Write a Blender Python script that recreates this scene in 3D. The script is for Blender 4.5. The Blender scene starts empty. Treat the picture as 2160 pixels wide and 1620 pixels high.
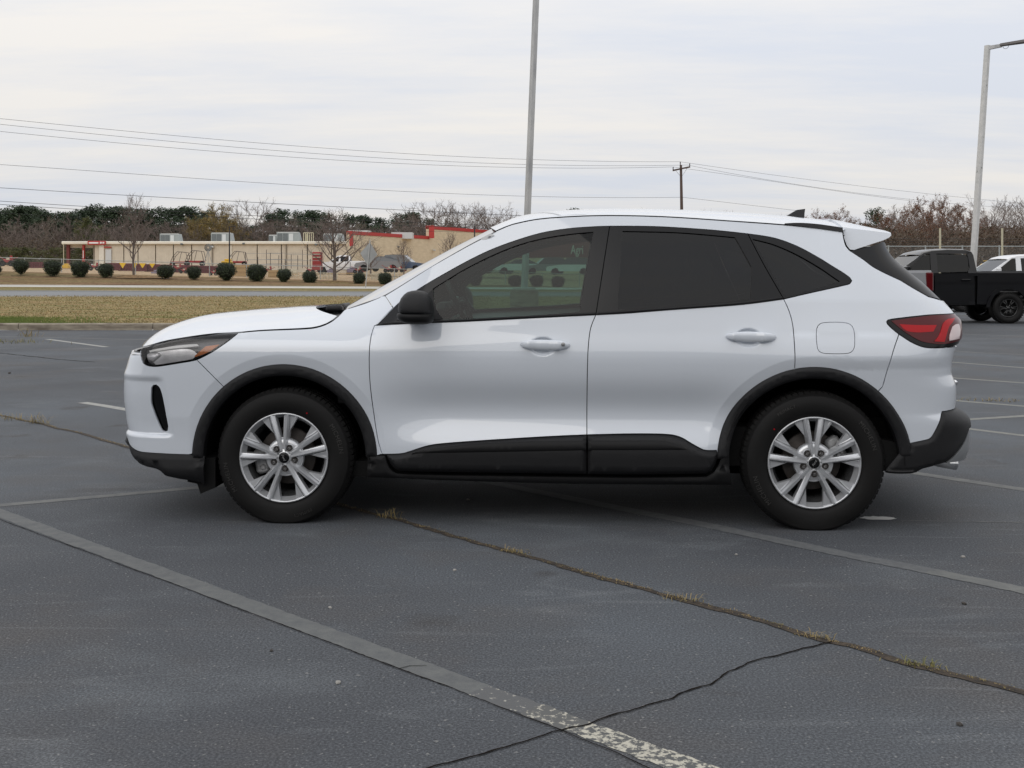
import bpy, bmesh, math, random
from mathutils import Vector, Matrix, noise
from mathutils.geometry import delaunay_2d_cdt
R = math.radians
sc = bpy.context.scene
COL = sc.collection

# ------------------------------------------------------------------ camera, sky, sun, exposure
F, CX, HY, H = 2400.0, 1080.0, 577.0, 1.285      # focal length in photo pixels, horizon row, eye height
cam_d = bpy.data.cameras.new("camera"); cam = bpy.data.objects.new("camera", cam_d); COL.objects.link(cam)
cam.location = (0, 0, H); cam.rotation_euler = (R(90), 0, 0)
cam_d.sensor_width = 36; cam_d.lens = 36 * F / 2160; cam_d.shift_y = -(810 - HY) / 2160
cam_d.clip_start = 0.05; cam_d.clip_end = 6000
sc.camera = cam
SUN_EL, SUN_AZ = R(34), R(-150)                  # azimuth clockwise from +Y: from behind the camera's left
world = bpy.data.worlds.new("World"); sc.world = world; world.use_nodes = True
nt = world.node_tree; N = nt.nodes; Lk = nt.links
for n in list(N): N.remove(n)
wo = N.new('ShaderNodeOutputWorld'); bg = N.new('ShaderNodeBackground'); Lk.new(bg.outputs[0], wo.inputs[0])
bg.inputs[1].default_value = 0.1
sky = N.new('ShaderNodeTexSky'); sky.sky_type = 'NISHITA'; sky.sun_disc = False
sky.sun_elevation = SUN_EL; sky.sun_rotation = SUN_AZ; sky.air_density = 1.0; sky.dust_density = 2.0
tc = N.new('ShaderNodeTexCoord'); sep = N.new('ShaderNodeSeparateXYZ'); Lk.new(tc.outputs['Generated'], sep.inputs[0])
def wm(op, a, b=None, c=None):
    n = N.new('ShaderNodeMath'); n.operation = op
    for i, v in enumerate((a, b, c)):
        if v is None: continue
        if isinstance(v, (int, float)): n.inputs[i].default_value = v
        else: Lk.new(v, n.inputs[i])
    return n.outputs[0]
zc = wm('MAXIMUM', sep.outputs[2], 0.0)
den = wm('ADD', zc, 0.11)
comb = N.new('ShaderNodeCombineXYZ')
Lk.new(wm('DIVIDE', sep.outputs[0], den), comb.inputs[0]); Lk.new(wm('DIVIDE', sep.outputs[1], den), comb.inputs[1])
mp = N.new('ShaderNodeMapping'); Lk.new(comb.outputs[0], mp.inputs[0]); mp.inputs['Rotation'].default_value = (0, 0, R(12)); mp.inputs['Scale'].default_value = (0.35, 1.0, 1)
def wnoise(scale, detail, rough, off):
    m2 = N.new('ShaderNodeMapping'); Lk.new(mp.outputs[0], m2.inputs[0]); m2.inputs['Location'].default_value = off
    n = N.new('ShaderNodeTexNoise'); Lk.new(m2.outputs[0], n.inputs['Vector'])
    n.inputs['Scale'].default_value = scale; n.inputs['Detail'].default_value = detail; n.inputs['Roughness'].default_value = rough
    return n.outputs['Fac']
n1 = wnoise(0.8, 6, 0.55, (3, 1, 0)); n2 = wnoise(2.4, 9, 0.66, (9, 4, 2))
mixn = wm('ADD', wm('MULTIPLY', n1, 0.6), wm('MULTIPLY', n2, 0.4))
ramp = N.new('ShaderNodeValToRGB'); Lk.new(mixn, ramp.inputs[0])
ramp.color_ramp.elements[0].position = 0.40; ramp.color_ramp.elements[1].position = 0.60
ramp.color_ramp.elements[0].color = (0.755, 0.79, 0.865, 1); ramp.color_ramp.elements[1].color = (0.935, 0.905, 0.87, 1)
# overcast sky grows brighter towards the zenith
lift = wm('ADD', wm('MULTIPLY', wm('POWER', zc, 0.8), 7.0), 9.0)
sc1 = N.new('ShaderNodeVectorMath'); sc1.operation = 'SCALE'; Lk.new(ramp.outputs[0], sc1.inputs[0]); Lk.new(lift, sc1.inputs[3])
mx = N.new('ShaderNodeMix'); mx.data_type = 'RGBA'; mx.inputs[0].default_value = 0.96
Lk.new(sky.outputs[0], mx.inputs[6]); Lk.new(sc1.outputs[0], mx.inputs[7]); Lk.new(mx.outputs[2], bg.inputs[0])
sun_d = bpy.data.lights.new("sun", 'SUN'); sun = bpy.data.objects.new("sun", sun_d); COL.objects.link(sun)
sun_d.energy = 0.6; sun_d.angle = R(45); sun_d.color = (1.0, 0.95, 0.88)
sdir = Vector((math.sin(SUN_AZ) * math.cos(SUN_EL), math.cos(SUN_AZ) * math.cos(SUN_EL), math.sin(SUN_EL)))
sun.rotation_euler = (-sdir).to_track_quat('-Z', 'Y').to_euler()
vs = sc.view_settings; vs.view_transform = 'Standard'; vs.look = 'None'; vs.gamma = 1; vs.use_curve_mapping = False
vs.exposure = -0.12
sc.cycles.max_bounces = 8; sc.cycles.transparent_max_bounces = 24

# ------------------------------------------------------------------ helpers
rnd = random.Random(7)
MAT = {}
def new_mat(name):
    m = bpy.data.materials.new(name); m.use_nodes = True; MAT[name] = m
    return m, m.node_tree, m.node_tree.nodes['Principled BSDF']
def mat(name, col, rough=0.5, metal=0.0, spec=0.5, coat=0.0, var=0.0, vscale=8.0, bump=0.0, bscale=60.0, col2=None, stretch=None, coords='Object', detail=5, lo=.3, hi=.7):
    m, t, b = new_mat(name)
    b.inputs['Base Color'].default_value = (*col, 1); b.inputs['Roughness'].default_value = rough
    b.inputs['Metallic'].default_value = metal; b.inputs['Specular IOR Level'].default_value = spec
    b.inputs['Coat Weight'].default_value = coat; b.inputs['Coat Roughness'].default_value = 0.03
    tcn = t.nodes.new('ShaderNodeTexCoord'); src = tcn.outputs[coords]
    if coords == 'World':
        pass
    if stretch:
        mpn = t.nodes.new('ShaderNodeMapping'); t.links.new(src, mpn.inputs[0]); mpn.inputs['Scale'].default_value = stretch; src = mpn.outputs[0]
    if var or col2:
        n = t.nodes.new('ShaderNodeTexNoise'); t.links.new(src, n.inputs['Vector']); n.inputs['Scale'].default_value = vscale; n.inputs['Detail'].default_value = detail
        r = t.nodes.new('ShaderNodeValToRGB'); t.links.new(n.outputs['Fac'], r.inputs[0])
        r.color_ramp.elements[0].position = lo; r.color_ramp.elements[1].position = hi
        c2 = col2 if col2 else tuple(min(1, c * (1 + var)) for c in col)
        c1 = col if col2 else tuple(c * (1 - var) for c in col)
        r.color_ramp.elements[0].color = (*c1, 1); r.color_ramp.elements[1].color = (*c2, 1)
        t.links.new(r.outputs[0], b.inputs['Base Color'])
    if bump:
        n = t.nodes.new('ShaderNodeTexNoise'); t.links.new(src, n.inputs['Vector']); n.inputs['Scale'].default_value = bscale; n.inputs['Detail'].default_value = 4
        bu = t.nodes.new('ShaderNodeBump'); bu.inputs['Strength'].default_value = bump; bu.inputs['Distance'].default_value = 0.01
        t.links.new(n.outputs['Fac'], bu.inputs['Height']); t.links.new(bu.outputs[0], b.inputs['Normal'])
    return m
def glass(name, tint, rough=0.0, ior=1.5, boost=1.0):
    m = bpy.data.materials.new(name); m.use_nodes = True; MAT[name] = m; t = m.node_tree
    for n in list(t.nodes): t.nodes.remove(n)
    o = t.nodes.new('ShaderNodeOutputMaterial'); mxs = t.nodes.new('ShaderNodeMixShader'); fr = t.nodes.new('ShaderNodeFresnel'); fr.inputs[0].default_value = ior
    tr = t.nodes.new('ShaderNodeBsdfTransparent'); tr.inputs[0].default_value = (*tint, 1)
    gl = t.nodes.new('ShaderNodeBsdfGlossy'); gl.inputs['Roughness'].default_value = rough
    t.links.new(fr.outputs[0], mxs.inputs[0]); t.links.new(tr.outputs[0], mxs.inputs[1]); t.links.new(gl.outputs[0], mxs.inputs[2]); t.links.new(mxs.outputs[0], o.inputs[0])
    return m

class MB:
    def __init__(s): s.v = []; s.f = []; s.m = []; s.n = None
    def add(s, vs_, fs, mi=0):
        o = len(s.v); s.v.extend([tuple(p) for p in vs_]); s.f.extend([tuple(i + o for i in f) for f in fs]); s.m.extend([mi] * len(fs)); return s
    def box(s, c, d, rz=0.0, mi=0, bev=0.0, M=None):
        x, y, z = (k / 2 for k in d); b = min(bev, x * .9, y * .9, z * .9)
        if b > 0:
            vs_ = []
            for sx in (-1, 1):
                for sy in (-1, 1):
                    for sz in (-1, 1):
                        vs_ += [(sx * x, sy * (y - b), sz * (z - b)), (sx * (x - b), sy * y, sz * (z - b)), (sx * (x - b), sy * (y - b), sz * z)]
            def I(a, bb, cc, k): return ((a * 2 + bb) * 2 + cc) * 3 + k
            fs = []
            for a in (0, 1):
                fs.append((I(a, 0, 0, 0), I(a, 1, 0, 0), I(a, 1, 1, 0), I(a, 0, 1, 0))); fs.append((I(0, a, 0, 1), I(1, a, 0, 1), I(1, a, 1, 1), I(0, a, 1, 1))); fs.append((I(0, 0, a, 2), I(1, 0, a, 2), I(1, 1, a, 2), I(0, 1, a, 2)))
                for c2 in (0, 1):
                    fs.append((I(a, c2, 0, 0), I(a, c2, 0, 1), I(a, c2, 1, 1), I(a, c2, 1, 0))); fs.append((I(a, 0, c2, 0), I(a, 0, c2, 2), I(a, 1, c2, 2), I(a, 1, c2, 0))); fs.append((I(0, a, c2, 1), I(0, a, c2, 2), I(1, a, c2, 2), I(1, a, c2, 1)))
                    for d2 in (0, 1): fs.append((I(a, c2, d2, 0), I(a, c2, d2, 1), I(a, c2, d2, 2)))
        else:
            vs_ = [(sx * x, sy * y, sz * z) for sx in (-1, 1) for sy in (-1, 1) for sz in (-1, 1)]
            fs = [(0, 1, 3, 2), (4, 6, 7, 5), (0, 4, 5, 1), (2, 3, 7, 6), (0, 2, 6, 4), (1, 5, 7, 3)]
        T = Matrix.Translation(Vector(c)) @ (M if M else Matrix.Rotation(rz, 4, 'Z'))
        return s.add([T @ Vector(p) for p in vs_], fs, mi)
    def tube(s, pts, rad, n=8, mi=0, cap=True):
        pts = [Vector(p) for p in pts]; k = len(pts); rad = rad if isinstance(rad, (list, tuple)) else [rad] * k
        vs_ = []; up = None
        for i, p in enumerate(pts):
            d = (pts[min(i + 1, k - 1)] - pts[max(i - 1, 0)])
            d = d.normalized() if d.length > 1e-9 else Vector((0, 0, 1))
            if up is None: up = d.orthogonal().normalized()
            up = (up - d * up.dot(d)); up = up.normalized() if up.length > 1e-6 else d.orthogonal().normalized()
            w_ = d.cross(up)
            for j in range(n):
                a = 2 * math.pi * j / n; vs_.append(p + (up * math.cos(a) + w_ * math.sin(a)) * rad[i])
        fs = [(i * n + j, i * n + (j + 1) % n, (i + 1) * n + (j + 1) % n, (i + 1) * n + j) for i in range(k - 1) for j in range(n)]
        if cap and n > 2: fs += [tuple(range(n - 1, -1, -1)), tuple((k - 1) * n + j for j in range(n))]
        return s.add(vs_, fs, mi)
    def bar(s, a, b, r, n=4, mi=0): return s.tube([a, b], r, n, mi)
    def prism(s, poly, y0, y1, mi=0, axis='y'):
        n = len(poly); q = (lambda p, d: (p[0], d, p[1])) if axis == 'y' else ((lambda p, d: (d, p[0], p[1])) if axis == 'x' else (lambda p, d: (p[0], p[1], d)))
        vs_ = [q(p, y0) for p in poly] + [q(p, y1) for p in poly]
        fs = [tuple(range(n)), tuple(range(2 * n - 1, n - 1, -1))] + [(i, (i + 1) % n, n + (i + 1) % n, n + i) for i in range(n)]
        return s.add(vs_, fs, mi)
    def lathe(s, prof, n=48, axis='z', c=(0, 0, 0), mi=0, a0=0, a1=2 * math.pi):
        c = Vector(c); vs_ = []; full = abs(a1 - a0 - 2 * math.pi) < 1e-6; m = n if full else n + 1
        for i in range(m):
            a = a0 + (a1 - a0) * i / n; ca, sa = math.cos(a), math.sin(a)
            for r, h in prof:
                vs_.append(c + (Vector((r * ca, r * sa, h)) if axis == 'z' else Vector((r * ca, h, r * sa))))
        k = len(prof)
        fs = [(i * k + j, ((i + 1) % m) * k + j, ((i + 1) % m) * k + j + 1, i * k + j + 1) for i in range(n) for j in range(k - 1)]
        return s.add(vs_, fs, mi)
    def grid(s, rows, mi=0, closed=False):
        n = len(rows[0]); vs_ = [p for r in rows for p in r]
        fs = [(i * n + j, i * n + (j + 1) % n, (i + 1) * n + (j + 1) % n, (i + 1) * n + j) for i in range(len(rows) - 1) for j in range(n if closed else n - 1)]
        return s.add(vs_, fs, mi)
    def mesh(s, name, mats, smooth=False, fix=True, angle=None):
        me = bpy.data.meshes.new(name); me.from_pydata(s.v, [], s.f); me.update()
        for m in (mats if isinstance(mats, (list, tuple)) else [mats]): me.materials.append(MAT[m] if isinstance(m, str) else m)
        if any(s.m): me.polygons.foreach_set('material_index', s.m)
        if fix:
            b = bmesh.new(); b.from_mesh(me); bmesh.ops.recalc_face_normals(b, faces=b.faces); b.to_mesh(me); b.free()
        if smooth:
            me.shade_smooth()
            if angle:
                b = bmesh.new(); b.from_mesh(me)
                for e in b.edges:
                    if len(e.link_faces) != 2 or e.calc_face_angle(0) > angle: e.smooth = False
                b.to_mesh(me); b.free()
        return me
    def build(s, name, mats, parent=None, smooth=False, fix=True, angle=None, **k):
        return link(name, s.mesh(name, mats, smooth, fix, angle), parent, **k)
def link(name, data, parent=None, loc=None, rot=None, **props):
    o = bpy.data.objects.new(name, data); COL.objects.link(o)
    if parent: o.parent = parent
    if loc is not None: o.location = loc
    if rot is not None: o.rotation_euler = rot
    for k, v in props.items(): o[k] = v
    return o
def thing(name, label, cat, loc=(0, 0, 0), rz=0, group=None, tilt=None):
    o = bpy.data.objects.new(name, None); COL.objects.link(o); o.location = loc; o.rotation_euler = tilt if tilt else (0, 0, rz)
    o['label'] = label; o['category'] = cat; o.empty_display_size = .2
    if group: o['group'] = group
    return o
def dup(root, loc=None, rz=None, scale=None, **props):
    kids = {}
    for c in CH.get(root, []) : kids.setdefault(root, []).append(c)
    r = root.copy(); COL.objects.link(r)
    if loc is not None: r.location = loc
    if rz is not None: r.rotation_euler = (0, 0, rz)
    if scale is not None: r.scale = scale if not isinstance(scale, (int, float)) else (scale,) * 3
    for k, v in props.items(): r[k] = v
    def rec(src, dst):
        for c in src.children:
            d = c.copy(); COL.objects.link(d); d.parent = dst; rec(c, d)
    rec(root, r)
    return r
CH = {}
def P(px, py, Y): return Vector(((px - CX) / F * Y, Y, H - (py - HY) / F * Y))
def G(px, py, z=0.0):
    Y = F * (H - z) / (py - HY); return Vector(((px - CX) / F * Y, Y, z))
def smooth01(x): x = max(0.0, min(1.0, x)); return x * x * (3 - 2 * x)
def lerp(a, b, t): return a + (b - a) * t
def interp(tab, x):
    if x <= tab[0][0]: return tab[0][1]
    for (a, va), (b, vb) in zip(tab, tab[1:]):
        if x <= b: return va + (vb - va) * (x - a) / (b - a)
    return tab[-1][1]
def hermite(tab):
    xs = [a for a, _ in tab]; ys = [b for _, b in tab]; n = len(xs); d = [(ys[i + 1] - ys[i]) / (xs[i + 1] - xs[i]) for i in range(n - 1)]
    m = [d[0]] + [(d[i - 1] + d[i]) / 2 if d[i - 1] * d[i] > 0 else 0 for i in range(1, n - 1)] + [d[-1]]
    def f(x):
        if x <= xs[0]: return ys[0] + m[0] * (x - xs[0])
        if x >= xs[-1]: return ys[-1] + m[-1] * (x - xs[-1])
        i = 0
        while x > xs[i + 1]: i += 1
        h = xs[i + 1] - xs[i]; t = (x - xs[i]) / h
        return (2 * t**3 - 3 * t**2 + 1) * ys[i] + (t**3 - 2 * t**2 + t) * h * m[i] + (-2 * t**3 + 3 * t**2) * ys[i + 1] + (t**3 - t**2) * h * m[i + 1]
    return f
def catmull(pts, step=1.0):
    if len(pts) < 3:
        a, b = pts[0], pts[-1]; k = max(1, int(math.dist(a, b) / step)); return [tuple(lerp(x, y, i / k) for x, y in zip(a, b)) for i in range(k + 1)]
    out = []
    P_ = [pts[0]] + list(pts) + [pts[-1]]
    for i in range(1, len(P_) - 2):
        p0, p1, p2, p3 = P_[i - 1:i + 3]; k = max(1, int(math.dist(p1, p2) / step))
        for j in range(k):
            t = j / k
            out.append(tuple(0.5 * (2 * b + (c - a) * t + (2 * a - 5 * b + 4 * c - d) * t * t + (3 * b - a - 3 * c + d) * t**3) for a, b, c, d in zip(p0, p1, p2, p3)))
    out.append(tuple(pts[-1])); return out
# ------------------------------------------------------------------ ground
def asphalt_mat():
    m, t, b = new_mat('asphalt'); b.inputs['Roughness'].default_value = .85; b.inputs['Specular IOR Level'].default_value = .3
    def nd(k, **kw):
        n_ = t.nodes.new(k)
        for a, v in kw.items(): n_.inputs[a.replace('_', ' ')].default_value = v
        return n_
    g = nd('ShaderNodeNewGeometry'); pos = g.outputs['Position']
    def noise_(scale, detail=4, rough=.6, st=None, rot=0):
        src = pos
        if st or rot:
            mp_ = nd('ShaderNodeMapping'); t.links.new(pos, mp_.inputs[0]); mp_.inputs['Scale'].default_value = st or (1, 1, 1); mp_.inputs['Rotation'].default_value = (0, 0, rot); src = mp_.outputs[0]
        n_ = nd('ShaderNodeTexNoise', Scale=scale, Detail=detail, Roughness=rough); t.links.new(src, n_.inputs['Vector']); return n_.outputs['Fac']
    def ramp_(f, stops):
        r = nd('ShaderNodeValToRGB'); t.links.new(f, r.inputs[0]); e = r.color_ramp.elements
        while len(e) < len(stops): e.new(.5)
        for i, (p, c) in enumerate(stops): e[i].position = p; e[i].color = (*c, 1)
        return r.outputs[0]
    def mix_(a, b_, fac, mode='MIX'):
        n_ = nd('ShaderNodeMix'); n_.data_type = 'RGBA'; n_.blend_type = mode
        for sock, v in ((0, fac), (6, a), (7, b_)):
            if isinstance(v, (float, int)): n_.inputs[sock].default_value = v
            elif isinstance(v, tuple): n_.inputs[sock].default_value = (*v, 1)
            else: t.links.new(v, n_.inputs[sock])
        return n_.outputs[2]
    big = ramp_(noise_(.35, 5, .55), [(.36, (.058, .062, .070)), (.52, (.074, .080, .089)), (.68, (.092, .103, .117))])
    brown = ramp_(noise_(.9, 5, .6), [(.5, (0, 0, 0)), (.72, (1, 1, 1))])
    c = mix_(big, (.086, .078, .073), mix_((0., 0., 0.), brown, .55))
    streak = ramp_(noise_(.8, 7, .62, (.8, 1.2, 1), R(-35)), [(.56, (0, 0, 0)), (.70, (1, 1, 1))])
    c = mix_(c, (.135, .148, .16), mix_((0., 0., 0.), streak, .42))
    streak2 = ramp_(noise_(2.3, 8, .68, (.6, 1.5, 1), R(25)), [(.60, (0, 0, 0)), (.70, (1, 1, 1))])
    c = mix_(c, (.15, .16, .17), mix_((0., 0., 0.), streak2, .34))
    def ridge(scale, rot, st, w, det=2):
        f = noise_(scale, det, .5, st, rot); a = nd('ShaderNodeMath'); a.operation = 'SUBTRACT'; t.links.new(f, a.inputs[0]); a.inputs[1].default_value = .5
        b2 = nd('ShaderNodeMath'); b2.operation = 'ABSOLUTE'; t.links.new(a.outputs[0], b2.inputs[0]); return ramp_(b2.outputs[0], [(0.0, (1, 1, 1)), (w, (0, 0, 0))])
    for (s_, r_, st_, w_, mk_, am) in ((.5, R(20), (.12, 1.5, 1), .006, 1.3, .34), (.6, R(-50), (.14, 1.5, 1), .005, .9, .34), (.7, R(75), (.16, 1.6, 1), .005, 1.7, .25)):
        ln = ridge(s_, r_, st_, w_); mk = ramp_(noise_(mk_, 5, .6), [(.50, (0, 0, 0)), (.62, (1, 1, 1))]); c = mix_(c, (.17, .18, .19), mix_((0., 0., 0.), mix_(ln, mk, 1.0, 'MULTIPLY'), am))
    stain = ramp_(noise_(1.6, 3, .5), [(.66, (0, 0, 0)), (.74, (1, 1, 1))])
    c = mix_(c, (.035, .030, .027), mix_((0., 0., 0.), stain, .6))
    sp = ramp_(noise_(120, 3, .75), [(.36, (.50, .50, .50)), (.50, (1., 1., 1.)), (.63, (1.75, 1.75, 1.72))])
    c = mix_(c, sp, .85, 'MULTIPLY')
    fl = ramp_(noise_(60, 2, .5), [(.66, (0, 0, 0)), (.72, (1, 1, 1))]); c = mix_(c, (.26, .26, .25), mix_((0., 0., 0.), fl, .6))
    t.links.new(c, b.inputs['Base Color'])
    bu = nd('ShaderNodeBump', Strength=.55, Distance=.006); t.links.new(noise_(140, 4, .7), bu.inputs['Height']); t.links.new(bu.outputs[0], b.inputs['Normal'])
asphalt_mat()
def wear_mat(name, col, keep_lo, keep_hi, scale=24, under=(.06, .063, .068), amt=1.0):
    m, t, b = new_mat(name); b.inputs['Roughness'].default_value = .8
    g = t.nodes.new('ShaderNodeNewGeometry'); n_ = t.nodes.new('ShaderNodeTexNoise'); n_.inputs['Scale'].default_value = scale; n_.inputs['Detail'].default_value = 8; n_.inputs['Roughness'].default_value = .7
    t.links.new(g.outputs['Position'], n_.inputs['Vector']); r = t.nodes.new('ShaderNodeValToRGB'); t.links.new(n_.outputs['Fac'], r.inputs[0])
    r.color_ramp.elements[0].position = keep_lo; r.color_ramp.elements[0].color = (*under, 1); r.color_ramp.elements[1].position = keep_hi; r.color_ramp.elements[1].color = (*col, 1)
    t.links.new(r.outputs[0], b.inputs['Base Color'])
    n2_ = t.nodes.new('ShaderNodeTexNoise'); n2_.inputs['Scale'].default_value = 150; t.links.new(g.outputs['Position'], n2_.inputs['Vector']); bu = t.nodes.new('ShaderNodeBump'); bu.inputs['Strength'].default_value = .5; bu.inputs['Distance'].default_value = .006
    t.links.new(n2_.outputs['Fac'], bu.inputs['Height']); t.links.new(bu.outputs[0], b.inputs['Normal'])
wear_mat('faded_line', (.150, .154, .146), .34, .66, 9, (.092, .096, .098))
wear_mat('very_faded_line', (.13, .135, .137), .32, .70, 22, (.080, .084, .088))
wear_mat('worn_paint', (.46, .44, .37), .475, .54, 42, (.085, .088, .088))
wear_mat('clean_line', (.33, .33, .31), .25, .6, 20, (.2, .2, .19))
wear_mat('mid_line', (.24, .24, .215), .3, .7, 20, (.13, .135, .13))
mat('crack_dirt', (.012, .010, .009), rough=.95, col2=(.075, .055, .035), vscale=30, bump=.6, bscale=120, coords='Object')
mat('crack_thin', (.006, .005, .005), rough=1, spec=.05, col2=(.016, .013, .010), vscale=20)
mat('dry_grass', (.36, .26, .12), rough=.9, col2=(.17, .15, .055), vscale=3)
mat('weed_green', (.10, .13, .035), rough=.9, col2=(.30, .23, .09), vscale=5)
mat('kerb_concrete', (.13, .105, .08), rough=.9, col2=(.33, .29, .225), vscale=3, bump=.6, bscale=30, stretch=(1, 1, 4))
mat('pale_concrete', (.40, .385, .34), rough=.85, var=.12, vscale=1.5)
mat('road_asphalt', (.19, .195, .20), rough=.85, var=.12, vscale=.6, stretch=(.2, 2, 1))
mat('gutter', (.34, .33, .29), rough=.85, var=.12, vscale=.8)
def lawn_mat(name, cols, sx=.10, seed=0.):
    m, t, b = new_mat(name); b.inputs['Roughness'].default_value = .95; b.inputs['Specular IOR Level'].default_value = .1
    g = t.nodes.new('ShaderNodeNewGeometry')
    def nn(scale, st, detail=6):
        mp_ = t.nodes.new('ShaderNodeMapping'); mp_.inputs['Scale'].default_value = st; mp_.inputs['Location'].default_value = (seed, seed, 0); t.links.new(g.outputs['Position'], mp_.inputs[0])
        n_ = t.nodes.new('ShaderNodeTexNoise'); n_.inputs['Scale'].default_value = scale; n_.inputs['Detail'].default_value = detail; n_.inputs['Roughness'].default_value = .65; t.links.new(mp_.outputs[0], n_.inputs['Vector']); return n_.outputs['Fac']
    r = t.nodes.new('ShaderNodeValToRGB'); t.links.new(nn(1.0, (sx * 1.6, 1.1, 1)), r.inputs[0]); e = r.color_ramp.elements
    for i, c in enumerate(cols):
        if i > 1: e.new(.5)
    for i, c in enumerate(cols): e[i].position = .34 + .32 * i / (len(cols) - 1); e[i].color = (*c, 1)
    r2 = t.nodes.new('ShaderNodeValToRGB'); t.links.new(nn(9, (.5, 1, 1)), r2.inputs[0]); r2.color_ramp.elements[0].position = .3; r2.color_ramp.elements[1].position = .7; r2.color_ramp.elements[0].color = (.38, .38, .38, 1); r2.color_ramp.elements[1].color = (1.7, 1.65, 1.5, 1)
    mxn = t.nodes.new('ShaderNodeMix'); mxn.data_type = 'RGBA'; mxn.blend_type = 'MULTIPLY'; mxn.inputs[0].default_value = 1; t.links.new(r.outputs[0], mxn.inputs[6]); t.links.new(r2.outputs[0], mxn.inputs[7]); t.links.new(mxn.outputs[2], b.inputs['Base Color'])
lawn_mat('lawn', [(.105, .13, .035), (.185, .155, .07), (.33, .245, .14), (.14, .14, .055), (.34, .23, .14), (.11, .125, .035)])
lawn_mat('far_verge', [(.11, .115, .04), (.23, .175, .095), (.14, .135, .05), (.27, .19, .11)], .05, 5)
lawn_mat('mulch', [(.11, .06, .038), (.24, .165, .10), (.13, .08, .045), (.19, .16, .08), (.14, .08, .05)], .06, 9)
lawn_mat('yard_ground', [(.34, .23, .14), (.42, .32, .22), (.30, .22, .14)], .04, 2)

ROWS = [(25.8, None, None), (60, None, None), (62, 627, 629.5), (65, 625.2, 627.6), (72, 614.6, 617.6), (74, 612.8, 616), (79, 604.5, 610), (81, 601.5, 607), (84, 592, 604), (87, 583, 606), (88.5, 576, 606.5), (92, 572, 602), (100, 566, 594), (130, 563, 580), (175, 559, 571), (260, 566, 572), (1500, 574, 575)]
def gz(X, Y):
    a = CX + F * X / max(Y, 1)
    def zr(i):
        y0, a0, a1 = ROWS[i]
        if a0 is None: return 0.0
        k = max(-.25, min(1.15, a / 1080)); y = lerp(a0, a1, k); z = H - (y - HY) * y0 / F
        return lerp(z, .0 if y0 < 100 else min(z, 1.0), smooth01((a - 1180) / 420))
    if Y <= ROWS[0][0]: return 0.0
    for i in range(len(ROWS) - 1):
        if Y <= ROWS[i + 1][0]: return lerp(zr(i), zr(i + 1), (Y - ROWS[i][0]) / (ROWS[i + 1][0] - ROWS[i][0]))
    return zr(len(ROWS) - 1)
def strip(name, ya, yb, m, x0=-.75, x1=.75, lift=0.0, n=60, rows=2, X0=None, X1=None, **props):
    mb = MB(); rr = []
    for j in range(rows + 1):
        Y = lerp(ya, yb, j / rows); rr.append([((lerp(x0, x1, i / n) * Y if X0 is None else lerp(X0, X1, i / n)), Y, 0) for i in range(n + 1)])
    rr = [[(x, y, gz(x, y) + lift) for x, y, _ in r] for r in rr]
    mb.grid(rr); o = mb.build(name, m, smooth=True); o['kind'] = 'structure'
    for k, v in props.items(): o[k] = v
    return o
LOTX = 7.0
mb = MB(); mb.add([(-400, -400, 0), (400, -400, 0), (400, 25.8, 0), (-400, 25.8, 0)], [(0, 1, 2, 3)])
mb.add([(LOTX, 25.8, .0), (60, 25.8, .0), (60, 60, .0), (LOTX, 60, .0)], [(0, 1, 2, 3)])
o = mb.build('parking_lot', 'asphalt'); o['kind'] = 'structure'
def lawn_strip():
    mb = MB(); rr = []
    ys = [26.02, 27, 29, 32, 36, 42, 50, 60, 62]
    for Y in ys: rr.append([(x, Y, gz(x, Y) + .10 * smooth01((64 - Y) / 6)) for x in [-60 + i * (LOTX - .2 + 60) / 40 for i in range(41)]])
    mb.grid(rr); o = mb.build('grass_verge', 'lawn'); o['kind'] = 'structure'
lawn_strip()
strip('road', 62, 74, 'road_asphalt', -.9, .9, .0, 60, 12)
strip('gutter', 62, 63.2, 'gutter', -.9, .9, .03, 60, 1); strip('gutter', 73.2, 74, 'gutter', -.9, .9, .03, 60, 1)
strip('far_grass_verge', 74, 79, 'far_verge', -.9, .9, .0, 60, 5)
strip('sidewalk', 79, 81, 'pale_concrete', -.9, .9, .04, 60, 2)
strip('mulch_bank', 81, 92, 'mulch', -.9, .9, .0, 80, 9)
strip('store_yard', 92, 175, 'yard_ground', -.9, .9, .0, 60, 12)
strip('far_ground', 175, 1500, 'far_verge', -1.5, 1.5, 0, 20, 8)
mb = MB(); mb.add([(LOTX, 60, -.02), (90, 60, -.02), (110, 92, -.02), (LOTX, 92, -.02)], [(0, 1, 2, 3)]); o = mb.build('rear_ground', 'far_verge'); o['kind'] = 'structure'
# kerb in front of the lawn
mb = MB(); kx = [-60 + i * 3.05 for i in range(23)]
kerb = [(25.80, .0), (25.815, .13), (25.85, .15), (26.0, .155), (26.03, .10)]
kseg = []
for i in range(22):
    a, b = kx[i] + .008, min(kx[i + 1] - .008, LOTX)
    m = MB(); rows = []
    for k in range(9):
        x = lerp(a, b, k / 8); rows.append([(x, y + .008 * noise.noise(Vector((x * 2, y, 0))), z + .006 * noise.noise(Vector((x * 1.5, z * 4, 3)))) for y, z in kerb])
    m.grid(rows); m.f.append(tuple(range(5))); m.m.append(0); m.f.append(tuple(40 + j for j in range(5))[::-1]); m.m.append(0); kseg.append(m)
kr = link('kerb', kseg[0].mesh('kerb', 'kerb_concrete', smooth=True, angle=R(50))); kr['kind'] = 'structure'
for m in kseg[1:]: m.build('kerbstone', 'kerb_concrete', kr, smooth=True, angle=R(50))
m = MB(); m.prism([(25.83, .0), (25.83, .14), (26.0, .14), (26.0, 0)], LOTX - .1, LOTX, axis='x')
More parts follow.
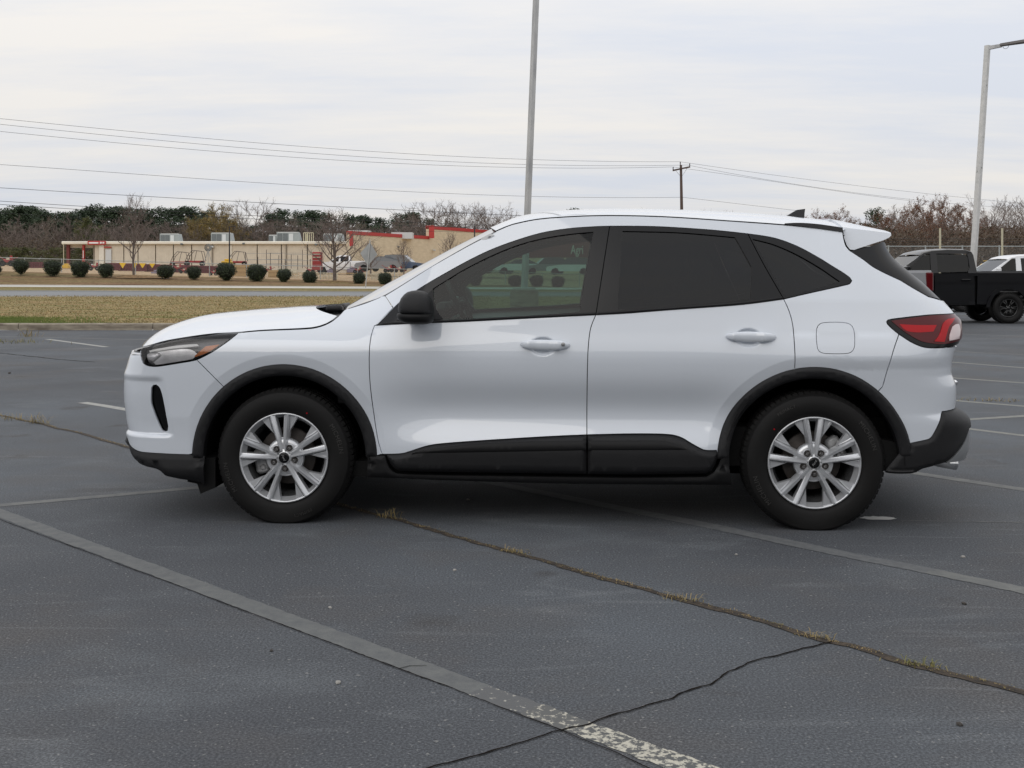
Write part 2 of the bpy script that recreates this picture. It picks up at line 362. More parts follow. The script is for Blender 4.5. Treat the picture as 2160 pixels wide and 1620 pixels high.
m = MB(); rows = [[(LOTX - .02, y, 0), (LOTX - .02, y, .14), (LOTX - .15, y, .155), (LOTX - .2, y, .1)] for y in [25.8 + i * 3 for i in range(12)]]; m.grid(rows); m.build('side_kerbstone', 'kerb_concrete', kr)

# painted lines: (px, py) centre points, width in metres at each
def line(pts, wid, m, name='painted_line', z=.0015, sub=24, jag=.0, gaps=0, label=None):
    P_ = [G(px, py) for px, py in pts]; P2 = []
    for a, b in zip(P_, P_[1:]):
        k = max(2, min(600, int((b - a).length / .018))) if jag else 3
        P2 += [a.lerp(b, i / k) for i in range(k)]
    P2.append(P_[-1]); mb = MB(); L = 0; rows = []
    for i, p in enumerate(P2):
        d = (P2[min(i + 1, len(P2) - 1)] - P2[max(0, i - 1)]).normalized(); nn = Vector((-d.y, d.x, 0))
        w1 = wid / 2 + jag * (.6 * noise.noise(Vector((p.x * 6, p.y * 6, 1))) + noise.noise(Vector((p.x * 31, p.y * 31, 1)))); w2 = wid / 2 + jag * (.6 * noise.noise(Vector((p.x * 6, p.y * 6, 7))) + noise.noise(Vector((p.x * 31, p.y * 31, 7))))
        rows.append([(p.x + nn.x * w1, p.y + nn.y * w1, z), (p.x - nn.x * w2, p.y - nn.y * w2, z)])
    mb.grid(rows); o = mb.build(name, m, fix=False); o['kind'] = 'structure'
    if label: o['label'] = label
    return o
wear_mat('main_line', (.132, .137, .134), .33, .68, 14, (.088, .093, .097))
l1 = lambda x: 1083 + .3685 * x
line([(-500, l1(-500)), (0, l1(0)), (500, l1(500)), (1010, l1(1010))], .098, 'main_line', jag=.007)
wear_mat('worn_paint_sparse', (.36, .35, .31), .585, .63, 42, (.098, .101, .104)); wear_mat('worn_paint_mid', (.42, .40, .34), .54, .585, 42, (.10, .102, .10))
line([(1010, l1(1010)), (1120, l1(1120))], .098, 'worn_paint_sparse', jag=.008, name='worn_painted_line'); line([(1120, l1(1120)), (1230, l1(1230))], .098, 'worn_paint_mid', jag=.008, name='worn_painted_line')
line([(1230, l1(1230)), (1600, l1(1600))], .098, 'worn_paint', jag=.008, name='worn_painted_line')
line([(-30, 1069), (0, 1066), (230, 1046), (425, 1028), (800, 996)], .085, 'faded_line', jag=.004)
line([(900, 989), (1060, 1023), (1366, 1084), (1470, 1104)], .10, 'very_faded_line', jag=.004, z=.002)
line([(1470, 1104), (1773, 1168), (1960, 1205)], .10, 'very_faded_line', jag=.008, z=.002)
line([(1960, 1205), (2160, 1246), (2400, 1294)], .10, 'faded_line', jag=.008, z=.002)
line([(1700, 962), (1915, 996), (2160, 1033), (2300, 1054)], .10, 'faded_line', jag=.004)
line([(1900, 893), (2043, 885), (2160, 877.5), (2300, 869)], .10, 'mid_line', jag=.01)
line([(1800, 872), (2045, 905), (2160, 919), (2300, 936)], .09, 'mid_line', jag=.008)
line([(1900, 834), (2025, 846), (2160, 857), (2300, 869)], .10, 'mid_line')
line([(1900, 788), (2020, 798), (2160, 808), (2300, 818)], .10, 'mid_line')
line([(1900, 756), (2020, 765), (2160, 776), (2300, 786)], .10, 'mid_line')
line([(1950, 735), (2060, 744), (2160, 748), (2300, 755)], .08, 'faded_line')
line([(1950, 700), (2060, 706), (2200, 711)], .10, 'faded_line')
line([(174, 849), (220, 856), (300, 870), (420, 890)], .105, 'clean_line')
line([(100, 715.5), (224, 732)], .12, 'clean_line')
line([(-60, 709), (60, 711), (420, 719)], .10, 'faded_line')
line([(1900, 1098), (2000, 1100), (2160, 1102.5), (2300, 1104)], .012, 'faded_line', jag=.008)
# a small white patch on the asphalt by the rear wheel
mb = MB(); c_ = G(1853, 1094); pts = [(c_.x + .075 * math.cos(a) * (1 + .35 * rnd.random()), c_.y + .035 * math.sin(a) * (1 + .6 * rnd.random()), .003) for a in [2 * math.pi * i / 22 for i in range(22)]]
mb.add(pts, [tuple(range(22))]); mat('patch_white', (.72, .72, .70), rough=.6); o = mb.build('white_patch', 'patch_white'); o['kind'] = 'structure'
# cracks
def crack(pts, w0, m, name, z=.003, amp=.02, step=.03, seed=0):
    P_ = [G(px, py) for px, py in pts]; P2 = []
    for a, b in zip(P_, P_[1:]):
        k = max(2, int((b - a).length / step)); P2 += [a.lerp(b, i / k) for i in range(k)]
    P2.append(P_[-1]); rows = []
    for i, p in enumerate(P2):
        d = (P2[min(i + 1, len(P2) - 1)] - P2[max(0, i - 1)]).normalized(); nn = Vector((-d.y, d.x, 0)); s = i * step
        c0 = amp * (noise.noise(Vector((s * 2.5, seed, 0))) + .6 * noise.noise(Vector((s * 9, seed, 4))) + .35 * noise.noise(Vector((s * 24, seed, 9))))
        a = w0 * (.5 + .5 * abs(noise.noise(Vector((s * 12, seed, 2)))) + .4 * noise.noise(Vector((s * 3, seed, 5)))); b = w0 * (.5 + .5 * abs(noise.noise(Vector((s * 12, seed, 8)))) + .4 * noise.noise(Vector((s * 3, seed, 15))))
        q = p + nn * c0; rows.append([(q.x + nn.x * a, q.y + nn.y * a, z), (q.x - nn.x * b, q.y - nn.y * b, z)])
    mb = MB(); mb.grid(rows); o = mb.build(name, m, fix=False); o['kind'] = 'structure'; return [Vector((r[0][0] + r[1][0], r[0][1] + r[1][1], 0)) / 2 for r in rows]
seamA = crack([(-60, 864), (0, 876), (80, 893), (180, 917), (270, 944), (450, 992), (745, 1073), (830, 1095), (950, 1130), (1080, 1164), (1260, 1217), (1440, 1266), (1640, 1321), (1740, 1352), (1830, 1372), (1900, 1396), (2050, 1433), (2160, 1462), (2300, 1500)], .034, 'crack_dirt', 'asphalt_seam', amp=.014, z=.0028)
crack([(1760, 1353), (1700, 1368), (1600, 1392), (1540, 1420), (1500, 1446), (1430, 1468), (1330, 1500), (1250, 1527), (1165, 1545), (1100, 1566), (1000, 1596), (910, 1622), (880, 1632)], .0058, 'crack_thin', 'asphalt_crack', amp=.018, z=.0036, step=.015, seed=3)
off = 12
crack([(x, l1(x) + o_) for x, o_ in ((0, 14), (150, 15), (300, 15), (450, 16), (600, 17), (750, 18), (850, 19), (950, 20), (1050, 22), (1165, 23), (1300, 28), (1400, 34))], .0035, 'crack_thin', 'asphalt_crack', amp=.006, z=.0036, step=.015, seed=8)
crack([(-30, 742), (40, 749), (120, 758), (200, 764)], .02, 'crack_thin', 'asphalt_crack', amp=.03, z=.003, seed=5)
crack([(840, l1(840) + 20), (865, l1(865) + 5), (900, l1(900) - 8)], .003, 'crack_thin', 'asphalt_crack', amp=.01, z=.0038, step=.015, seed=12)
# weeds and dead grass in the seam
def tuft_mesh(n, h, spread, seed, w=.0022):
    r_ = random.Random(seed); mb = MB()
    for _ in range(n):
        a = r_.random() * 6.283; lean = r_.random() ** .5 * 1.6; hh = h * (.25 + .75 * r_.random() ** 2); bx, by = r_.gauss(0, spread * .55), r_.gauss(0, spread * .22)
        by -= bx * .35
        dx, dy = math.cos(a), math.sin(a); wx, wy = -dy * w, dx * w; p0 = Vector((bx, by, 0)); p1 = p0 + Vector((dx * hh * lean * .4, dy * hh * lean * .4, hh * .6)); p2 = p0 + Vector((dx * hh * lean, dy * hh * lean, hh * (1 - .35 * lean)))
        mb.add([(p0.x - wx, p0.y - wy, 0), (p0.x + wx, p0.y + wy, 0), (p1.x - wx, p1.y - wy, p1.z), (p1.x + wx, p1.y + wy, p1.z), tuple(p2)], [(0, 1, 3, 2), (2, 3, 4)])
    return mb
mb = MB(); r_ = random.Random(4)
for p in seamA:
    dens = .30 + 1.2 * max(0, noise.noise(Vector((p.x * 1.7, p.y * 1.7, 3))))
    if p.y > 9: dens *= .6
    for _ in range(3):
        if r_.random() < dens:
            t_ = tuft_mesh(r_.randint(4, 8), r_.uniform(.004, .011), .022, r_.random(), .0013); o_ = Vector((p.x + r_.gauss(0, .010), p.y + r_.gauss(0, .010), .006)); mb.add([Vector(v) + o_ for v in t_.v], t_.f)
o = mb.build('seam_grass', 'dry_grass', fix=False); o['kind'] = 'stuff'; o['label'] = 'dead grass threads along the long asphalt seam'
def weed(px, py, n, h, sp, m, label, seed, w=.0014):
    g = G(px, py); mb = tuft_mesh(n, h, sp, seed, w); o = mb.build('weed', m, fix=False); o.location = g; o['label'] = label; o['category'] = 'weed'; return o
weed(822, 1093, 34, .10, .09, 'dry_grass', 'tallest dry weed tuft, in the seam just behind the front wheel', 1)
weed(1083, 1165, 46, .05, .05, 'dry_grass', 'small straw tuft in the seam below the front door', 2)
weed(1440, 1266, 50, .04, .07, 'dry_grass', 'straw tuft in the seam in front of the rear door', 3)
weed(1722, 1345, 44, .04, .05, 'dry_grass', 'straw tuft where the thin crack meets the seam', 4)
weed(1945, 1406, 54, .04, .06, 'weed_green', 'greenish tuft in the seam nearest the right edge', 5)
weed(76, 893, 60, .15, .12, 'dry_grass', 'dry weed in the seam left of the front bumper', 6)
weed(18, 885, 60, .10, .2, 'dry_grass', 'low dry weed in the seam at the left edge', 7)
weed(62, 710, 40, .28, .25, 'dry_grass', 'brown weed at the foot of the lawn kerb', 8, .004)
weed(2090, 846, 60, .06, .3, 'dry_grass', 'dry tuft on the far stall line behind the rear bumper', 9, .003)
weed(10, 722, 220, .12, .9, 'weed_green', 'patch of green weeds spreading from a lot crack at the left edge', 10, .003)
# grass blades on the near lawn
mb = MB(); r_ = random.Random(11)
for _ in range(42000):
    y = 26.04 + (r_.random() ** 1.5) * 35; x = r_.uniform(-.5, -.02) * y if r_.random() < .8 else r_.uniform(-.1, .14) * y
    if x > LOTX - .3: continue
    h = r_.uniform(.02, .06) * (1 + (y - 26) * .012) * (.5 + .8 * abs(noise.noise(Vector((x * .5, y * .9, 2))))); a = r_.random() * 3.14; w = .006 + y * .0002; dx, dy = math.cos(a) * w, math.sin(a) * w; l = r_.gauss(0, .02)
    z = gz(x, y) + .10
    mb.add([(x - dx, y - dy, z), (x + dx, y + dy, z), (x + l, y + l, z + h)], [(0, 1, 2)])
o = mb.build('lawn_grass', 'lawn', fix=False); o['kind'] = 'stuff'
mb = MB(); r_ = random.Random(12)
for _ in range(5200):
    y = 26.04 + (r_.random() ** 1.4) * 4.5; x = sx0 = (r_.uniform(-40, 40 + 230 * r_.random() ** 1.8) - CX) / F * y
    h = r_.uniform(.03, .08); a = r_.random() * 3.14; w = .011; dx, dy = math.cos(a) * w, math.sin(a) * w; l = r_.gauss(0, .02); z = gz(x, y) + .10
    mb.add([(x - dx, y - dy, z), (x + dx, y + dy, z), (x + l, y + l, z + h)], [(0, 1, 2)])
mat('green_grass', (.09, .14, .025), rough=.9, col2=(.17, .20, .05), vscale=1.2); o = mb.build('lawn_grass', 'green_grass', fix=False); o['kind'] = 'stuff'; o['label'] = 'greener grass along the kerb at the left edge'
# loose stones and bits on the lot
mat('pale_stone', (.30, .29, .27), rough=.9); mat('dark_stone', (.05, .045, .04), rough=.9)
def pebble(px, py, s, m, label, seed):
    b = bmesh.new(); bmesh.ops.create_icosphere(b, subdivisions=1, radius=s)
    for v in b.verts: v.co *= 1 + .5 * noise.noise(v.co * 60 / max(s * 60, .5) + Vector((seed, 0, 0))); v.co.z *= .6
    me = bpy.data.meshes.new('pebble'); b.to_mesh(me); b.free(); me.materials.append(MAT[m]); g = G(px, py); o = link('pebble', me, loc=(g.x, g.y, s * .45)); o['label'] = label; o['category'] = 'pebble'; o['group'] = 'loose stones on the lot'
for i, (px, py, s, m, l) in enumerate([(696, 1283, .008, 'pale_stone', 'tiny pale stone right of the long faded line'), (713, 1442, .010, 'pale_stone', 'pale stone nearest the bottom, left of centre'), (572, 1374, .007, 'dark_stone', 'tiny dark crumb on the lot near the faded line'), (988, 1055, .010, 'pale_stone', 'pale fleck of stone in the shade under the car'), (959, 1204, .009, 'pale_stone', 'yellowish flat chip in front of the front door'),
        (1553, 1171, .008, 'pale_stone', 'grey stone in front of the rear door'), (2034, 1275, .010, 'dark_stone', 'grey stone on the lot towards the right edge'), (2025, 1530, .010, 'dark_stone', 'dark stone near the lower right corner'), (2031, 1176, .010, 'pale_stone', 'flat stone behind the rear wheel'), (20, 788, .02, 'dark_stone', 'dark crumb on the lot near the left edge')]):
    pebble(px, py, s, m, l, i)

mat('added_building_wall', (.075, .08, .085), rough=.8, var=.1, vscale=.5); mat('added_building_glass', (.03, .035, .04), rough=.1)
t = thing('added_dark_building', 'added dark building behind the camera, out of view, for the car to reflect', 'building', (0, -19, 0))  # unseen block added to darken the door reflections and cut the low skylight
m = MB(); m.box((0, -6, 3.6), (90, 12, 7.2)); m.build('walls', 'added_building_wall', t)
for i in range(18):
    m = MB(); m.box((-42.5 + i * 5, .02, 1.9), (4.4, .12, 3.2)); m.build('window', 'added_building_glass', t)
m = MB(); m.box((0, .1, 7.1), (91, .6, .5)); m.build('parapet', 'added_building_wall', t)
# ------------------------------------------------------------------ the white car
def setup_car_mats():
    m, t, b = new_mat('white_paint')
    b.inputs['Base Color'].default_value = (0.645, 0.685, 0.74, 1); b.inputs['Roughness'].default_value = 0.45; b.inputs['Coat Weight'].default_value = 1.0; b.inputs['Coat Roughness'].default_value = 0.02; b.inputs['Coat IOR'].default_value = 1.8
    mat('black_plastic', (0.010, 0.010, 0.011), rough=.5, spec=.32, bump=.25, bscale=900)
    mat('sill_plastic', (0.006, 0.006, 0.0065), rough=.55, spec=.25)
    mat('gloss_black', (0.006, 0.006, 0.0065), rough=.14, spec=.3)
    mat('rubber_black', (0.008, 0.008, 0.008), rough=.8, spec=.2)
    mat('tyre_rubber', (0.007, 0.0067, 0.0065), rough=.65, spec=.25, bump=.15, bscale=300)
    mat('tyre_letters', (0.035, 0.034, 0.032), rough=.5, spec=.4)
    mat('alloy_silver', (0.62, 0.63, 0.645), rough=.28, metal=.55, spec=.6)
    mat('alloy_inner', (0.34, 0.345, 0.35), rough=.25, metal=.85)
    mat('lug_steel', (0.25, 0.24, 0.23), rough=.22, metal=.9)
    mat('brake_iron', (0.055, 0.047, 0.042), rough=.6, metal=.3, var=.3, vscale=30)
    mat('cast_aluminium', (0.34, 0.34, 0.34), rough=.5, metal=.6, var=.3, vscale=40)
    mat('interior_black', (0.02, 0.021, 0.022), rough=.7, spec=.3)
    mat('interior_trim', (0.045, 0.046, 0.048), rough=.8, spec=.2)
    mat('seat_fabric', (0.03, 0.031, 0.034), rough=.95, spec=.1)
    mat('screen_glow', (0.12, 0.2, 0.19), rough=.3)
    mat('headlight_silver', (0.78, 0.78, 0.79), rough=.3, metal=.35, var=.25, vscale=14)
    mat('headlight_dark', (0.13, 0.13, 0.135), rough=.35)
    mat('lamp_white', (0.8, 0.8, 0.78), rough=.25)
    mat('amber_plastic', (0.62, 0.20, 0.045), rough=.3, coat=.5)
    mat('tail_dark_red', (0.085, 0.004, 0.006), rough=.3, spec=.1, coat=.55)
    mat('tail_red', (0.40, 0.004, 0.008), rough=.3, spec=.1, coat=.4)
    mat('tail_clear', (0.62, 0.50, 0.50), rough=.2, coat=1)
    mat('chrome', (0.75, 0.75, 0.75), rough=.08, metal=1)
    mat('skid_silver', (0.30, 0.31, 0.32), rough=.35, metal=.5)
    mat('sticker_white', (0.8, 0.8, 0.8), rough=.4)
    mat('seal_grey', (.10, .10, .105), rough=.6)
    mat('sticker_grey', (0.3, 0.3, 0.32), rough=.4)
    mat('lettering_white', (0.6, 0.66, 0.6), rough=.6)
    glass('clear_glass', (0.31, 0.45, 0.40), ior=1.4); glass('privacy_glass', (0.045, 0.045, 0.045)); glass('screen_glass', (0.72, 0.80, 0.76)); glass('lens_glass', (0.93, 0.93, 0.94))
setup_car_mats()

ANG = R(3.43); OX, OY = -1.1755, 5.841; WB = 2.693; HX = WB / 2; HW = 0.93
ud = Vector((math.cos(ANG), -math.sin(ANG), 0)); vd = Vector((math.sin(ANG), math.cos(ANG), 0))
ROOT = Vector((OX, OY, 0)) + ud * HX + vd * HW
car = thing('parked_car', 'white compact crossover with black arch trim and silver wheels, side on in the lot', 'car', ROOT, -ANG)
CAML = Vector((ud.dot(-ROOT), vd.dot(-ROOT), H))
def L2W(p): return ROOT + ud * p[0] + vd * p[1] + Vector((0, 0, p[2]))
def proj(p):
    q = L2W(p); return CX + F * q.x / q.y, HY + F * (H - q.z) / q.y
def CP(px, py, y=None, x=None):
    d = Vector(((px - CX) / F, 1, -(py - HY) / F)); d = Vector((ud.dot(d), vd.dot(d), d.z))
    k = (y - CAML.y) / d.y if y is not None else (x - CAML.x) / d.x
    return CAML + d * k
TF, TR_ = -HX + .90 - 1.37, HX + .05                # where the nose and tail begin to turn in
TF = -1.84; TR_ = 1.42
LF, LR = 1.15, 1.75
def _rows(rows, y): return [[CP(px, py, y=y).z, CP(px, py, y=y).x, px] for px, py in sorted(rows, key=lambda r: -r[1])]
def _fn(rows): return hermite([(r[0], r[1]) for r in rows])
def _tab(rows, y): return _rows(rows, y)
nf_rows = _tab([(284, 725), (279, 738), (273, 752), (266, 775), (262, 800), (261, 821), (262, 850), (265, 872), (267, 890), (267, 921), (270, 940), (277, 962), (290, 980), (312, 990), (345, 1005), (380, 1020)], -.78)
nose_r_px = [(1868, 500), (1874, 520), (1893, 548), (1925, 575), (1955, 600), (1990, 633), (2016, 662), (2026, 676), (2027, 705), (2016, 728), (2010, 745), (2007, 775), (2011, 787), (2016, 800), (2017, 825), (2015, 852), (2030, 862), (2040, 870), (2043, 880), (2043, 905), (2043, 924), (2037, 946), (2025, 964), (2007, 978), (1988, 990), (1975, 1005)]
nr_rows = _tab(nose_r_px, -.45); nose_f = _fn(nf_rows); nose_r = _fn(nr_rows)
base_w = hermite([(.15, .06), (.25, .02), (.34, .012), (.45, .010), (.6, .006), (.74, .001), (.84, .0), (.91, .009), (.98, .026)])
def zbelt(x): return 1.0 + .058 * (x + 1.0) + .012 * smooth01((x - .2) / 1.6)
def w_(x, z):
    zb = zbelt(x)
    if z <= .98: w = base_w(z)
    else:
        w = .028 + .22 * (z - .98)
        q = z - zb
        if q > 0: w += .10 * q + .10 * q * q
    d = smooth01((x + 1.05) / .55) * smooth01((1.25 - x) / .55)     # scooped lower doors
    w += d * (.056 * math.exp(-((z - .575) / (.135 if z > .575 else .125)) ** 2) - .006 * math.exp(-((z - .40) / .06) ** 2))
    if x < -.3:                                                     # rounded fender top towards the bonnet
        f = smooth01((-.55 - x) / .5); q = max(0, z - .90); w += f * (1.3 * q * q + .25 * q)
    if x > .7:
        w -= .016 * math.exp(-((x - 1.5) / .45) ** 2 - ((z - .86) / .13) ** 2)
        q = max(0, z - 1.0); w += smooth01((x - .9) / 1.2) * (.22 * q)
        q = max(0, x - 1.5); w += .03 * q * q
    for wx in (-HX, HX):
        r = math.hypot(x - wx, z - .335)
        if r < .535 and z > .30: w += .22 * min(.06, .535 - r)
    for hx, hz, rr in DENTS:
        k = ((x - hx) / .070) ** 2 + ((z - hz) / .048) ** 2
        if k < 1: w += .016 * smooth01((1 - k) * 1.8)
    return w
DENTS = []
SLOT = []
def pinch(t, z):
    d = 0.0
    if t < TF + .25:
        e = TF - .10 + (z - .45) * -.15
        d = .024 * smooth01((e + .02 - t) / .06) * smooth01((z - .437) / .016) * smooth01((.755 - z) / .035)
        d *= 1 - .45 * smooth01((z - .5) / .18) * (1 - .0 * z)
    return d
def S0(t, z):
    if TF <= t <= TR_: return Vector((t, -(HW - w_(t, z) - (pinch(t, z) if t < TF + .25 else 0)), z))
    if t < TF:
        dd = pinch(t, z); w0 = w_(TF, z) + dd; a = max(.05, TF - nose_f(z) - dd * .5); b = HW - w0; p = 4.2; tau = min(1.0, (TF - t) / LF); kk = min(1.93, 2 * LF / (math.pi * a)); fi = (kk * tau + (1 - kk) * tau * tau) * math.pi / 2
        c, s = math.cos(fi), math.sin(fi); r = (abs(c) ** p + abs(s) ** p) ** (-1 / p)
        bow = 0.05 * (1 - c * r) ** 2 if z < .95 else 0
        return Vector((TF - a * r * s - bow * 0, -b * r * c, z))
    w0 = w_(TR_, z); a = max(.05, nose_r(z) - TR_); b = HW - w0; p = interp([(.9, 5.5), (1.15, 5.0), (1.5, 4.5)], z); tau = min(1.0, (t - TR_) / LR); kk = min(1.93, 2 * LR / (math.pi * a)); fi = (kk * tau + (1 - kk) * tau * tau) * math.pi / 2
    c, s = math.cos(fi), math.sin(fi); r = (abs(c) ** p + abs(s) ** p) ** (-1 / p)
    return Vector((TR_ + a * r * s, -b * r * c, z))
TCF, TCR = TF - LF, TR_ + LR
for _it in range(5):
    for rows_, sg_ in ((nf_rows, -1), (nr_rows, 1)):
        for r_ in rows_:
            ts_ = [(TF - i_ * .02) if sg_ < 0 else (TR_ + .2 + i_ * .03) for i_ in range(44)]
            ext = (min if sg_ < 0 else max)(proj(S0(t_, r_[0]))[0] for t_ in ts_); r_[1] += (r_[2] - ext) * .0023
    nose_f = _fn(nf_rows); nose_r = _fn(nr_rows)
def SN(t, z):
    e = .004; a = S0(t + e, z) - S0(t - e, z) if TCF + e < t < TCR - e else (S0(t, z) - S0(t - e, z) if t > 0 else S0(t + e, z) - S0(t, z))
    b = S0(t, z + e) - S0(t, z - e); n = a.cross(b); return n.normalized() if n.length > 1e-12 else Vector((0, -1, 0))
def S(t, z, off=0.0):
    p = S0(t, z); return p + SN(t, z) * off if off else p
_ic = {}
def inv(px, py):
    k = (px, py)
    if k in _ic: return _ic[k]
    g = CP(px, py, y=-HW + .03); t, z = g.x, g.z
    t = max(TCF + .5, min(TCR - .6, t)); lam = 1e-3; e0 = None
    for _ in range(40):
        p = proj(S0(t, z)); ex, ey = p[0] - px, p[1] - py; e = ex * ex + ey * ey
        if e < 1e-4: break
        h = .002; a = proj(S0(t + h, z)); b = proj(S0(t, z + h))
        J = ((a[0] - p[0]) / h, (b[0] - p[0]) / h), ((a[1] - p[1]) / h, (b[1] - p[1]) / h)
        A = J[0][0]**2 + J[1][0]**2; B = J[0][0] * J[0][1] + J[1][0] * J[1][1]; C = J[0][1]**2 + J[1][1]**2
        g1 = J[0][0] * ex + J[1][0] * ey; g2 = J[0][1] * ex + J[1][1] * ey
        l_ = lam * (A + C) + 1; A2, C2 = A + l_, C + l_; D = A2 * C2 - B * B
        dt, dz = -(C2 * g1 - B * g2) / D, -(A2 * g2 - B * g1) / D
        dt = max(-.08, min(.08, dt)); dz = max(-.08, min(.08, dz))
        q = proj(S0(t + dt, z + dz)); e2 = (q[0] - px) ** 2 + (q[1] - py) ** 2
        if e2 < e: t += dt; z += dz; lam = max(1e-6, lam * .4)
        else:
            lam = lam * 6 + 1e-4
            if lam > 1e6: break
    _ic[k] = (t, z); return t, z
def tz(p): return inv(p[0], p[1]) if p[0] != 's' else (p[1], p[2])
def arc(w, r, a0, a1, n=40):   # degrees, 0 = towards the tail, 90 = up
    wx = (-HX, HX)[w]; return [('s', wx + r * math.cos(R(lerp(a0, a1, i / n))), .335 + r * math.sin(R(lerp(a0, a1, i / n)))) for i in range(n + 1)]
def outline(segs, step=.012):
    out = []
    for s in segs:
        q = catmull([tz(p) for p in s], step)
        if out and math.dist(out[-1], q[0]) < 1e-4: q = q[1:]
        out += q
    if math.dist(out[0], out[-1]) < 1e-4: out.pop()
    o2 = [out[0]]
    for p in out[1:]:
        if math.dist(p, o2[-1]) > .0025: o2.append(p)
    return o2
def area(p): return sum(a[0] * b[1] - b[0] * a[1] for a, b in zip(p, p[1:] + p[:1])) / 2
def inset(poly, d):
    if d == 0: return poly
    s = 1 if area(poly) > 0 else -1; n = len(poly); out = []
    for i in range(n):
        a, b, c = poly[i - 1], poly[i], poly[(i + 1) % n]
        n1 = Vector((-(b[1] - a[1]), b[0] - a[0])); n2 = Vector((-(c[1] - b[1]), c[0] - b[0])); n1.normalize(); n2.normalize()
        m = n1 + n2; m = m.normalized() / max(.5, m.normalized().dot(n1)) if m.length > 1e-6 else n1
        out.append((b[0] + m.x * d * s, b[1] + m.y * d * s))
    return out
def inside(p, poly):
    x, y = p; r = False; j = len(poly) - 1
    for i in range(len(poly)):
        xi, yi = poly[i]; xj, yj = poly[j]
        if (yi > y) != (yj > y) and x < (xj - xi) * (y - yi) / (yj - yi) + xi: r = not r
        j = i
    return r
def bdist(p, polys):
    m = 9
    for poly in polys:
        for a, b in zip(poly, poly[1:] + poly[:1]):
            dx, dy = b[0] - a[0], b[1] - a[1]; L = dx * dx + dy * dy
            k = 0 if L == 0 else max(0, min(1, ((p[0] - a[0]) * dx + (p[1] - a[1]) * dy) / L))
            q = (a[0] + k * dx - p[0]) ** 2 + (a[1] + k * dy - p[1]) ** 2
            if q < m: m = q
    return math.sqrt(m)
def panel(name, segs, material, off=0.0, holes=(), grid=.03, flange=.012, bevel=None, dense=(), shrink=.0022, pair=True, join=False, parent=None, inner=None, poly=None, hshrink=None, inn_off=-.035, step=.012, **props):
    poly = inset(poly or outline(segs, step), shrink)
    if area(poly) < 0: poly = poly[::-1]
    hs = []
    for h in holes:
        h = inset(h if isinstance(h[0][0], float) else outline(h, step), -shrink if hshrink is None else hshrink); hs.append(h[::-1] if area(h) > 0 else h)
    pts = list(poly); edges = [(i, (i + 1) % len(poly)) for i in range(len(poly))]
    for h in hs:
        o = len(pts); pts += h; edges += [(o + i, o + (i + 1) % len(h)) for i in range(len(h))]
    nb = len(pts); x0, x1 = min(p[0] for p in poly), max(p[0] for p in poly); z0, z1 = min(p[1] for p in poly), max(p[1] for p in poly)
    def scatter(a0, a1, b0, b1, g, mind, skip=()):
        b = math.floor(b0 / g) * g; r = 0
        while b <= b1:
            a = math.floor(a0 / g) * g + (g / 2 if r % 2 else 0)
            while a <= a1:
                p = (a, b)
                if not any(c[0] <= a <= c[1] and c[2] <= b <= c[3] for c in skip) and inside(p, poly) and not any(inside(p, h) for h in hs) and bdist(p, [poly] + hs) > mind: pts.append(p)
                a += g
            b += g * .87; r += 1
    scatter(x0, x1, z0, z1, grid, grid * .35, dense)
    for d in dense: scatter(max(d[0], x0), min(d[1], x1), max(d[2], z0), min(d[3], z1), d[4], d[4] * .4)
    for wx in (-HX, HX):
        for rr_ in (.500, .518, .531, .539, .552):
            if x0 < wx + .6 and x1 > wx - .6:
                for i in range(150):
                    p = (wx + rr_ * math.cos(math.pi * i / 150), .335 + rr_ * math.sin(math.pi * i / 150))
                    if p[1] > .33 and inside(p, poly) and not any(inside(p, h) for h in hs) and bdist(p, [poly] + hs) > .006: pts.append(p)
    if bevel:
        for dd in (bevel[2] * .5, bevel[2]):
            for pl in [inset(poly, dd)]:
                for p in pl:
                    if inside(p, poly) and bdist(p, [poly] + hs) > dd * .8: pts.append(p)
    V, E_, Fc, ov, oe, of = delaunay_2d_cdt([Vector(p) for p in pts], edges, [], 0, 1e-6)
    V = [(v.x, v.y) for v in V]; fs = []
    for f in Fc:
        c = (sum(V[i][0] for i in f) / 3, sum(V[i][1] for i in f) / 3)
        if inside(c, poly) and not any(inside(c, h) for h in hs):
            a = area([V[i] for i in f]); 
            if abs(a) > 1e-9: fs.append(tuple(f) if a > 0 else tuple(f)[::-1])
    if bevel:
        P3 = [S(t, z, off + bevel[0] + (bevel[1] - bevel[0]) * smooth01(bdist((t, z), [poly] + hs) / bevel[2])) for t, z in V]
    else: P3 = [S(t, z, off) for t, z in V]
    nrm = [SN(t, z) for t, z in V]; mi = [0] * len(fs)
    # turned-in edge
    fl = []
    for lp, sgn in [(poly, 1)] + [(h, 1) for h in hs]:
        o = len(P3); n = len(lp)
        base_off = off + (bevel[0] if bevel else 0)
        for t, z in lp: P3.append(S(t, z, base_off)); nrm.append(None)
        for t, z in lp: P3.append(S(t, z, base_off - flange)); nrm.append(None)
        for i in range(n):
            j = (i + 1) % n; fs.append((o + i, o + n + i, o + n + j, o + j)); mi.append(0)
            a = (P3[o + j] - P3[o + i]).cross(SN(*lp[i])); a = a.normalized() if a.length > 0 else Vector((0, 0, 1))
            for q in (o + i, o + n + i): nrm[q] = a
        # fix last
    if inner:
        o = len(P3); m = len(V)
        for t, z in V: P3.append(S(t, z, off + inn_off)); nrm.append(-SN(t, z))
        k = len([1 for f in fs if len(f) == 3])
        for f in [f for f in fs if len(f) == 3][:]:
            fs.append(tuple(i + o for i in f)[::-1]); mi.append(1)
    mats = [MAT[material]] + ([MAT[inner]] if inner else [])
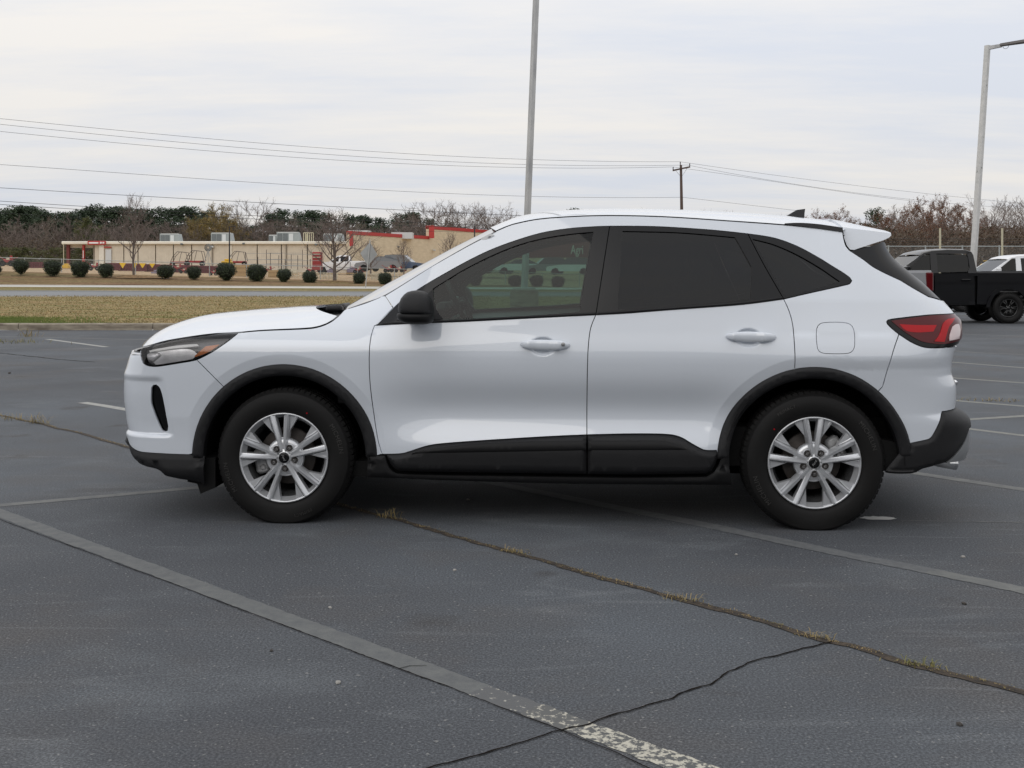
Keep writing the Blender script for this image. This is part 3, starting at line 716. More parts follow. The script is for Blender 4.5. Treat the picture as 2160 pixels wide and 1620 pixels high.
    def mk(side):
        me = bpy.data.meshes.new(name); v, f, nn, m_ = [], [], [], []
        for s_ in side:
            o = len(v); v += [(p.x, p.y * s_, p.z) for p in P3]; nn += [(q.x, q.y * s_, q.z) for q in nrm]
            f += [tuple(i + o for i in (g if s_ > 0 else g[::-1])) for g in fs]; m_ += mi
        me.from_pydata(v, [], f); me.update()
        for q in mats: me.materials.append(q)
        me.polygons.foreach_set('material_index', m_)
        me.shade_smooth()
        if bevel is None: me.normals_split_custom_set_from_vertices(nn)
        return me
    par = parent or car
    if join: return link(name, mk((1, -1)), par, **props)
    o = link(name, mk((1,)), par, **props)
    if pair: link(name, mk((-1,)), par, **props)
    return o
def loft(name, E_, C_, material, p=2.4, ny=28, inner=None, parent=None, s_in=0.0, thick=.0):
    rows = []
    for e, c in zip(E_, C_):
        row = []
        for j in range(ny + 1):
            s = -1 + 2 * j / ny; s = math.copysign(abs(s) ** .85, s); k = abs(s) ** p
            row.append((lerp(c[0], e[0], k), s * abs(e[1]) + 0, lerp(c[2], e[2], k)))
        rows.append(row)
    mb = MB(); mb.grid(rows)
    if inner: mb.grid([[(x, y, z - .03) for x, y, z in r] for r in rows], 1)
    me = mb.mesh(name, [material] + ([inner] if inner else []), smooth=True, fix=False)
    return link(name, me, parent or car)
def resamp(pts, n):
    pts = [Vector(p) for p in pts]; L = [0]
    for a, b in zip(pts, pts[1:]): L.append(L[-1] + (b - a).length)
    out = []
    for i in range(n):
        d = L[-1] * i / (n - 1); k = 0
        while k < len(L) - 2 and d > L[k + 1]: k += 1
        out.append(pts[k].lerp(pts[k + 1], (d - L[k]) / max(1e-9, L[k + 1] - L[k])))
    return out

# handle recesses (before any panel is meshed)
for hx, hy in ((1145, 731), (1579, 713)):
    t, z = inv(hx, hy); DENTS.append((t, z, 0)); _ic.clear()
SEAM_FD = [(790, 687), (783, 708), (779, 745), (780, 800), (787, 862), (796, 922), (806, 972), (816, 990), (832, 998)]
B_SPLIT = [(1257, 664), (1246, 692), (1241, 730), (1239, 780), (1238, 860), (1238, 1003)]
BELT_F = [(793, 686), (830, 684), (900, 681), (978, 678), (1117, 671), (1257, 664)]
BELT_R = [(1257, 664), (1320, 661), (1433, 652), (1567, 642), (1653, 631)]
TOP_F = [(793, 686), (819, 661), (844, 637), (878, 613), (914, 591), (978, 555), (1033, 528), (1089, 507), (1144, 491), (1200, 482), (1256, 478), (1286, 477)]
TOP_R = [(1286, 477), (1340, 477), (1400, 478.5), (1500, 485), (1577, 493)]
TOP_Q = [(1577, 493), (1633, 502), (1683, 520), (1733, 547), (1775, 573), (1793, 586), (1797, 592), (1793, 598), (1780, 602), (1700, 620), (1653, 631)]
WS_E = [(728, 652), (770, 638), (812, 622), (890, 575), (969, 529), (1014, 505), (1046, 489)]
DITCH = [(1046, 488), (1064, 480), (1082, 473.5), (1133, 463), (1200, 457.5), (1283, 455), (1400, 457.5), (1533, 466), (1680, 477), (1777, 489)]
HOODL = [(300, 733), (325, 727), (350, 720), (375, 715), (400, 711), (450, 705), (503, 702)]
HOODB = [(503, 702), (556, 697.5), (642, 694), (672, 690), (695, 681), (713, 668), (728, 652)]
DS, GAPS = [], []
def dz(x0, y0, x1, y1, g):
    a = inv(x0, y0); b = inv(x1, y1); return (min(a[0], b[0]), max(a[0], b[0]), min(a[1], b[1]), max(a[1], b[1]), g)
# fender
AF0, AF1 = 4, 177; AR0, AR1 = 12, 174
arch_fr = arc(0, .482, 3.5, 136)     # right foot to bumper seam
t_, z_ = inv(460, 804)
sa = math.degrees(math.atan2(z_ - .335, t_ + HX))
panel('fender', [[(829, 649), (812, 624), (800, 628)], [(800, 628), (770, 640), (728, 653)], HOODB[::-1], [(503, 702), (496, 708), (478, 722), (450, 741), (430, 752), (415, 759)], [(415, 759), (432, 776), (458, 802)],
    arc(0, .482, sa, 2), [('s', -HX + .482, .352), (808, 957)], [(806, 957), (796, 922), (787, 862), (780, 800), (779, 745), (783, 708), (790, 687)], [(793, 686), (829, 649)]], 'white_paint', grid=.028)
fd_seg = [BELT_F, B_SPLIT[:-1] + [(1238, 917)], [(1238, 917), (1150, 921), (1021, 929), (940, 935), (908, 939), (886, 945), (862, 953), (845, 957), (806, 958)], [(806, 958), (796, 922), (787, 862), (780, 800), (779, 745), (783, 708), (790, 687), (793, 686)]]
fd = panel('front_door', fd_seg, 'white_paint', dense=[dz(1105, 705, 1185, 757, .008)], grid=.028)
rd_seg = [BELT_R, [(1653, 631), (1664, 655), (1672, 685), (1676, 730), (1676, 783)], arc(1, .482, 103, 176), [('s', HX - .482, .37), (1521, 950)], [(1521, 950), (1490, 950), (1478, 946), (1458, 935), (1435, 922), (1405, 916), (1330, 915), (1238, 917)], [(1238, 917), (1238, 860), (1239, 780), (1241, 730), (1246, 692), (1257, 664)]]
tq, zq = inv(1676, 783); ra = math.degrees(math.atan2(zq - .335, tq - HX))
rd_seg[2] = arc(1, .482, ra, 175)
rd = panel('rear_door', rd_seg, 'white_paint', dense=[dz(1540, 690, 1620, 740, .008)], grid=.028)
tb, zb_ = inv(1862, 815); rb = math.degrees(math.atan2(zb_ - .335, tb - HX))
fuel = [[(1722, 715), (1723, 693), (1730, 683), (1745, 680), (1775, 680), (1793, 684), (1801, 696), (1803, 715), (1802, 733), (1795, 743), (1780, 746), (1748, 746), (1733, 744), (1725, 736), (1722, 715)]]
TL_UP = [(1870, 679), (1873, 675), (1881, 673), (1932, 667), (1972, 663.5), (2012, 661)]
TL_LO = [(1870, 679), (1872, 684), (1879, 691), (1896, 705), (1921, 721), (1942, 730.5), (1957, 733.5), (1972, 734), (1996, 733)]
panel('side_frame', [[(829, 649), (812, 624)], [(812, 624)] + WS_E[3:], DITCH, [(1777, 489), (1779, 502), (1784, 519), (1790, 527)], [(1790, 527), (1820, 547), (1850, 568), (1918, 603), (1958, 626)], [(1958, 626), (1987, 635)], [(1987, 635), (2006, 653), (2012, 661)], TL_UP[::-1],
    [(1870, 679), (1872, 684), (1879, 691), (1896, 705)], [(1896, 705), (1882, 748), (1862, 815)], arc(1, .482, rb, ra), rd_seg[1][::-1], TOP_Q[::-1], TOP_R[::-1], TOP_F[::-1], [(793, 686), (829, 649)]],
    'white_paint', holes=[fuel], join=True, inner='interior_trim', grid=.03, hshrink=-.0015, inn_off=-.03, label='white pillar, roof rail and rear quarter in one piece')
panel('fuel_door', fuel, 'white_paint', shrink=.0015, pair=False, grid=.02)
# front bumper: slot hole
slot = [[(319, 818), (323, 812), (330, 811), (336, 816), (341, 828), (346, 850), (351, 878), (355, 900), (354, 908), (348, 911), (342, 908), (334, 892), (325, 870), (319, 852), (318, 838), (319, 818)]]
hb = inv(299, 742)
lowf = [(269, 924), (274, 938), (283, 947), (297, 953), (330, 956), (370, 958), (399, 959)]
lt = inv(269, 924)
panel('front_bumper', [[(296, 741), (299, 758), (302, 766), (310, 771), (322, 773), (340, 772), (384, 765), (402, 762), (415, 759)], [(415, 759), (432, 776), (458, 802)], arc(0, .482, sa, 178), [('s', -HX - .482, .352), (399, 959)],
    lowf[::-1], [('s', lt[0], lt[1]), ('s', TF - .8, lt[1] + .02), ('s', TCF, lt[1] + .02)], [('s', TCF, lt[1] + .02), ('s', TCF, hb[1] - .028)], [('s', TCF, hb[1] - .028), ('s', TF - .6, hb[1] - .026), ('s', hb[0] - .12, hb[1] - .022), (297, 748)], [(297, 748), (296, 741)]],
    'white_paint', holes=[slot], join=True, grid=.022, dense=[(TF - .65, TF + .2, .40, .78, .012)], hshrink=0)
panel('bumper_slot', slot, 'gloss_black', off=-.022, shrink=-.006, grid=.02, flange=.02)
panel('bumper_chin', [lowf + [(420, 960.5), (432, 961)], [(432, 961), (432, 1026)], [(432, 1026), (424, 1018), (400, 1013), (383, 1011), (364, 1007), (349, 1003), (338, 993), (330, 989), (309, 984)], [(309, 984), (292, 976), (280, 962), (272, 940)], [(272, 940), ('s', TF - .7, .33), ('s', TCF, .30)], [('s', TCF, .30), ('s', TCF, lt[1] + .02)], [('s', TCF, lt[1] + .02), ('s', TF - .8, lt[1] + .02), ('s', lt[0], lt[1])]],
    'black_plastic', off=.001, join=True, bevel=(0, .012, .03), shrink=.001, grid=.025)
panel('grille', [[('s', TF - .62, .79), ('s', TCF, .81)], [('s', TCF, .81), ('s', TCF, .56)], [('s', TCF, .56), ('s', TF - .75, .57)], [('s', TF - .75, .57), ('s', TF - .62, .79)]], 'gloss_black', off=.006, join=True, shrink=0)
hz = hb[1]
panel('upper_grille', [[('s', TCF, hz + .004), ('s', TF - .5, hz + .004), ('s', hb[0], hz + .004)], [('s', hb[0], hz + .004), ('s', hb[0], hz - .03)], [('s', hb[0], hz - .03), ('s', TF - .5, hz - .034), ('s', TCF, hz - .034)], [('s', TCF, hz - .034), ('s', TCF, hz + .004)]], 'gloss_black', off=-.010, join=True, shrink=0, step=.02)
panel('chrome_strip', [[('s', TCF, hz - .006), ('s', TF - .5, hz - .006), ('s', hb[0] - .01, hz - .006)], [('s', hb[0] - .01, hz - .006), ('s', hb[0] - .01, hz - .016)], [('s', hb[0] - .01, hz - .016), ('s', TF - .5, hz - .016), ('s', TCF, hz - .016)], [('s', TCF, hz - .016), ('s', TCF, hz - .006)]], 'chrome', off=.0, join=True, shrink=0, step=.02)
# headlight
HL = [[(296, 741), (299, 758), (302, 766), (310, 771), (322, 773), (340, 772), (384, 765), (402, 762), (415, 759)], [(415, 759), (430, 752), (450, 741), (478, 722), (496, 708), (503, 702)], HOODL[::-1] + [(296, 736)], [(296, 736), (296, 741)]]
hlp = outline(HL)
hl = panel('headlight', None, 'headlight_dark', off=-.035, poly=hlp, shrink=.003, pair=False, flange=.0)
def light_bits(hl, sgn):
    pass
def sub(name, segs, m, off, parent, **k): return panel(name, segs, m, off=off, parent=parent, pair=False, flange=.004, shrink=.0005, grid=.02, **k)
sub('reflector', [[(318, 742), (345, 734), (372, 731)], [(372, 731), (402, 737), (414, 747)], [(414, 747), (402, 760)], [(402, 760), (360, 767), (325, 770)], [(325, 770), (316, 760), (318, 742)]], 'headlight_silver', -.02, hl)
sub('projector', [[(303, 746), (312, 741), (330, 740)], [(330, 740), (340, 748), (333, 757), (321, 767)], [(321, 767), (308, 764)], [(308, 764), (303, 755), (303, 746)]], 'headlight_silver', -.012, hl, bevel=(-.014, .002, .014))
sub('running_light', [[(312, 739), (340, 733), (375, 727), (415, 724)], [(415, 724), (419, 729)], [(419, 729), (380, 733), (345, 738), (314, 743)], [(314, 743), (312, 739)]], 'lamp_white', -.008, hl)
sub('indicator', [[(433, 729), (463, 725)], [(463, 725), (440, 742), (412, 753)], [(412, 753), (408, 752)], [(408, 752), (433, 729)]], 'amber_plastic', -.008, hl)
rim_h = inset(hlp, .009)
panel('bezel', None, 'gloss_black', off=-.004, poly=hlp, holes=[[(float(a), float(b)) for a, b in rim_h]], shrink=.002, hshrink=0, parent=hl, pair=False, grid=.03, flange=.03)
panel('lens', None, 'lens_glass', off=-.001, poly=inset(hlp, .003), shrink=0, parent=hl, pair=False, flange=0)
for o in [hl]:
    r = link('headlight', bpy.data.meshes.new('headlight_far'), car)
    def mir(src, par, obj=None):
        me = src.data.copy(); b = bmesh.new(); b.from_mesh(me)
        for v in b.verts: v.co.y *= -1
        bmesh.ops.reverse_faces(b, faces=b.faces); b.to_mesh(me); b.free(); me.shade_smooth()
        q = obj or link(src.name.split('.')[0], me, par)
        if obj: obj.data = me
        for c in src.children: mir(c, q)
        return q
    mir(hl, car, r)
# window surrounds and glass
GF = [[(936, 676), (1020, 672), (1120, 666), (1222, 658)], [(1222, 658), (1237, 570), (1252, 489)], [(1252, 489), (1200, 494), (1144, 503), (1089, 518), (1033, 541), (978, 569), (945, 589), (913, 609)], [(913, 609), (915, 630), (922, 655), (936, 676)]]
GR = [[(1303, 653), (1433, 645), (1583, 631)], [(1583, 631), (1585, 563)], [(1585, 563), (1560, 517), (1550, 500.5)], [(1550, 500.5), (1433, 490.5), (1313, 487.5)], [(1313, 487.5), (1308, 570), (1303, 653)]]
GQ = [[(1657, 626), (1700, 615), (1772, 594)], [(1772, 594), (1733, 567), (1683, 538), (1633, 516), (1587, 504)], [(1587, 504), (1620, 562), (1657, 626)]]
SPL = [(1286, 477), (1273, 560), (1257, 664)]; SPQ = [(1577, 493), (1612, 560), (1653, 631)]
k_ = dict(grid=.035, hshrink=0, inner='interior_trim', inn_off=-.03)
f1 = panel('window_frame', [BELT_F, SPL[::-1], TOP_F[::-1]], 'gloss_black', off=.0015, holes=[GF], label='black front door window frame', **k_)
f2 = panel('window_frame', [BELT_R, SPQ[::-1], TOP_R[::-1], SPL], 'gloss_black', off=.0015, holes=[GR], **k_)
f3 = panel('window_frame', [[(1653, 631)] + TOP_Q[:-1][::-1][:-1] + [(1577, 493)], SPQ], 'gloss_black', off=.0015, holes=[GQ], **k_)
panel('front_window', GF, 'clear_glass', off=-.006, shrink=-.004, flange=0)
panel('rear_door_window', GR, 'privacy_glass', off=-.006, shrink=-.004, flange=0)
panel('quarter_window', GQ, 'privacy_glass', off=-.006, shrink=-.004, flange=0)
panel('belt_moulding', [[(793, 687), (830, 685), (900, 682), (978, 679), (1117, 672), (1256, 665)], [(1256, 665), (1257, 659)], [(1257, 659), (1117, 666), (978, 673), (900, 677), (812, 680)], [(812, 680), (793, 687)]], 'black_plastic', off=.002, bevel=(0, .008, .006), shrink=0, grid=.05)
panel('belt_moulding', [[(1259, 665), (1320, 661), (1433, 653), (1567, 643), (1652, 631.5)], [(1652, 631.5), (1650, 626)], [(1650, 626), (1567, 636), (1433, 646.5), (1320, 655), (1260, 659)], [(1260, 659), (1259, 665)]], 'black_plastic', off=.002, bevel=(0, .008, .006), shrink=0, grid=.05)
panel('mirror_sail', [[(836, 677), (912, 612)], [(912, 612), (914, 630), (921, 655), (935, 674)], [(935, 674), (836, 677)]], 'black_plastic', off=.004, shrink=0, grid=.04)
# lower cladding
panel('door_cladding', [[(814, 959), (845, 957), (862, 953), (886, 945), (908, 939), (940, 935), (1021, 929), (1150, 921), (1238, 917)], [(1238, 917), (1238, 1001)], [(1238, 1001), (1100, 999), (900, 996), (840, 994)], [(840, 994), (826, 984), (814, 959)]],
      'black_plastic', off=.001, bevel=(-.004, .016, .022), shrink=.0022, grid=.03)
panel('door_cladding', [[(1239, 917), (1330, 915), (1405, 916), (1435, 922), (1458, 935), (1478, 946), (1490, 950), (1518, 951)], [(1518, 951), (1512, 975), (1504, 990), (1490, 1000)], [(1490, 1000), (1350, 1002), (1239, 1001)], [(1239, 1001), (1239, 917)]],
      'black_plastic', off=.001, bevel=(-.004, .016, .022), shrink=.0022, grid=.03)
panel('sill', [[(776, 961), (812, 961)], [(812, 961), (822, 988), (838, 999)], [(838, 999), (900, 1002), (1100, 1005), (1238, 1007), (1350, 1008), (1490, 1006)], [(1490, 1006), (1508, 994), (1518, 975), (1524, 952)], [(1524, 952), (1536, 952), (1540, 1000), (1543, 1022)], [(1543, 1022), (1239, 1020), (1021, 1015), (776, 1006)], [(776, 1006), (776, 961)]],
      'sill_plastic', off=.004, bevel=(0, .008, .02), shrink=0, grid=.035)
for s_, i in ((GF, 0),):
    pass
panel('cladding_inlay', [[(868, 956), (900, 948), (1000, 937), (1120, 932), (1236, 930)], [(1236, 930), (1236, 950)], [(1236, 950), (1000, 954), (868, 956)]], 'sill_plastic', off=.016, bevel=(0, .006, .01), shrink=0, grid=.04)
panel('cladding_inlay', [[(1241, 930), (1330, 930), (1390, 930), (1420, 935), (1440, 942), (1452, 950)], [(1452, 950), (1380, 950), (1241, 950)], [(1241, 950), (1241, 930)]], 'sill_plastic', off=.016, bevel=(0, .006, .01), shrink=0, grid=.04)
# arch trims
for wi, (a0, a1) in ((0, (1, 181)), (1, (4, 178))):
    seg = [arc(wi, .483, a0, a1, 60), [arc(wi, .483, a1, a1, 1)[0], arc(wi, .425, a1, a1, 1)[0]], arc(wi, .425, a1, a0, 60), [arc(wi, .425, a0, a0, 1)[0], arc(wi, .483, a0, a0, 1)[0]]]
    panel('wheel_arch_trim', seg, 'black_plastic', off=.002, bevel=(0, .012, .012), shrink=0, grid=.02, flange=.05)
# rear
RB = [(1912, 937), (1930, 933), (1953, 928), (1963, 924), (1971, 912), (1982, 889), (1987.5, 868)]
lb = inv(1987.5, 868); tlr = inv(1996, 733)
panel('rear_bumper', [[(1896, 705), (1921, 721), (1942, 730.5), (1957, 733.5), (1972, 734), (1996, 733)], [(1996, 733), ('s', tlr[0] + .12, tlr[1]), ('s', TCR, tlr[1])], [('s', TCR, tlr[1]), ('s', TCR, lb[1])], [('s', TCR, lb[1]), ('s', lb[0] + .3, lb[1] + .005), (1987.5, 868)], RB[::-1], [RB[0], ('s', HX + .45, .45)], arc(1, .482, 16, rb), [(1862, 815), (1882, 748), (1896, 705)]],
      'white_paint', join=True, grid=.022)
SKD = [(2041, 908), (2034, 930), (2021, 951), (2006, 967), (1994, 976)]
zs_ = inv(2041, 908)
panel('rear_bumper_cladding', [RB, [(1987.5, 868), ('s', lb[0] + .3, lb[1] + .005), ('s', TCR, lb[1])], [('s', TCR, lb[1]), ('s', TCR, zs_[1] + .02)], [('s', TCR, zs_[1] + .02), ('s', zs_[0] + .15, zs_[1]), (2041, 908)], SKD, [(1994, 976), (1968, 983), (1945, 989), (1936, 993.6), (1901, 996), (1868, 994)], [(1868, 994), ('s', HX + .43, .40)], [('s', HX + .43, .40), ('s', HX + .47, .42), RB[0]]],
      'black_plastic', off=.001, join=True, bevel=(-.002, .010, .016), shrink=.0015, grid=.022)
panel('rear_skid_plate', [SKD[::-1], [(2041, 908), ('s', zs_[0] + .15, zs_[1]), ('s', TCR, zs_[1] + .02)], [('s', TCR, zs_[1] + .02), ('s', TCR, .34)], [('s', TCR, .34), (1994, 976)]], 'skid_silver', off=.004, join=True, shrink=.001, grid=.025)
mb = MB(); pk = [CP(px, py, y=-.86) for px, py in [(1850, 925), (1912, 938), (1990, 972), (1968, 983), (1945, 989), (1936, 994), (1868, 995)]]; mb.prism([(p.x, p.z) for p in pk], -.86, -.3); mb.build('rear_splash_guard', 'rubber_black', car)
gl = inv(1987, 635); tlx = tlr[0] + .24
panel('tailgate', [[(1987, 635), (2006, 653), (2012, 661)], [(2012, 661), ('s', tlx + .01, inv(2012, 661)[1] - .03), ('s', tlx + .01, tlr[1])], [('s', tlx + .01, tlr[1]), ('s', TCR, tlr[1])], [('s', TCR, tlr[1]), ('s', TCR, gl[1])], [('s', TCR, gl[1]), ('s', gl[0] + .3, gl[1]), (1987, 635)]],
      'white_paint', join=True, grid=.03)
tlx = tlr[0] + .24
TLseg = [TL_UP, [(2012, 661), ('s', tlx, inv(2012, 661)[1] - .02)], [('s', tlx, inv(2012, 661)[1] - .02), ('s', tlx, tlr[1] + .02)], [('s', tlx, tlr[1] + .02), (1996, 733)], TL_LO[::-1]]
tlp = outline(TLseg)
tl = panel('taillight', None, 'gloss_black', off=.002, poly=tlp, shrink=.002, pair=False, grid=.02)
sub('lens', [[(1879, 677), (1932, 669.5), (1972, 665.5), (2012, 663)], [(2012, 664), ('s', tlx - .01, 1.03), ('s', tlx - .01, .96)], [('s', tlx - .01, .96), (1996, 725), (1960, 724), (1935, 717), (1903, 697), (1879, 677)]], 'tail_dark_red', .005, tl)
sub('light_bar', [[(1998, 674), (2012, 672)], [(2012, 672), (2000, 690), (1990, 722)], [(1990, 722), (1969, 721)], [(1969, 721), (1980, 705), (1988, 682), (1998, 674)]], 'tail_red', .008, tl)
sub('lower_strip', [[(1896, 684), (1930, 686), (1975, 686)], [(1975, 686), (1968, 700)], [(1968, 700), (1935, 702), (1910, 698), (1896, 684)]], 'tail_red', .006, tl)
sub('reversing_light', [[(2006, 690), (2012, 685), (2019, 684)], [(2019, 684), (2022, 695), (2020, 714)], [(2020, 714), (1999, 719)], [(1999, 719), (2001, 706), (2006, 690)]], 'tail_clear', .010, tl)
mir(tl, car)
panel('side_glass_trim', [[(1791, 530), (1830, 520), (1862, 509), (1868, 514)], [(1868, 514), (1874, 530), (1893, 552), (1925, 579), (1955, 604), (1984, 632)], [(1984, 632), (1959, 626)], [(1959, 626), (1918, 603), (1850, 568), (1820, 547), (1791, 530)]], 'gloss_black', off=.0, pair=True, grid=.03)

# roof, bonnet, screens
def Spx(pts, off=0): return [S(*inv(*p), off) for p in pts]
def cen(pts, dz_=0, dx=0): return [CP(px, py, y=0.0) + Vector((dx, 0, dz_)) for px, py in pts]
n = 30
E_ = resamp(Spx(catmull([(1046, 486), (1064, 478), (1082, 471.5), (1133, 461), (1200, 455.5), (1283, 453), (1400, 455.5), (1533, 464), (1680, 474.5), (1777, 486)], 10), -.004), n)
C_ = resamp(cen(catmull([(1041, 484), (1083, 466), (1111, 458), (1150, 452), (1200, 447.5), (1283, 445), (1400, 446), (1533, 451.5), (1650, 460), (1777, 474)], 10), .004), n)
loft('roof', E_, C_, 'white_paint', p=2.6, inner='interior_trim')
E_ = resamp([p + Vector((0, 0, .002)) for p in Spx(catmull([(300, 732), (325, 725.5), (350, 718.5), (400, 710), (450, 703.5), (503, 700.5), (556, 696), (642, 692), (672, 688), (695, 679), (711, 667)], 6), -.001)], n)
hp = [(277, 739, -.62), (281, 729, -.56), (313, 706, -.45), (355, 687, -.35), (412, 670.5, -.28), (470, 661.5, -.2), (556, 652, -.1), (642, 645, 0), (684, 643, 0)]
C_ = resamp([CP(px, py, y=yy) + Vector((0, -yy, 0.012 * smooth01(-yy * 3))) for px, py, yy in catmull(hp, 6)], n)
C_ = [Vector((c.x, 0, c.z)) for c in C_]
loft('hood', E_, C_, 'white_paint', p=2.5)
E_ = resamp(Spx(catmull([(735, 651), (770, 639), (812, 623), (890, 576), (969, 530), (1014, 505.5), (1045, 490)], 10), -.012), n)
C_ = resamp(cen([(733, 650), (810, 605), (894, 560), (969, 520), (1042, 484)], 0, .0), n)
loft('windshield', E_, C_, 'screen_glass', p=2.2)
E_ = resamp(Spx(catmull([(1868, 516), (1874, 530), (1893, 552), (1925, 579), (1955, 604), (1985, 632)], 10), -.004), n)
loft('rear_window', E_, [e + Vector((.075, 0, .005)) for e in E_], 'privacy_glass', p=2.4)
# cowl between bonnet and screen, with the wiper
mb = MB(); c0 = CP(684, 647, y=0); c1 = CP(740, 648, y=0)
mb.box(((c0.x + c1.x) / 2 + .10, 0, .985), (.42, 1.36, .10)); mb.build('cowl', 'black_plastic', car)
mb = MB(); a = CP(700, 653, y=-.50); b = CP(740, 640, y=-.2)
mb.tube([CP(697, 654, y=-.52), CP(712, 648, y=-.5), CP(722, 645, y=-.45), CP(736, 641, y=-.1)], [.012, .016, .014, .008], 6); mb.box(CP(706, 651, y=-.55), (.09, .05, .035), bev=.01)
mb.build('wiper', 'black_plastic', car, smooth=True)
# ditch strips and screen seals
for s_ in (1, -1):
    mb = MB(); mb.tube([Vector((p.x, p.y * s_, p.z)) for p in Spx(catmull([(1046, 487.5), (1064, 479.5), (1082, 473), (1133, 462.5), (1200, 457), (1283, 454.5), (1400, 457), (1533, 465.5), (1680, 476.2), (1777, 487.8)], 14), -.003)], .0045, 5); mb.build('roof_ditch_trim', 'rubber_black', car)
    mb = MB(); mb.tube([Vector((p.x, p.y * s_, p.z)) for p in Spx(catmull([(735, 650.5), (770, 638), (812, 622), (890, 575), (969, 529), (1014, 504.5), (1045, 489)], 14), -.006)], .0055, 5); mb.build('windshield_seal', 'seal_grey', car)
panel('roof_rail_cap', [[(1655, 472), (1700, 471.5), (1777, 481)], [(1777, 481), (1778, 490)], [(1778, 490), (1720, 482), (1655, 474)], [(1655, 474), (1655, 472)]], 'black_plastic', off=.006, shrink=0, grid=.03)
# spoiler
sp = [(1779, 478), (1800, 481), (1840, 486), (1876, 490.5), (1883, 492.5), (1883.5, 496), (1878, 501), (1865, 507), (1830, 518), (1800, 528), (1791, 527), (1785, 518), (1780, 501)]
mb = MB(); rows = []; ye = .665
near = [CP(px, py, y=-ye) for px, py in sp]
for j in range(25):
    s = -1 + 2 * j / 24; k = 1 - abs(s) ** 2.5; sh = 1 - max(0, abs(s) - .97) / .03 * .03
    cx_ = sum(p.x for p in near) / len(near); cz_ = sum(p.z for p in near) / len(near)
    rows.append([(cx_ + (p.x - cx_) * sh + .05 * k * smooth01((p.x - near[0].x) / .25), s * (ye - .30 * (p.z - cz_ + .04)), cz_ + (p.z - cz_) * sh + .030 * k + .04 * k * (1 - smooth01((p.x - near[0].x) / .28)) * (p.z > near[0].z - .04)) for p in near])
mb.grid(rows, closed=True); m0 = len(near)
mb.f.append(tuple(range(m0))); mb.m.append(0); mb.f.append(tuple(24 * m0 + i for i in range(m0))[::-1]); mb.m.append(0)
mb.build('spoiler', 'white_paint', car, smooth=True, angle=R(38))
# shark fin aerial
mb = MB(); y0 = -.0
fin = [(1648, 463), (1665, 452), (1680, 443), (1698, 440.5), (1696, 450), (1694, 463)]
pf = [CP(px, py, y=y0) for px, py in fin]; b0 = [(p.x, p.z) for p in pf]; base = .035
rows = []
zt = max(p[1] for p in b0); zl = min(p[1] for p in b0)
vs_ = []
for sgn in (-1, 1): vs_ += [(x, sgn * lerp(base, .006, (z - zl) / (zt - zl)), z) for x, z in b0]
q = len(b0); mb.add(vs_, [tuple(range(q)), tuple(range(2 * q - 1, q - 1, -1))] + [(i, (i + 1) % q, q + (i + 1) % q, q + i) for i in range(q)])
mb.build('shark_fin_aerial', 'black_plastic', car, smooth=True, angle=R(40))
# exhaust tip and rear skid
mb = MB(); e0 = CP(1972, 972, y=-.42); e1 = CP(2030, 968, y=-.42); mb.lathe([(.026, 0), (.030, .02), (.030, .115), (.026, .115), (.024, .05)], 20, 'z')
T = Matrix.Translation(e0) @ Matrix.Rotation(R(100), 4, 'Y'); mb.v = [tuple(T @ Vector(v)) for v in mb.v]; mb.build('exhaust_tip', 'chrome', car, smooth=True)
mb = MB(); q = CP(2019, 808, y=-.35); mb.box(q + Vector((-.008, .25, 0)), (.03, .5, .03), bev=.01); mb.build('tailgate_garnish', 'chrome', car)
# inner shell, floor, wheel housings
mb = MB()
for s_ in (1, -1):
    ts = [lerp(TCF + .01, TCR - .01, i / 90) for i in range(91)]; zs = [.30, .34, .44, .54, .64, .74, .84, .9]
    rows = []
    for z in zs: rows.append([S(t, lerp(.44 if (t > 1.3 or t < -1.5) else .30, (.955 if t > -.9 else .86), (z - .30) / .60), -.035) for t in ts])
    for i in range(len(zs) - 1):
        for j in range(90):
            q = [rows[i][j], rows[i][j + 1], rows[i + 1][j + 1], rows[i + 1][j]]
            if any(math.hypot(p.x - wx, p.z - .335) < .455 for p in q for wx in (-HX, HX)): continue
            mb.add([(p.x, p.y * s_, p.z) for p in q], [(0, 1, 2, 3)])
for wx in (-HX, HX):
    for s_ in (1, -1):
        rows = []
        for k in range(33):
            a = R(lerp(-1, 181, k / 32)); rows.append([(wx + r * math.cos(a), s_ * y, .335 + r * math.sin(a)) for r, y in ((.445, -(HW - .012)), (.445, -.6), (.2, -.6))])
        mb.grid(rows)
    mb.box((wx, 0, .55), (.7, 1.2, .5))
mb.box((-.05, 0, .27), (1.95, 1.68, .08)); mb.box((-1.75, 0, .42), (.5, 1.2, .3)); mb.box((1.85, 0, .45), (.35, 1.3, .16)); mb.box((-.2, 0, .2), (3.0, .3, .06)); mb.box((1.0, .0, .24), (.7, .9, .08))
mb.box((-1.25, 0, .80), (.75, 1.45, .16)); mb.box((.15, 0, .40), (1.9, 1.6, .2))
mb.build('underbody', 'rubber_black', car, label='black inner body, floor and wheel housings')
# front splash flap and mud deflectors
mb = MB(); pk = [CP(px, py, y=-.80) for px, py in [(400, 962), (404, 1012), (424, 1016), (431, 1037), (462, 1024), (462, 962)]]; mb.prism([(p.x, p.z) for p in pk], -.86, -.3); mb.build('air_deflector', 'rubber_black', car)

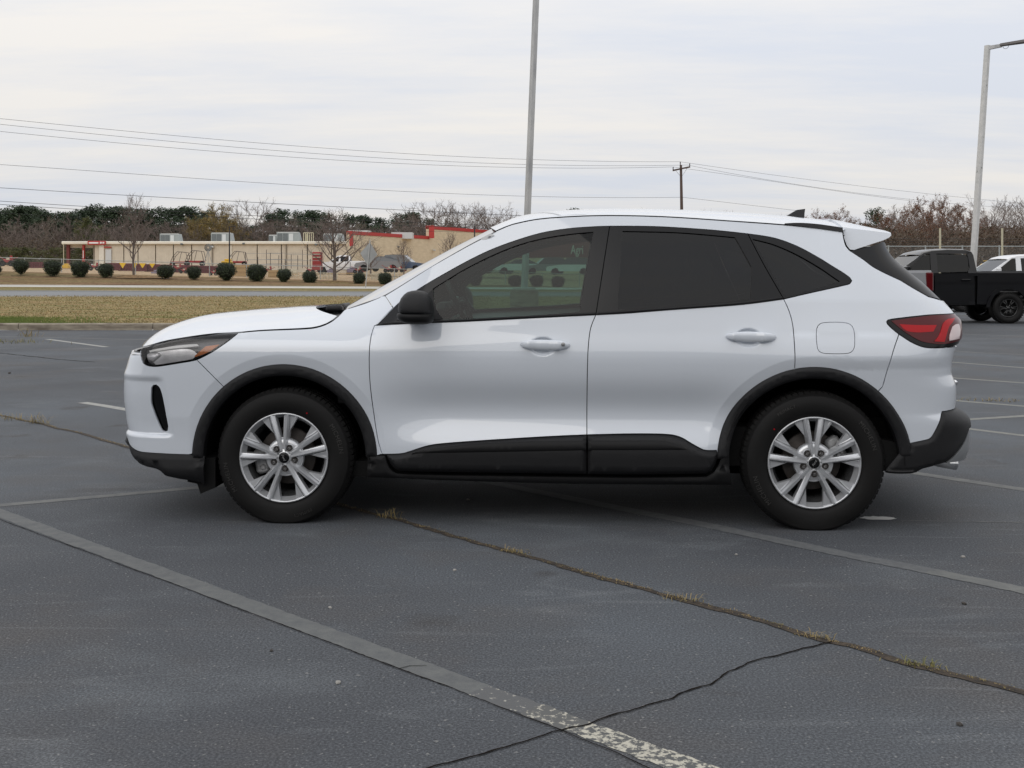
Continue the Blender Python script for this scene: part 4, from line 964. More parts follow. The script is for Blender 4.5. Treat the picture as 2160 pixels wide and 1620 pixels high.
# door handles
def handle(x0, x1, y0, y1, key):
    ts = []; cx, cy = (x0 + x1) / 2, (y0 + y1) / 2; a, b = (x1 - x0) / 2, (y1 - y0) / 2
    rows = []; nx = 22
    for i in range(nx + 1):
        s = -math.cos(math.pi * i / nx); px = cx + a * s; prof = (1 - abs(s) ** 3.2) ** .5 * (1 - .12 * s * s)
        prof = max(prof, .02); t, z = inv(px, cy + (.9 * s)); zc_ = z; hh = b * .00245 * prof
        row = []
        for k in range(14):
            an = 2 * math.pi * k / 14; o = S(t, zc_, .0); ex = .024 + .015 * prof * (1 - s ** 4)
            c_ = math.cos(an); row.append((o.x, o.y - .013 * prof - .016 * (1 - s ** 4) - .013 * prof * c_, o.z + hh * math.sin(an)))
        rows.append(row)
    mb = MB(); mb.grid(rows, closed=True); q = 14
    for s_ in (1, -1):
        m2 = MB(); m2.v = [(x, y * s_, z) for x, y, z in mb.v]; m2.f = list(mb.f); m2.m = list(mb.m)
        par = [c for c in car.children if c.name.split('.')[0] == ('front_door' if key else 'rear_door')][0 if s_ == 1 else 1]
        h = m2.build('handle', 'white_paint', par, smooth=True)
        if key and s_ == 1:
            t, z = inv(1188, 725.5); o = S(t, z, .0); m3 = MB(); m3.lathe([(.0001, -.043), (.007, -.043), (.009, -.041), (.010, -.036), (.010, -.02)], 18, 'y', (o.x, o.y, o.z)); m3.build('key_cylinder', 'cast_aluminium', par, smooth=True)
handle(1097, 1203, 716, 738, True); handle(1530, 1638, 699, 721, False)

# door mirrors
def mirror_shape(rows_px, yc, dep, tw=1.0):
    mb = MB(); rows = []
    for (y, l, r, d) in rows_px:
        a, b = CP(l, y, y=yc), CP(r, y, y=yc); cx = (a.x + b.x) / 2; hx = (b.x - a.x) / 2; row = []
        for k in range(28):
            an = 2 * math.pi * k / 28; c, s = math.cos(an), math.sin(an); rr = (abs(c) ** 2.8 + abs(s) ** 2.8) ** (-1 / 2.8)
            xx = rr * c; row.append((cx + hx * xx, yc + dep * d * rr * s - .02 * (xx < -2), a.z))
        rows.append(row)
    mb.grid(rows, closed=True); nn = 28; mb.f.append(tuple(range(nn))); mb.m.append(0); mb.f.append(tuple((len(rows) - 1) * nn + i for i in range(nn))[::-1]); mb.m.append(0)
    return mb
cap = [(612.5, 876, 884, .12), (613.5, 868, 890, .35), (616, 860, 898, .55), (621, 853.5, 904, .72), (629, 847, 909, .86), (640, 842.5, 912.5, .96), (650, 841, 914, 1.0), (656, 842, 914.5, 1.0), (659.5, 845, 914.5, .98), (660.5, 848, 914, .93)]
low = [(661, 840, 914, .93), (662.5, 838.5, 914.5, .98), (668, 839, 914.5, 1.0), (673, 841, 914.5, .97), (678, 847, 913.5, .88), (681.5, 856, 909, .7), (683.5, 866, 900, .45), (684, 875, 890, .2)]
for s_ in (1, -1):
    a = mirror_shape(cap, -1.045, .105); b = mirror_shape(low, -1.045, .105)
    for m_ in (a, b): m_.v = [(x, y * s_, z) for x, y, z in m_.v]
    o = a.build('side_mirror', 'black_plastic', car, smooth=True)
    b.build('lower_housing', 'sill_plastic', o, smooth=True)
    q = CP(905, 655, y=-1.045); m3 = MB(); m3.box((q.x - .012, s_ * -1.045, q.z), (.012, .15, .09), bev=.005); m3.build('mirror_glass', 'chrome', o)
    q = CP(872, 668, y=-.93); m3 = MB(); m3.box((q.x, s_ * -.925, q.z), (.09, .14, .05), bev=.015); m3.build('mirror_arm', 'black_plastic', o)

# windscreen sticker
ysk = S(*inv(1020, 504)).y - .002
q4 = [CP(px, py, y=ysk) for px, py in ((1013, 504.5), (1036, 492.5), (1043, 495.5), (1021, 508))]
mb = MB(); mb.add(q4 + [p + Vector((0, .004, 0)) for p in q4], [(0, 1, 2, 3), (7, 6, 5, 4)]); mb.build('windscreen_sticker', 'sticker_white', car)
q4 = [CP(px, py, y=ysk - .002) for px, py in ((1028, 500), (1033, 497.3), (1036.5, 499), (1031.5, 501.8))]
mb = MB(); mb.add(q4, [(0, 1, 2, 3)]); mb.build('sticker_barcode', 'sticker_grey', car)

# interior
dx = CP(930, 640, y=-.37).x
mb = MB(); dash = [(dx - .55, .98), (dx - .35, 1.03), (dx - .02, 1.055), (dx + .06, 1.03), (dx + .08, .9), (dx - .05, .6), (dx - .5, .6)]
mb.prism(dash, -.74, .74); mb.build('dashboard', 'interior_black', car, smooth=False)
mb = MB(); mb.box((dx + .02, -.37, 1.09), (.1, .32, .07), bev=.03); mb.build('instrument_binnacle', 'interior_black', car)
mb = MB(); mb.box((dx + .05, .03, 1.075), (.02, .24, .15), bev=.008); mb.build('touchscreen', 'screen_glow', car)
sw = CP(972, 641, y=-.37); mb = MB(); pts = [Vector((0, .185 * math.cos(a), .185 * math.sin(a))) for a in [2 * math.pi * i / 40 for i in range(41)]]
T = Matrix.Translation(sw) @ Matrix.Rotation(R(-26), 4, 'Y'); mb.tube([T @ p for p in pts], .014, 8, cap=False)
for a in (R(0), R(180), R(270)): mb.tube([T @ Vector((.02, .05 * math.cos(a), .05 * math.sin(a))), T @ Vector((0, .17 * math.cos(a), .17 * math.sin(a)))], .017, 6)
mb.tube([T @ Vector((.03, 0, 0)), T @ Vector((-.03, 0, 0)), T @ Vector((-.25, 0, -.02))], [.03, .045, .03], 12); mb.build('steering_wheel', 'interior_black', car, smooth=True)
def seat(x, y, w, back=.62):
    mb = MB(); M_ = Matrix.Rotation(R(16), 4, 'Y'); mb.box((x - .25, y, .62), (.5, w, .16), bev=.05)
    mb.box((x + .07, y, .95), (.14, w, back), bev=.05, M=M_)
    o = mb.build('seat', 'seat_fabric', car, smooth=True, angle=R(50))
    if w < .8:
        m = MB(); m.box((x + .17, y, 1.33), (.09, .26, .17), bev=.04); m.build('headrest', 'seat_fabric', o, smooth=True, angle=R(50))
sx = CP(1232, 620, y=.37).x
for y in (-.37, .37): seat(sx, y, .48)
seat(sx + .95, 0, 1.2)
for y in (-.38, .38):
    m = MB(); m.box((sx + 1.13, y, 1.3), (.09, .24, .15), bev=.04); m.build('headrest', 'seat_fabric', car, smooth=True, angle=R(50))
mb = MB(); q = CP(892, 560, y=0)
mb.box((CP(1010, 520, y=0).x + .12, 0, 1.43), (.03, .24, .065), bev=.015); mb.build('interior_mirror', 'interior_black', car)
mb = MB(); mb.box((.62, 0, .95), (1.3, 1.45, .02)); 
# lettering seen on the far glass

# ------------------------------------------------------------------ wheels
def text_mesh(body, size, ext=.002, name='lettering', spacing=1.0, bold=0):
    c = bpy.data.curves.new(name, 'FONT'); c.body = body; c.size = size; c.extrude = ext; c.align_x = 'CENTER'; c.align_y = 'CENTER'; c.space_character = spacing; c.offset = bold
    c.resolution_u = 3
    o = bpy.data.objects.new(name, c); COL.objects.link(o); bpy.context.view_layer.update()
    me = bpy.data.meshes.new_from_object(o.evaluated_get(bpy.context.evaluated_depsgraph_get())); bpy.data.objects.remove(o); me.name = name; me.materials.clear(); return me
def make_wheel(x, side, rot, front):
    s_ = -1 if side == 'near' else 1
    w = bpy.data.objects.new('wheel', None); COL.objects.link(w); w.parent = car
    w.location = (x, s_ * (HW - .022), .337); w.rotation_euler = (0, 0, 0) if s_ < 0 else (0, 0, math.pi); w.empty_display_size = .1
    prof = [(.222, .0), (.229, -.004), (.236, -.003), (.243, -.010), (.262, -.017), (.288, -.0205), (.312, -.018), (.330, -.010), (.3335, -.0085), (.335, -.006), (.341, .004), (.3475, .018), (.3515, .034), (.3525, .06), (.3525, .16), (.351, .186), (.347, .204), (.340, .220), (.31, .236), (.26, .236), (.232, .226)]
    mb = MB(); nseg = 96; mb.lathe(prof, nseg, 'y')
    def squash(v):
        x_, y_, z_ = v
        return (x_, y_ - (.012 * smooth01((-.29 - z_) / .05) if .05 > y_ > -.03 and z_ < -.24 else 0), max(z_, -.3365))
    mb.v = [squash(v) for v in mb.v]
    ty = mb.build('tyre', 'tyre_rubber', w, smooth=True)
    tr = MB()
    for k in range(72):
        a = 2 * math.pi * k / 72
        M_ = Matrix.Rotation(-a, 4, 'Y')
        for (r, y, d) in ((.346, .018, (.022, .018, .007)), (.3525, .05, (.024, .03, .006)), (.3525, .10, (.024, .04, .006)), (.3525, .15, (.024, .03, .006))):
            q = MB().box((0, 0, 0), d, bev=0)
            T2 = M_ @ Matrix.Translation((0, y, r)) @ (Matrix.Rotation(R(38 if y < .03 else 0), 4, 'X'))
            pts = [T2 @ Vector(v) for v in q.v]
            if min(p.z for p in pts) > -.325: tr.add(pts, q.f)
    o = tr.build('tread_blocks', 'tyre_rubber', ty); o['kind'] = 'stuff'
    def ring_text(body, r, a_mid, size, sp=1.15):
        me = text_mesh(body, size, .0012, 'tyre_lettering', sp)
        for v in me.vertices:
            xx, yy, zz = v.co; rr = r + yy; a = a_mid - xx / r
            yb = interp([(.262, -.017), (.288, -.0205), (.312, -.018), (.330, -.010)], rr)
            v.co = (rr * math.cos(a), yb - zz - .0008, rr * math.sin(a))
        me.materials.append(MAT['tyre_letters']); link('tyre_lettering', me, ty)
    if side == 'near':
        ring_text('MICHELIN', .302, R(rot[1]), .032); ring_text('MICHELIN', .302, R(rot[1] + 180), .032); ring_text('PRIMACY', .30, R(rot[1] + 90), .022)
        dm = MB(); a = R(rot[2]); dm.lathe([(.0001, -.0203), (.004, -.0203)], 10, 'y', (.262 * math.cos(a), .002, .262 * math.sin(a))); dm.build('balance_dot', 'tail_red', ty)
    mb = MB(); mb.lathe([(.2290, .004), (.2315, -.006), (.2315, -.010), (.229, -.0125), (.2245, -.0125), (.222, -.008), (.2195, .004), (.212, .016), (.205, .030)], 72, 'y'); rim = mb.build('rim', 'alloy_silver', w, smooth=True)
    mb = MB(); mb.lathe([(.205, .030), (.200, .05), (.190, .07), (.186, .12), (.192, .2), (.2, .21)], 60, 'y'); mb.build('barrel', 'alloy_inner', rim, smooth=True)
    mb = MB(); mb.lathe([(.0001, .165), (.196, .165)], 40, 'y'); mb.build('dust_shield', 'rubber_black', rim)
    mb = MB(); mb.lathe([(.03, .062), (.075, .062), (.082, .075), (.145, .075), (.148, .078), (.148, .098)], 48, 'y'); mb.build('brake_disc', 'brake_iron', w, smooth=True)
    mb = MB()
    if side == 'near':
        an = R(192) if front else R(28)
        c_ = Vector((.135 * math.cos(an), .065, .135 * math.sin(an))); M_ = Matrix.Rotation(-an, 4, 'Y')
        mb.box(c_, (.075, .05, .13), bev=.015, M=M_); mb.box(c_ + Vector((.012, -.02, .03)), (.03, .03, .035), bev=.008, M=M_); mb.box(c_ + Vector((.012, -.02, -.03)), (.03, .03, .03), bev=.008, M=M_)
        mb.build('brake_caliper', 'cast_aluminium', w, smooth=True, angle=R(40))
    # hub with lug seats
    mb = MB(); mb.lathe([(.0001, -.004), (.030, -.004), (.034, .002), (.048, .0035), (.070, .001), (.086, .003), (.097, .010), (.101, .03), (.09, .05)], 60, 'y'); mb.build('hub', 'alloy_silver', rim, smooth=True)
    def PT(r, l, th): return (r * math.cos(th) - l * math.sin(th), r * math.sin(th) + l * math.cos(th))
    sp_me = []
    for sg in (-1, 1):
        m = MB(); st = [(.036, .0095, .010), (.07, .0145, .0125), (.11, .0215, .0140), (.15, .0285, .0150), (.19, .0355, .0160), (.222, .041, .0165)]
        rows = []
        for r, l, hw in st:
            d0 = interp([(.04, .0), (.07, -.004), (.13, -.009), (.2, -.010), (.222, -.008)], r)
            row = [(r, (l - hw - .002) * sg, .034), (r, (l - hw) * sg, d0 + .007), (r, (l - hw * .62) * sg, d0 + .004), (r, (l + hw * .10) * sg, d0 - .011), (r, (l + hw * .38) * sg, d0 - .011), (r, (l + hw) * sg, d0 + .008), (r, (l + hw + .002) * sg, .034)]
            rows.append([(p[0], p[2], p[1]) for p in row])
        m.grid(rows)
        # outer wing towards the wide opening
        e = .0105
        top = [(.122, .034), (.140, .045), (.2225, .058), (.2205, .108), (.200, .094)]
        f_ = [(r, e - .013 if i in (0, 1, 2) else e - .010, l * sg) for i, (r, l) in enumerate(top)]; bk = [(r, .034, l * sg) for r, l in top]
        o_ = len(m.v); m.add(f_ + bk, [tuple(range(5))] + [(i, (i + 1) % 5, 5 + (i + 1) % 5, 5 + i) for i in range(5)])
        rg = [(.148, .0415), (.218, .0525)]
        m.tube([(r, e - .014, (l + .006) * sg) for r, l in ((.150, .042), (.185, .047), (.219, .054))], [.0012, .0022, .0026], 5)
        m.tube([(r, e - .010, l * sg) for r, l in ((.145, .043), (.175, .061), (.205, .083), (.217, .093))], [.001, .0018, .002, .002], 5)
        sp_me.append(m.mesh('spoke', 'alloy_silver', smooth=True, angle=R(28)))
    for k in range(5):
        th = R(rot[0] + 72 * k)
        for me in sp_me: link('spoke', me, rim, rot=(0, -th, 0))
        # web plate closing the narrow V near the hub
    wb = MB(); wb.add([(.05, .006, -.012), (.10, .010, -.014), (.103, .012, .0), (.10, .010, .014), (.05, .006, .012), (.05, .03, -.012), (.10, .03, -.014), (.103, .03, .0), (.10, .03, .014), (.05, .03, .012)], [(0, 1, 2, 3, 4), (1, 6, 7, 2), (2, 7, 8, 3)])
    wme = wb.mesh('web', 'alloy_silver')
    lug = MB(); lug.lathe([(.0001, -.018), (.005, -.0175), (.0095, -.013), (.0112, -.006), (.0115, .006)], 6, 'y'); lug.lathe([(.0165, .004), (.0170, -.003), (.0185, -.0055), (.0205, .0025)], 20, 'y', mi=1)
    lug.lathe([(.0112, -.0005), (.0168, -.0005)], 20, 'y', mi=2)
    lme = lug.mesh('lug_nut', ['lug_steel', 'alloy_silver', 'brake_iron'], smooth=True, angle=R(35))
    for k in range(5):
        link('web', wme, rim, rot=(0, -R(rot[0] + 72 * k), 0))
        a = R(rot[0] + 36 + 72 * k); link('lug_nut', lme, w, loc=(.057 * math.cos(a), 0, .057 * math.sin(a)), rot=(0, -a, 0))
    mb = MB(); mb.lathe([(.0001, -.0105), (.018, -.010), (.026, -.0075), (.028, -.004), (.028, .002)], 30, 'y'); cc = mb.build('centre_cap', 'gloss_black', w, smooth=True)
    me = text_mesh('Ford', .017, .0006, 'cap_emblem')
    a = R(rot[3])
    for v in me.vertices:
        xx, yy, zz = v.co; xx += yy * .25; v.co = (xx * math.cos(a) - yy * math.sin(a), -.0112 - zz, xx * math.sin(a) + yy * math.cos(a))
    me.materials.append(MAT['cast_aluminium']); link('cap_emblem', me, cc)
    return w
make_wheel(-HX, 'near', (96, 200, 62, -65), True); make_wheel(HX, 'near', (91, 28, 140, 60), False)
make_wheel(-HX, 'far', (30, 200, 62, 0), True); make_wheel(HX, 'far', (60, 28, 140, 0), False)
# ------------------------------------------------------------------ background vehicles
mat('truck_black', (.004, .004, .005), rough=.5, spec=.15, coat=.7); mat('truck_grey', (.22, .225, .235), rough=.4, coat=.8); mat('truck_white', (.72, .73, .75), rough=.4, coat=.8)
mat('truck_red', (.3, .02, .02), rough=.4, coat=.8); mat('truck_blue', (.05, .08, .14), rough=.4, coat=.8)
mat('dark_wheel', (.012, .012, .012), rough=.35); mat('machine_yellow', (.62, .38, .02), rough=.45, coat=.3)
glass('dark_glass', (.16, .18, .18)); glass('pale_glass', (.55, .62, .6))
def yin(z, zb=1.30): return (z - zb) * .24 + .02 if z > zb else ((z - 1.08) * .05 if z > 1.08 else (.0 if z > 1.0 else (1.0 - z) * .10))
def clipz(poly, z0, z1):
    for z, s in ((z0, 1), (z1, -1)):
        out = []
        for i in range(len(poly)):
            a, b = poly[i - 1], poly[i]; da, db = (a[1] - z) * s, (b[1] - z) * s
            if (da >= 0) != (db >= 0): k = da / (da - db); out.append((a[0] + (b[0] - a[0]) * k, z))
            if db >= 0: out.append(b)
        poly = out
        if len(poly) < 3: return []
    return poly
def vpanel(mb, poly, y0, thick, mi=0, side=-1, zb=1.30, W=1.0):
    lv = [-9, 1.0, 1.08, zb - .001, 9]
    for lo_, hi_ in zip(lv, lv[1:]):
        q = clipz(poly, lo_, hi_); n = len(q)
        if n < 3: continue
        yy = lambda z: yin(min(max(z, lo_ + 1e-4), hi_ - 1e-4), zb)
        a = [(x, side * (W - yy(z) + y0), z) for x, z in q]; b = [(x, side * (W - yy(z) + y0 - thick), z) for x, z in q]
        mb.add(a + b, [tuple(range(n)), tuple(range(2 * n - 1, n - 1, -1))] + [(i, (i + 1) % n, n + (i + 1) % n, n + i) for i in range(n)], mi)
def far_wheel(par, x, y, r, side, rimr, rim_mat, nsp=6, knob=True):
    w = MB(); wd = .27; s = side
    w.lathe([(rimr, s * -.02 + 0), (rimr + .03, s * .012), (r - .07, s * .02), (r - .02, s * .0), (r, s * -.04), (r, s * -wd + .04), (r - .03, s * -wd), (rimr, s * -wd)], 36, 'y')
    o = w.build('wheel', 'tyre_rubber', par, smooth=True, loc=(x, y, r))
    if knob:
        k_ = MB()
        for i in range(40):
            a = 2 * math.pi * i / 40; M_ = Matrix.Rotation(-a, 4, 'Y')
            q = MB().box((0, 0, 0), (.035, .06, .02)); T2 = M_ @ Matrix.Translation((0, s * -.02, r - .004)); k_.add([T2 @ Vector(v) for v in q.v], q.f)
        k_.build('tread_blocks', 'tyre_rubber', o, kind='stuff')
    m = MB(); m.lathe([(rimr, s * -.0), (rimr - .015, s * .004), (rimr - .03, s * -.03), (rimr - .03, s * -.10), (.001, s * -.10)], 30, 'y'); ri = m.build('rim', rim_mat, o, smooth=True)
    m = MB()
    for i in range(nsp):
        a = 2 * math.pi * i / nsp
        for da in (-.16, .16):
            p0 = (.05 * math.cos(a), s * -.03, .05 * math.sin(a)); p1 = ((rimr - .02) * math.cos(a + da), s * -.01, (rimr - .02) * math.sin(a + da)); m.tube([p0, p1], [.022, .016], 5)
    m.lathe([(.001, s * .0), (.05, s * -.01), (.06, s * -.04)], 16, 'y'); m.build('spoke', rim_mat, o, smooth=True)
    m = MB()
    for i in range(6):
        a = 2 * math.pi * i / 6 + .3; m.lathe([(.001, s * .006), (.008, s * .004), (.009, s * -.02)], 6, 'y', (.072 * math.cos(a), 0, .072 * math.sin(a)))
    m.build('lug_nuts', 'cast_aluminium', o, kind='stuff')
    return o
def pickup(name, label, loc, rz, paint, group=None, glass_m='dark_glass', lift=0.0, rim='dark_wheel', detail=True, tail='F'):
    t = thing(name, label, 'truck', loc, rz, group); W = 1.0; L_ = lift
    WBT = 3.68; ra = .40
    def arcp(cx, r, a0, a1, n=10): return [(cx + r * math.cos(R(lerp(a0, a1, i / n))), .42 + r * math.sin(R(lerp(a0, a1, i / n)))) for i in range(n + 1)]
    # cab core (lower tub + greenhouse)
    m = MB()
    low = [(-4.55, .55), (-4.55, 1.02), (-4.45, 1.12), (-2.95, 1.22), (-.83, 1.28), (-.83, .48), (-3.15, .45)] + arcp(-WBT, .50, 0, 170) + [(-4.3, .50)]
    m.prism(low, -W + .09, W - .09); m.build('body', paint, t)
    m = MB(); top = [(-2.95, 1.20), (-2.85, 1.28), (-2.15, 1.80), (-1.95, 1.86), (-1.5, 1.895), (-1.05, 1.88), (-.92, 1.84), (-.80, 1.30)]
    rows = []
    for k in range(2):
        pass
    n = len(top); st = [(1.0, 0), (.93, .02), (.5, .04), (0, .045)]
    for fr, up in st + [(-f, u) for f, u in st[:-1][::-1]]:
        rows.append([(x, fr * (W - .03 - yin(z)), z + (up - .03 if z > 1.7 else 0)) for x, z in top])
    m.grid(rows[:]); m.f.append(tuple(range(n))); m.m.append(0); m.f.append(tuple((len(rows) - 1) * n + i for i in range(n))[::-1]); m.m.append(0)
    # keep only roof rows and pillars: greenhouse skin
    m = MB(); roof = [(-2.22, 1.74), (-2.12, 1.81), (-1.9, 1.865), (-1.5, 1.895), (-1.05, 1.885), (-.90, 1.84), (-.86, 1.76)]
    rows = [[(x, fr * (W - .02 - yin(z)), z + up) for x, z in roof] for fr, up in [(1, 0), (.96, .015), (.8, .03), (.4, .04), (0, .045), (-.4, .04), (-.8, .03), (-.96, .015), (-1, 0)]]
    m.grid(rows); m.build('cab_roof', paint, t, smooth=True, angle=R(50))
    for s in (-1, 1):
        m = MB()
        vpanel(m, [(-3.0, 1.22), (-2.82, 1.22), (-2.08, 1.79), (-2.22, 1.74)], -.0, .05, side=s)           # A pillar
        vpanel(m, [(-1.98, 1.22), (-1.80, 1.22), (-1.80, 1.80), (-1.96, 1.80)], .0, .05, side=s)
        vpanel(m, [(-1.03, 1.22), (-.80, 1.22), (-.83, 1.50), (-.86, 1.76), (-.90, 1.84), (-1.04, 1.84), (-1.0, 1.74), (-.98, 1.45), (-1.03, 1.36)], .0, .05, side=s)
        vpanel(m, [(-2.22, 1.74), (-2.08, 1.79), (-1.9, 1.80), (-1.0, 1.79), (-.90, 1.84), (-1.05, 1.885), (-1.5, 1.895), (-1.9, 1.865), (-2.12, 1.81)], .0, .05, side=s)
        m.build('cab_frame', paint, t)
        for nm, pl in (('front_door', [(-2.92, 1.26), (-1.91, 1.28), (-1.90, .62), (-1.95, .52), (-3.0, .52), (-3.02, .9)]), ('rear_door', [(-1.885, 1.28), (-.90, 1.30), (-.87, 1.0), (-.88, .72), (-.98, .60), (-1.0, .52), (-1.93, .52), (-1.88, .62)])):
            m = MB(); vpanel(m, pl, -.008, .03, side=s); vpanel(m, [(pl[-3][0] + .1, .70), (pl[0][0] + .12, .70), (pl[0][0] + .12, .62), (pl[-3][0] + .1, .62)] if 0 else [(pl[0][0] + .05, .64), (pl[1][0] - .04, .64), (pl[1][0] - .04, .74), (pl[0][0] + .05, .74)], .0, .03, side=s)
            d = m.build(nm, paint, t); m = MB(); hx = pl[1][0] - .20; m.box((hx, s * (W + .02), 1.12), (.24, .04, .045), bev=.012); m.build('handle', 'gloss_black' if paint == 'truck_black' else paint, d)
        for pl in ([(-2.72, 1.30), (-1.98, 1.31), (-1.96, 1.77), (-2.10, 1.76)], [(-1.80, 1.31), (-1.04, 1.33), (-1.0, 1.42), (-1.0, 1.70), (-1.06, 1.77), (-1.80, 1.78)]):
            m = MB(); vpanel(m, pl, -.02, .006, side=s); m.build('side_window', glass_m, t)
        m = MB(); m.box((-2.62, s * (W + .14), 1.38), (.12, .22, .2), bev=.03); m.build('side_mirror', paint, t)
        # bed side
        m = MB(); bed = [(-.80, .50), (-.80, 1.33), (-.72, 1.345), (1.22, 1.36), (1.24, .60), (.62, .56)] + arcp(0, .50, 12, 172)
        vpanel(m, bed, -.0, .09, side=s); m.build('bed_side', paint, t)
        m = MB(); ring = arcp(0, .56, 0, 180, 16) + arcp(0, .47, 180, 0, 16); vpanel(m, ring, .035, .07, side=s); ring2 = arcp(-WBT, .56, 0, 180, 16) + arcp(-WBT, .47, 180, 0, 16); m.build('wheel_flare', paint, t)
        m = MB(); vpanel(m, ring2, .035, .07, side=s); m.build('wheel_flare', paint, t)
        m = MB(); m.box((1.18, s * (W - .06), 1.10), (.17, .14, .42), bev=.02); m.build('taillight', 'tail_dark_red', t)
        m = MB(); m.box((-4.42, s * .82, .95), (.25, .34, .2), bev=.04); m.build('headlight', 'headlight_silver', t)
        far_wheel(t, 0, s * (W - .02), ra, s, .235, rim); far_wheel(t, -WBT, s * (W - .02), ra, s, .235, rim)
    m = MB(); m.prism([(-2.93, 1.215), (-2.9, 1.215), (-2.18, 1.755), (-2.21, 1.755)], -.86, .86); m.build('windshield', 'pale_glass', t)
    m = MB(); m.prism([(-.89, 1.33), (-.87, 1.33), (-.90, 1.76), (-.92, 1.76)], -.84, .84); m.build('rear_window', glass_m, t)
    m = MB(); m.box((1.235, 0, 1.05), (.06, 1.78, .60), bev=.02); m.build('tailgate', paint, t)
    m = MB(); m.box((.2, 0, .78), (1.95, 1.8, .06)); m.build('bed_floor', 'rubber_black', t)
    m = MB(); m.box((1.36, 0, .62), (.18, 1.9, .2), bev=.03); m.build('rear_bumper', 'skid_silver', t)
    m = MB(); m.box((-4.66, 0, .62), (.2, 1.95, .26), bev=.05); m.build('front_bumper', 'skid_silver', t)
    m = MB(); m.box((-4.56, 0, .95), (.06, 1.3, .34), bev=.02); m.build('grille', 'gloss_black', t)
    m = MB(); m.box((-.815, 0, .95), (.12, 1.7, .62)); m.box((-1.6, 0, .50), (5.6, .9, .12)); m.box((0, 0, .40), (.14, 1.5, .14)); m.box((-WBT, 0, .40), (.14, 1.5, .14)); m.build('chassis', 'rubber_black', t)
    m = MB(); m.prism([(-4.5, 1.08), (-4.4, 1.15), (-3.0, 1.26), (-2.9, 1.2), (-4.4, 1.02)], -.92, .92); m.build('hood', paint, t)
    return t
def locpx(px, Y, z=0): return ((px - CX) / F * Y, Y, z)
Yb = F * H / (683 - HY)
bt = pickup('pickup_truck', 'black crew cab pickup with chunky tyres behind the white crossover', (locpx(2130, Yb)[0], Yb + 1, 0), R(-1), 'truck_black', 'pickups parked in the back row', lift=.1)
pickup('pickup_truck', 'grey pickup showing only its tail and red lamp beside the black truck', (locpx(1967, 25.6)[0] - 1.27, 26.5, 0), R(-1), 'truck_grey', 'pickups parked in the back row')
pickup('pickup_truck', 'white pickup half hidden behind the black truck bed', (locpx(2071, 37.7)[0] + 3.2, 38.7, 0), R(-2), 'truck_white', 'pickups parked in the back row')
# yellow machine with striped guard
t = thing('yellow_machine', 'yellow machine with black striped guard behind the pickups', 'machine', locpx(2090, 47))
m = MB(); m.box((.25, 0, 1.42), (.85, 1.6, .56), bev=.08); m.box((.2, 0, .95), (1.6, 1.6, .8), bev=.05); m.build('body', 'machine_yellow', t)
def stripe_mat():
    m, tt, b = new_mat('hazard_stripes'); g = tt.nodes.new('ShaderNodeTexCoord'); w = tt.nodes.new('ShaderNodeTexWave'); mp_ = tt.nodes.new('ShaderNodeMapping'); mp_.inputs['Rotation'].default_value = (0, R(40), 0)
    tt.links.new(g.outputs['Object'], mp_.inputs[0]); tt.links.new(mp_.outputs[0], w.inputs[0]); w.inputs['Scale'].default_value = 1.7
    r = tt.nodes.new('ShaderNodeValToRGB'); tt.links.new(w.outputs['Fac'], r.inputs[0]); r.color_ramp.interpolation = 'CONSTANT'; r.color_ramp.elements[0].color = (.01, .01, .01, 1); r.color_ramp.elements[1].position = .5; r.color_ramp.elements[1].color = (.62, .38, .02, 1)
    tt.links.new(r.outputs[0], b.inputs['Base Color'])
stripe_mat()
m = MB(); m.box((-.30, -.6, 1.44), (.36, .5, .74), bev=.02); m.build('striped_guard', 'hazard_stripes', t)
for x in (-.4, .7):
    far_wheel(t, x, -.8, .45, -1, .22, 'dark_wheel', knob=False)

# small far cars
def small_car(label, loc, rz, paint, suv=False):
    t = thing('parked_car', label, 'car', loc, rz, 'cars parked by the farm store'); W = .9; h = 1.68 if suv else 1.45
    body = [(-2.2, .35), (-2.25, .6), (-2.1, .82), (-1.2, .95), (-.8, 1.0), (2.0, 1.0), (2.2, .85), (2.2, .4), (1.75, .35), (1.65, .55), (1.4, .68), (1.1, .6), (1.0, .35), (-1.0, .35), (-1.1, .6), (-1.4, .68), (-1.65, .55), (-1.75, .35)]
    m = MB(); m.prism(body, -W, W); m.build('body', paint, t)
    cab = [(-.95, .98), (-.2, h - .06), (.2, h), (1.1 if not suv else 1.7, h - .03), (2.0, 1.0)]
    m = MB(); n = len(cab); a = [(x, -(W - (.02 if z < 1.1 else .2)), z) for x, z in cab]; b = [(x, -y, z) for x, y, z in a]; m.add(a + b, [tuple(range(n)), tuple(range(2 * n - 1, n - 1, -1))] + [(i, (i + 1) % n, n + (i + 1) % n, n + i) for i in range(n)]); m.build('cabin', 'dark_glass_solid', t)
    m = MB(); m.add([(x, s * (W - .2), z + .015) for s in (-1, 1) for x, z in cab[1:4]], [(0, 1, 4, 3), (1, 2, 5, 4)]); m.build('roof', paint, t)
    for s in (-1, 1):
        for x in (-1.38, 1.38):
            m = MB(); m.lathe([(.001, s * .01), (.2, s * .01), (.21, s * .0), (.32, s * .0), (.33, s * -.2)], 20, 'y'); m.build('wheel', 'tyre_rubber', t, smooth=True, loc=(x, s * (W - .01), .33))
    return t
mat('dark_glass_solid', (.03, .035, .04), rough=.1, coat=.5)
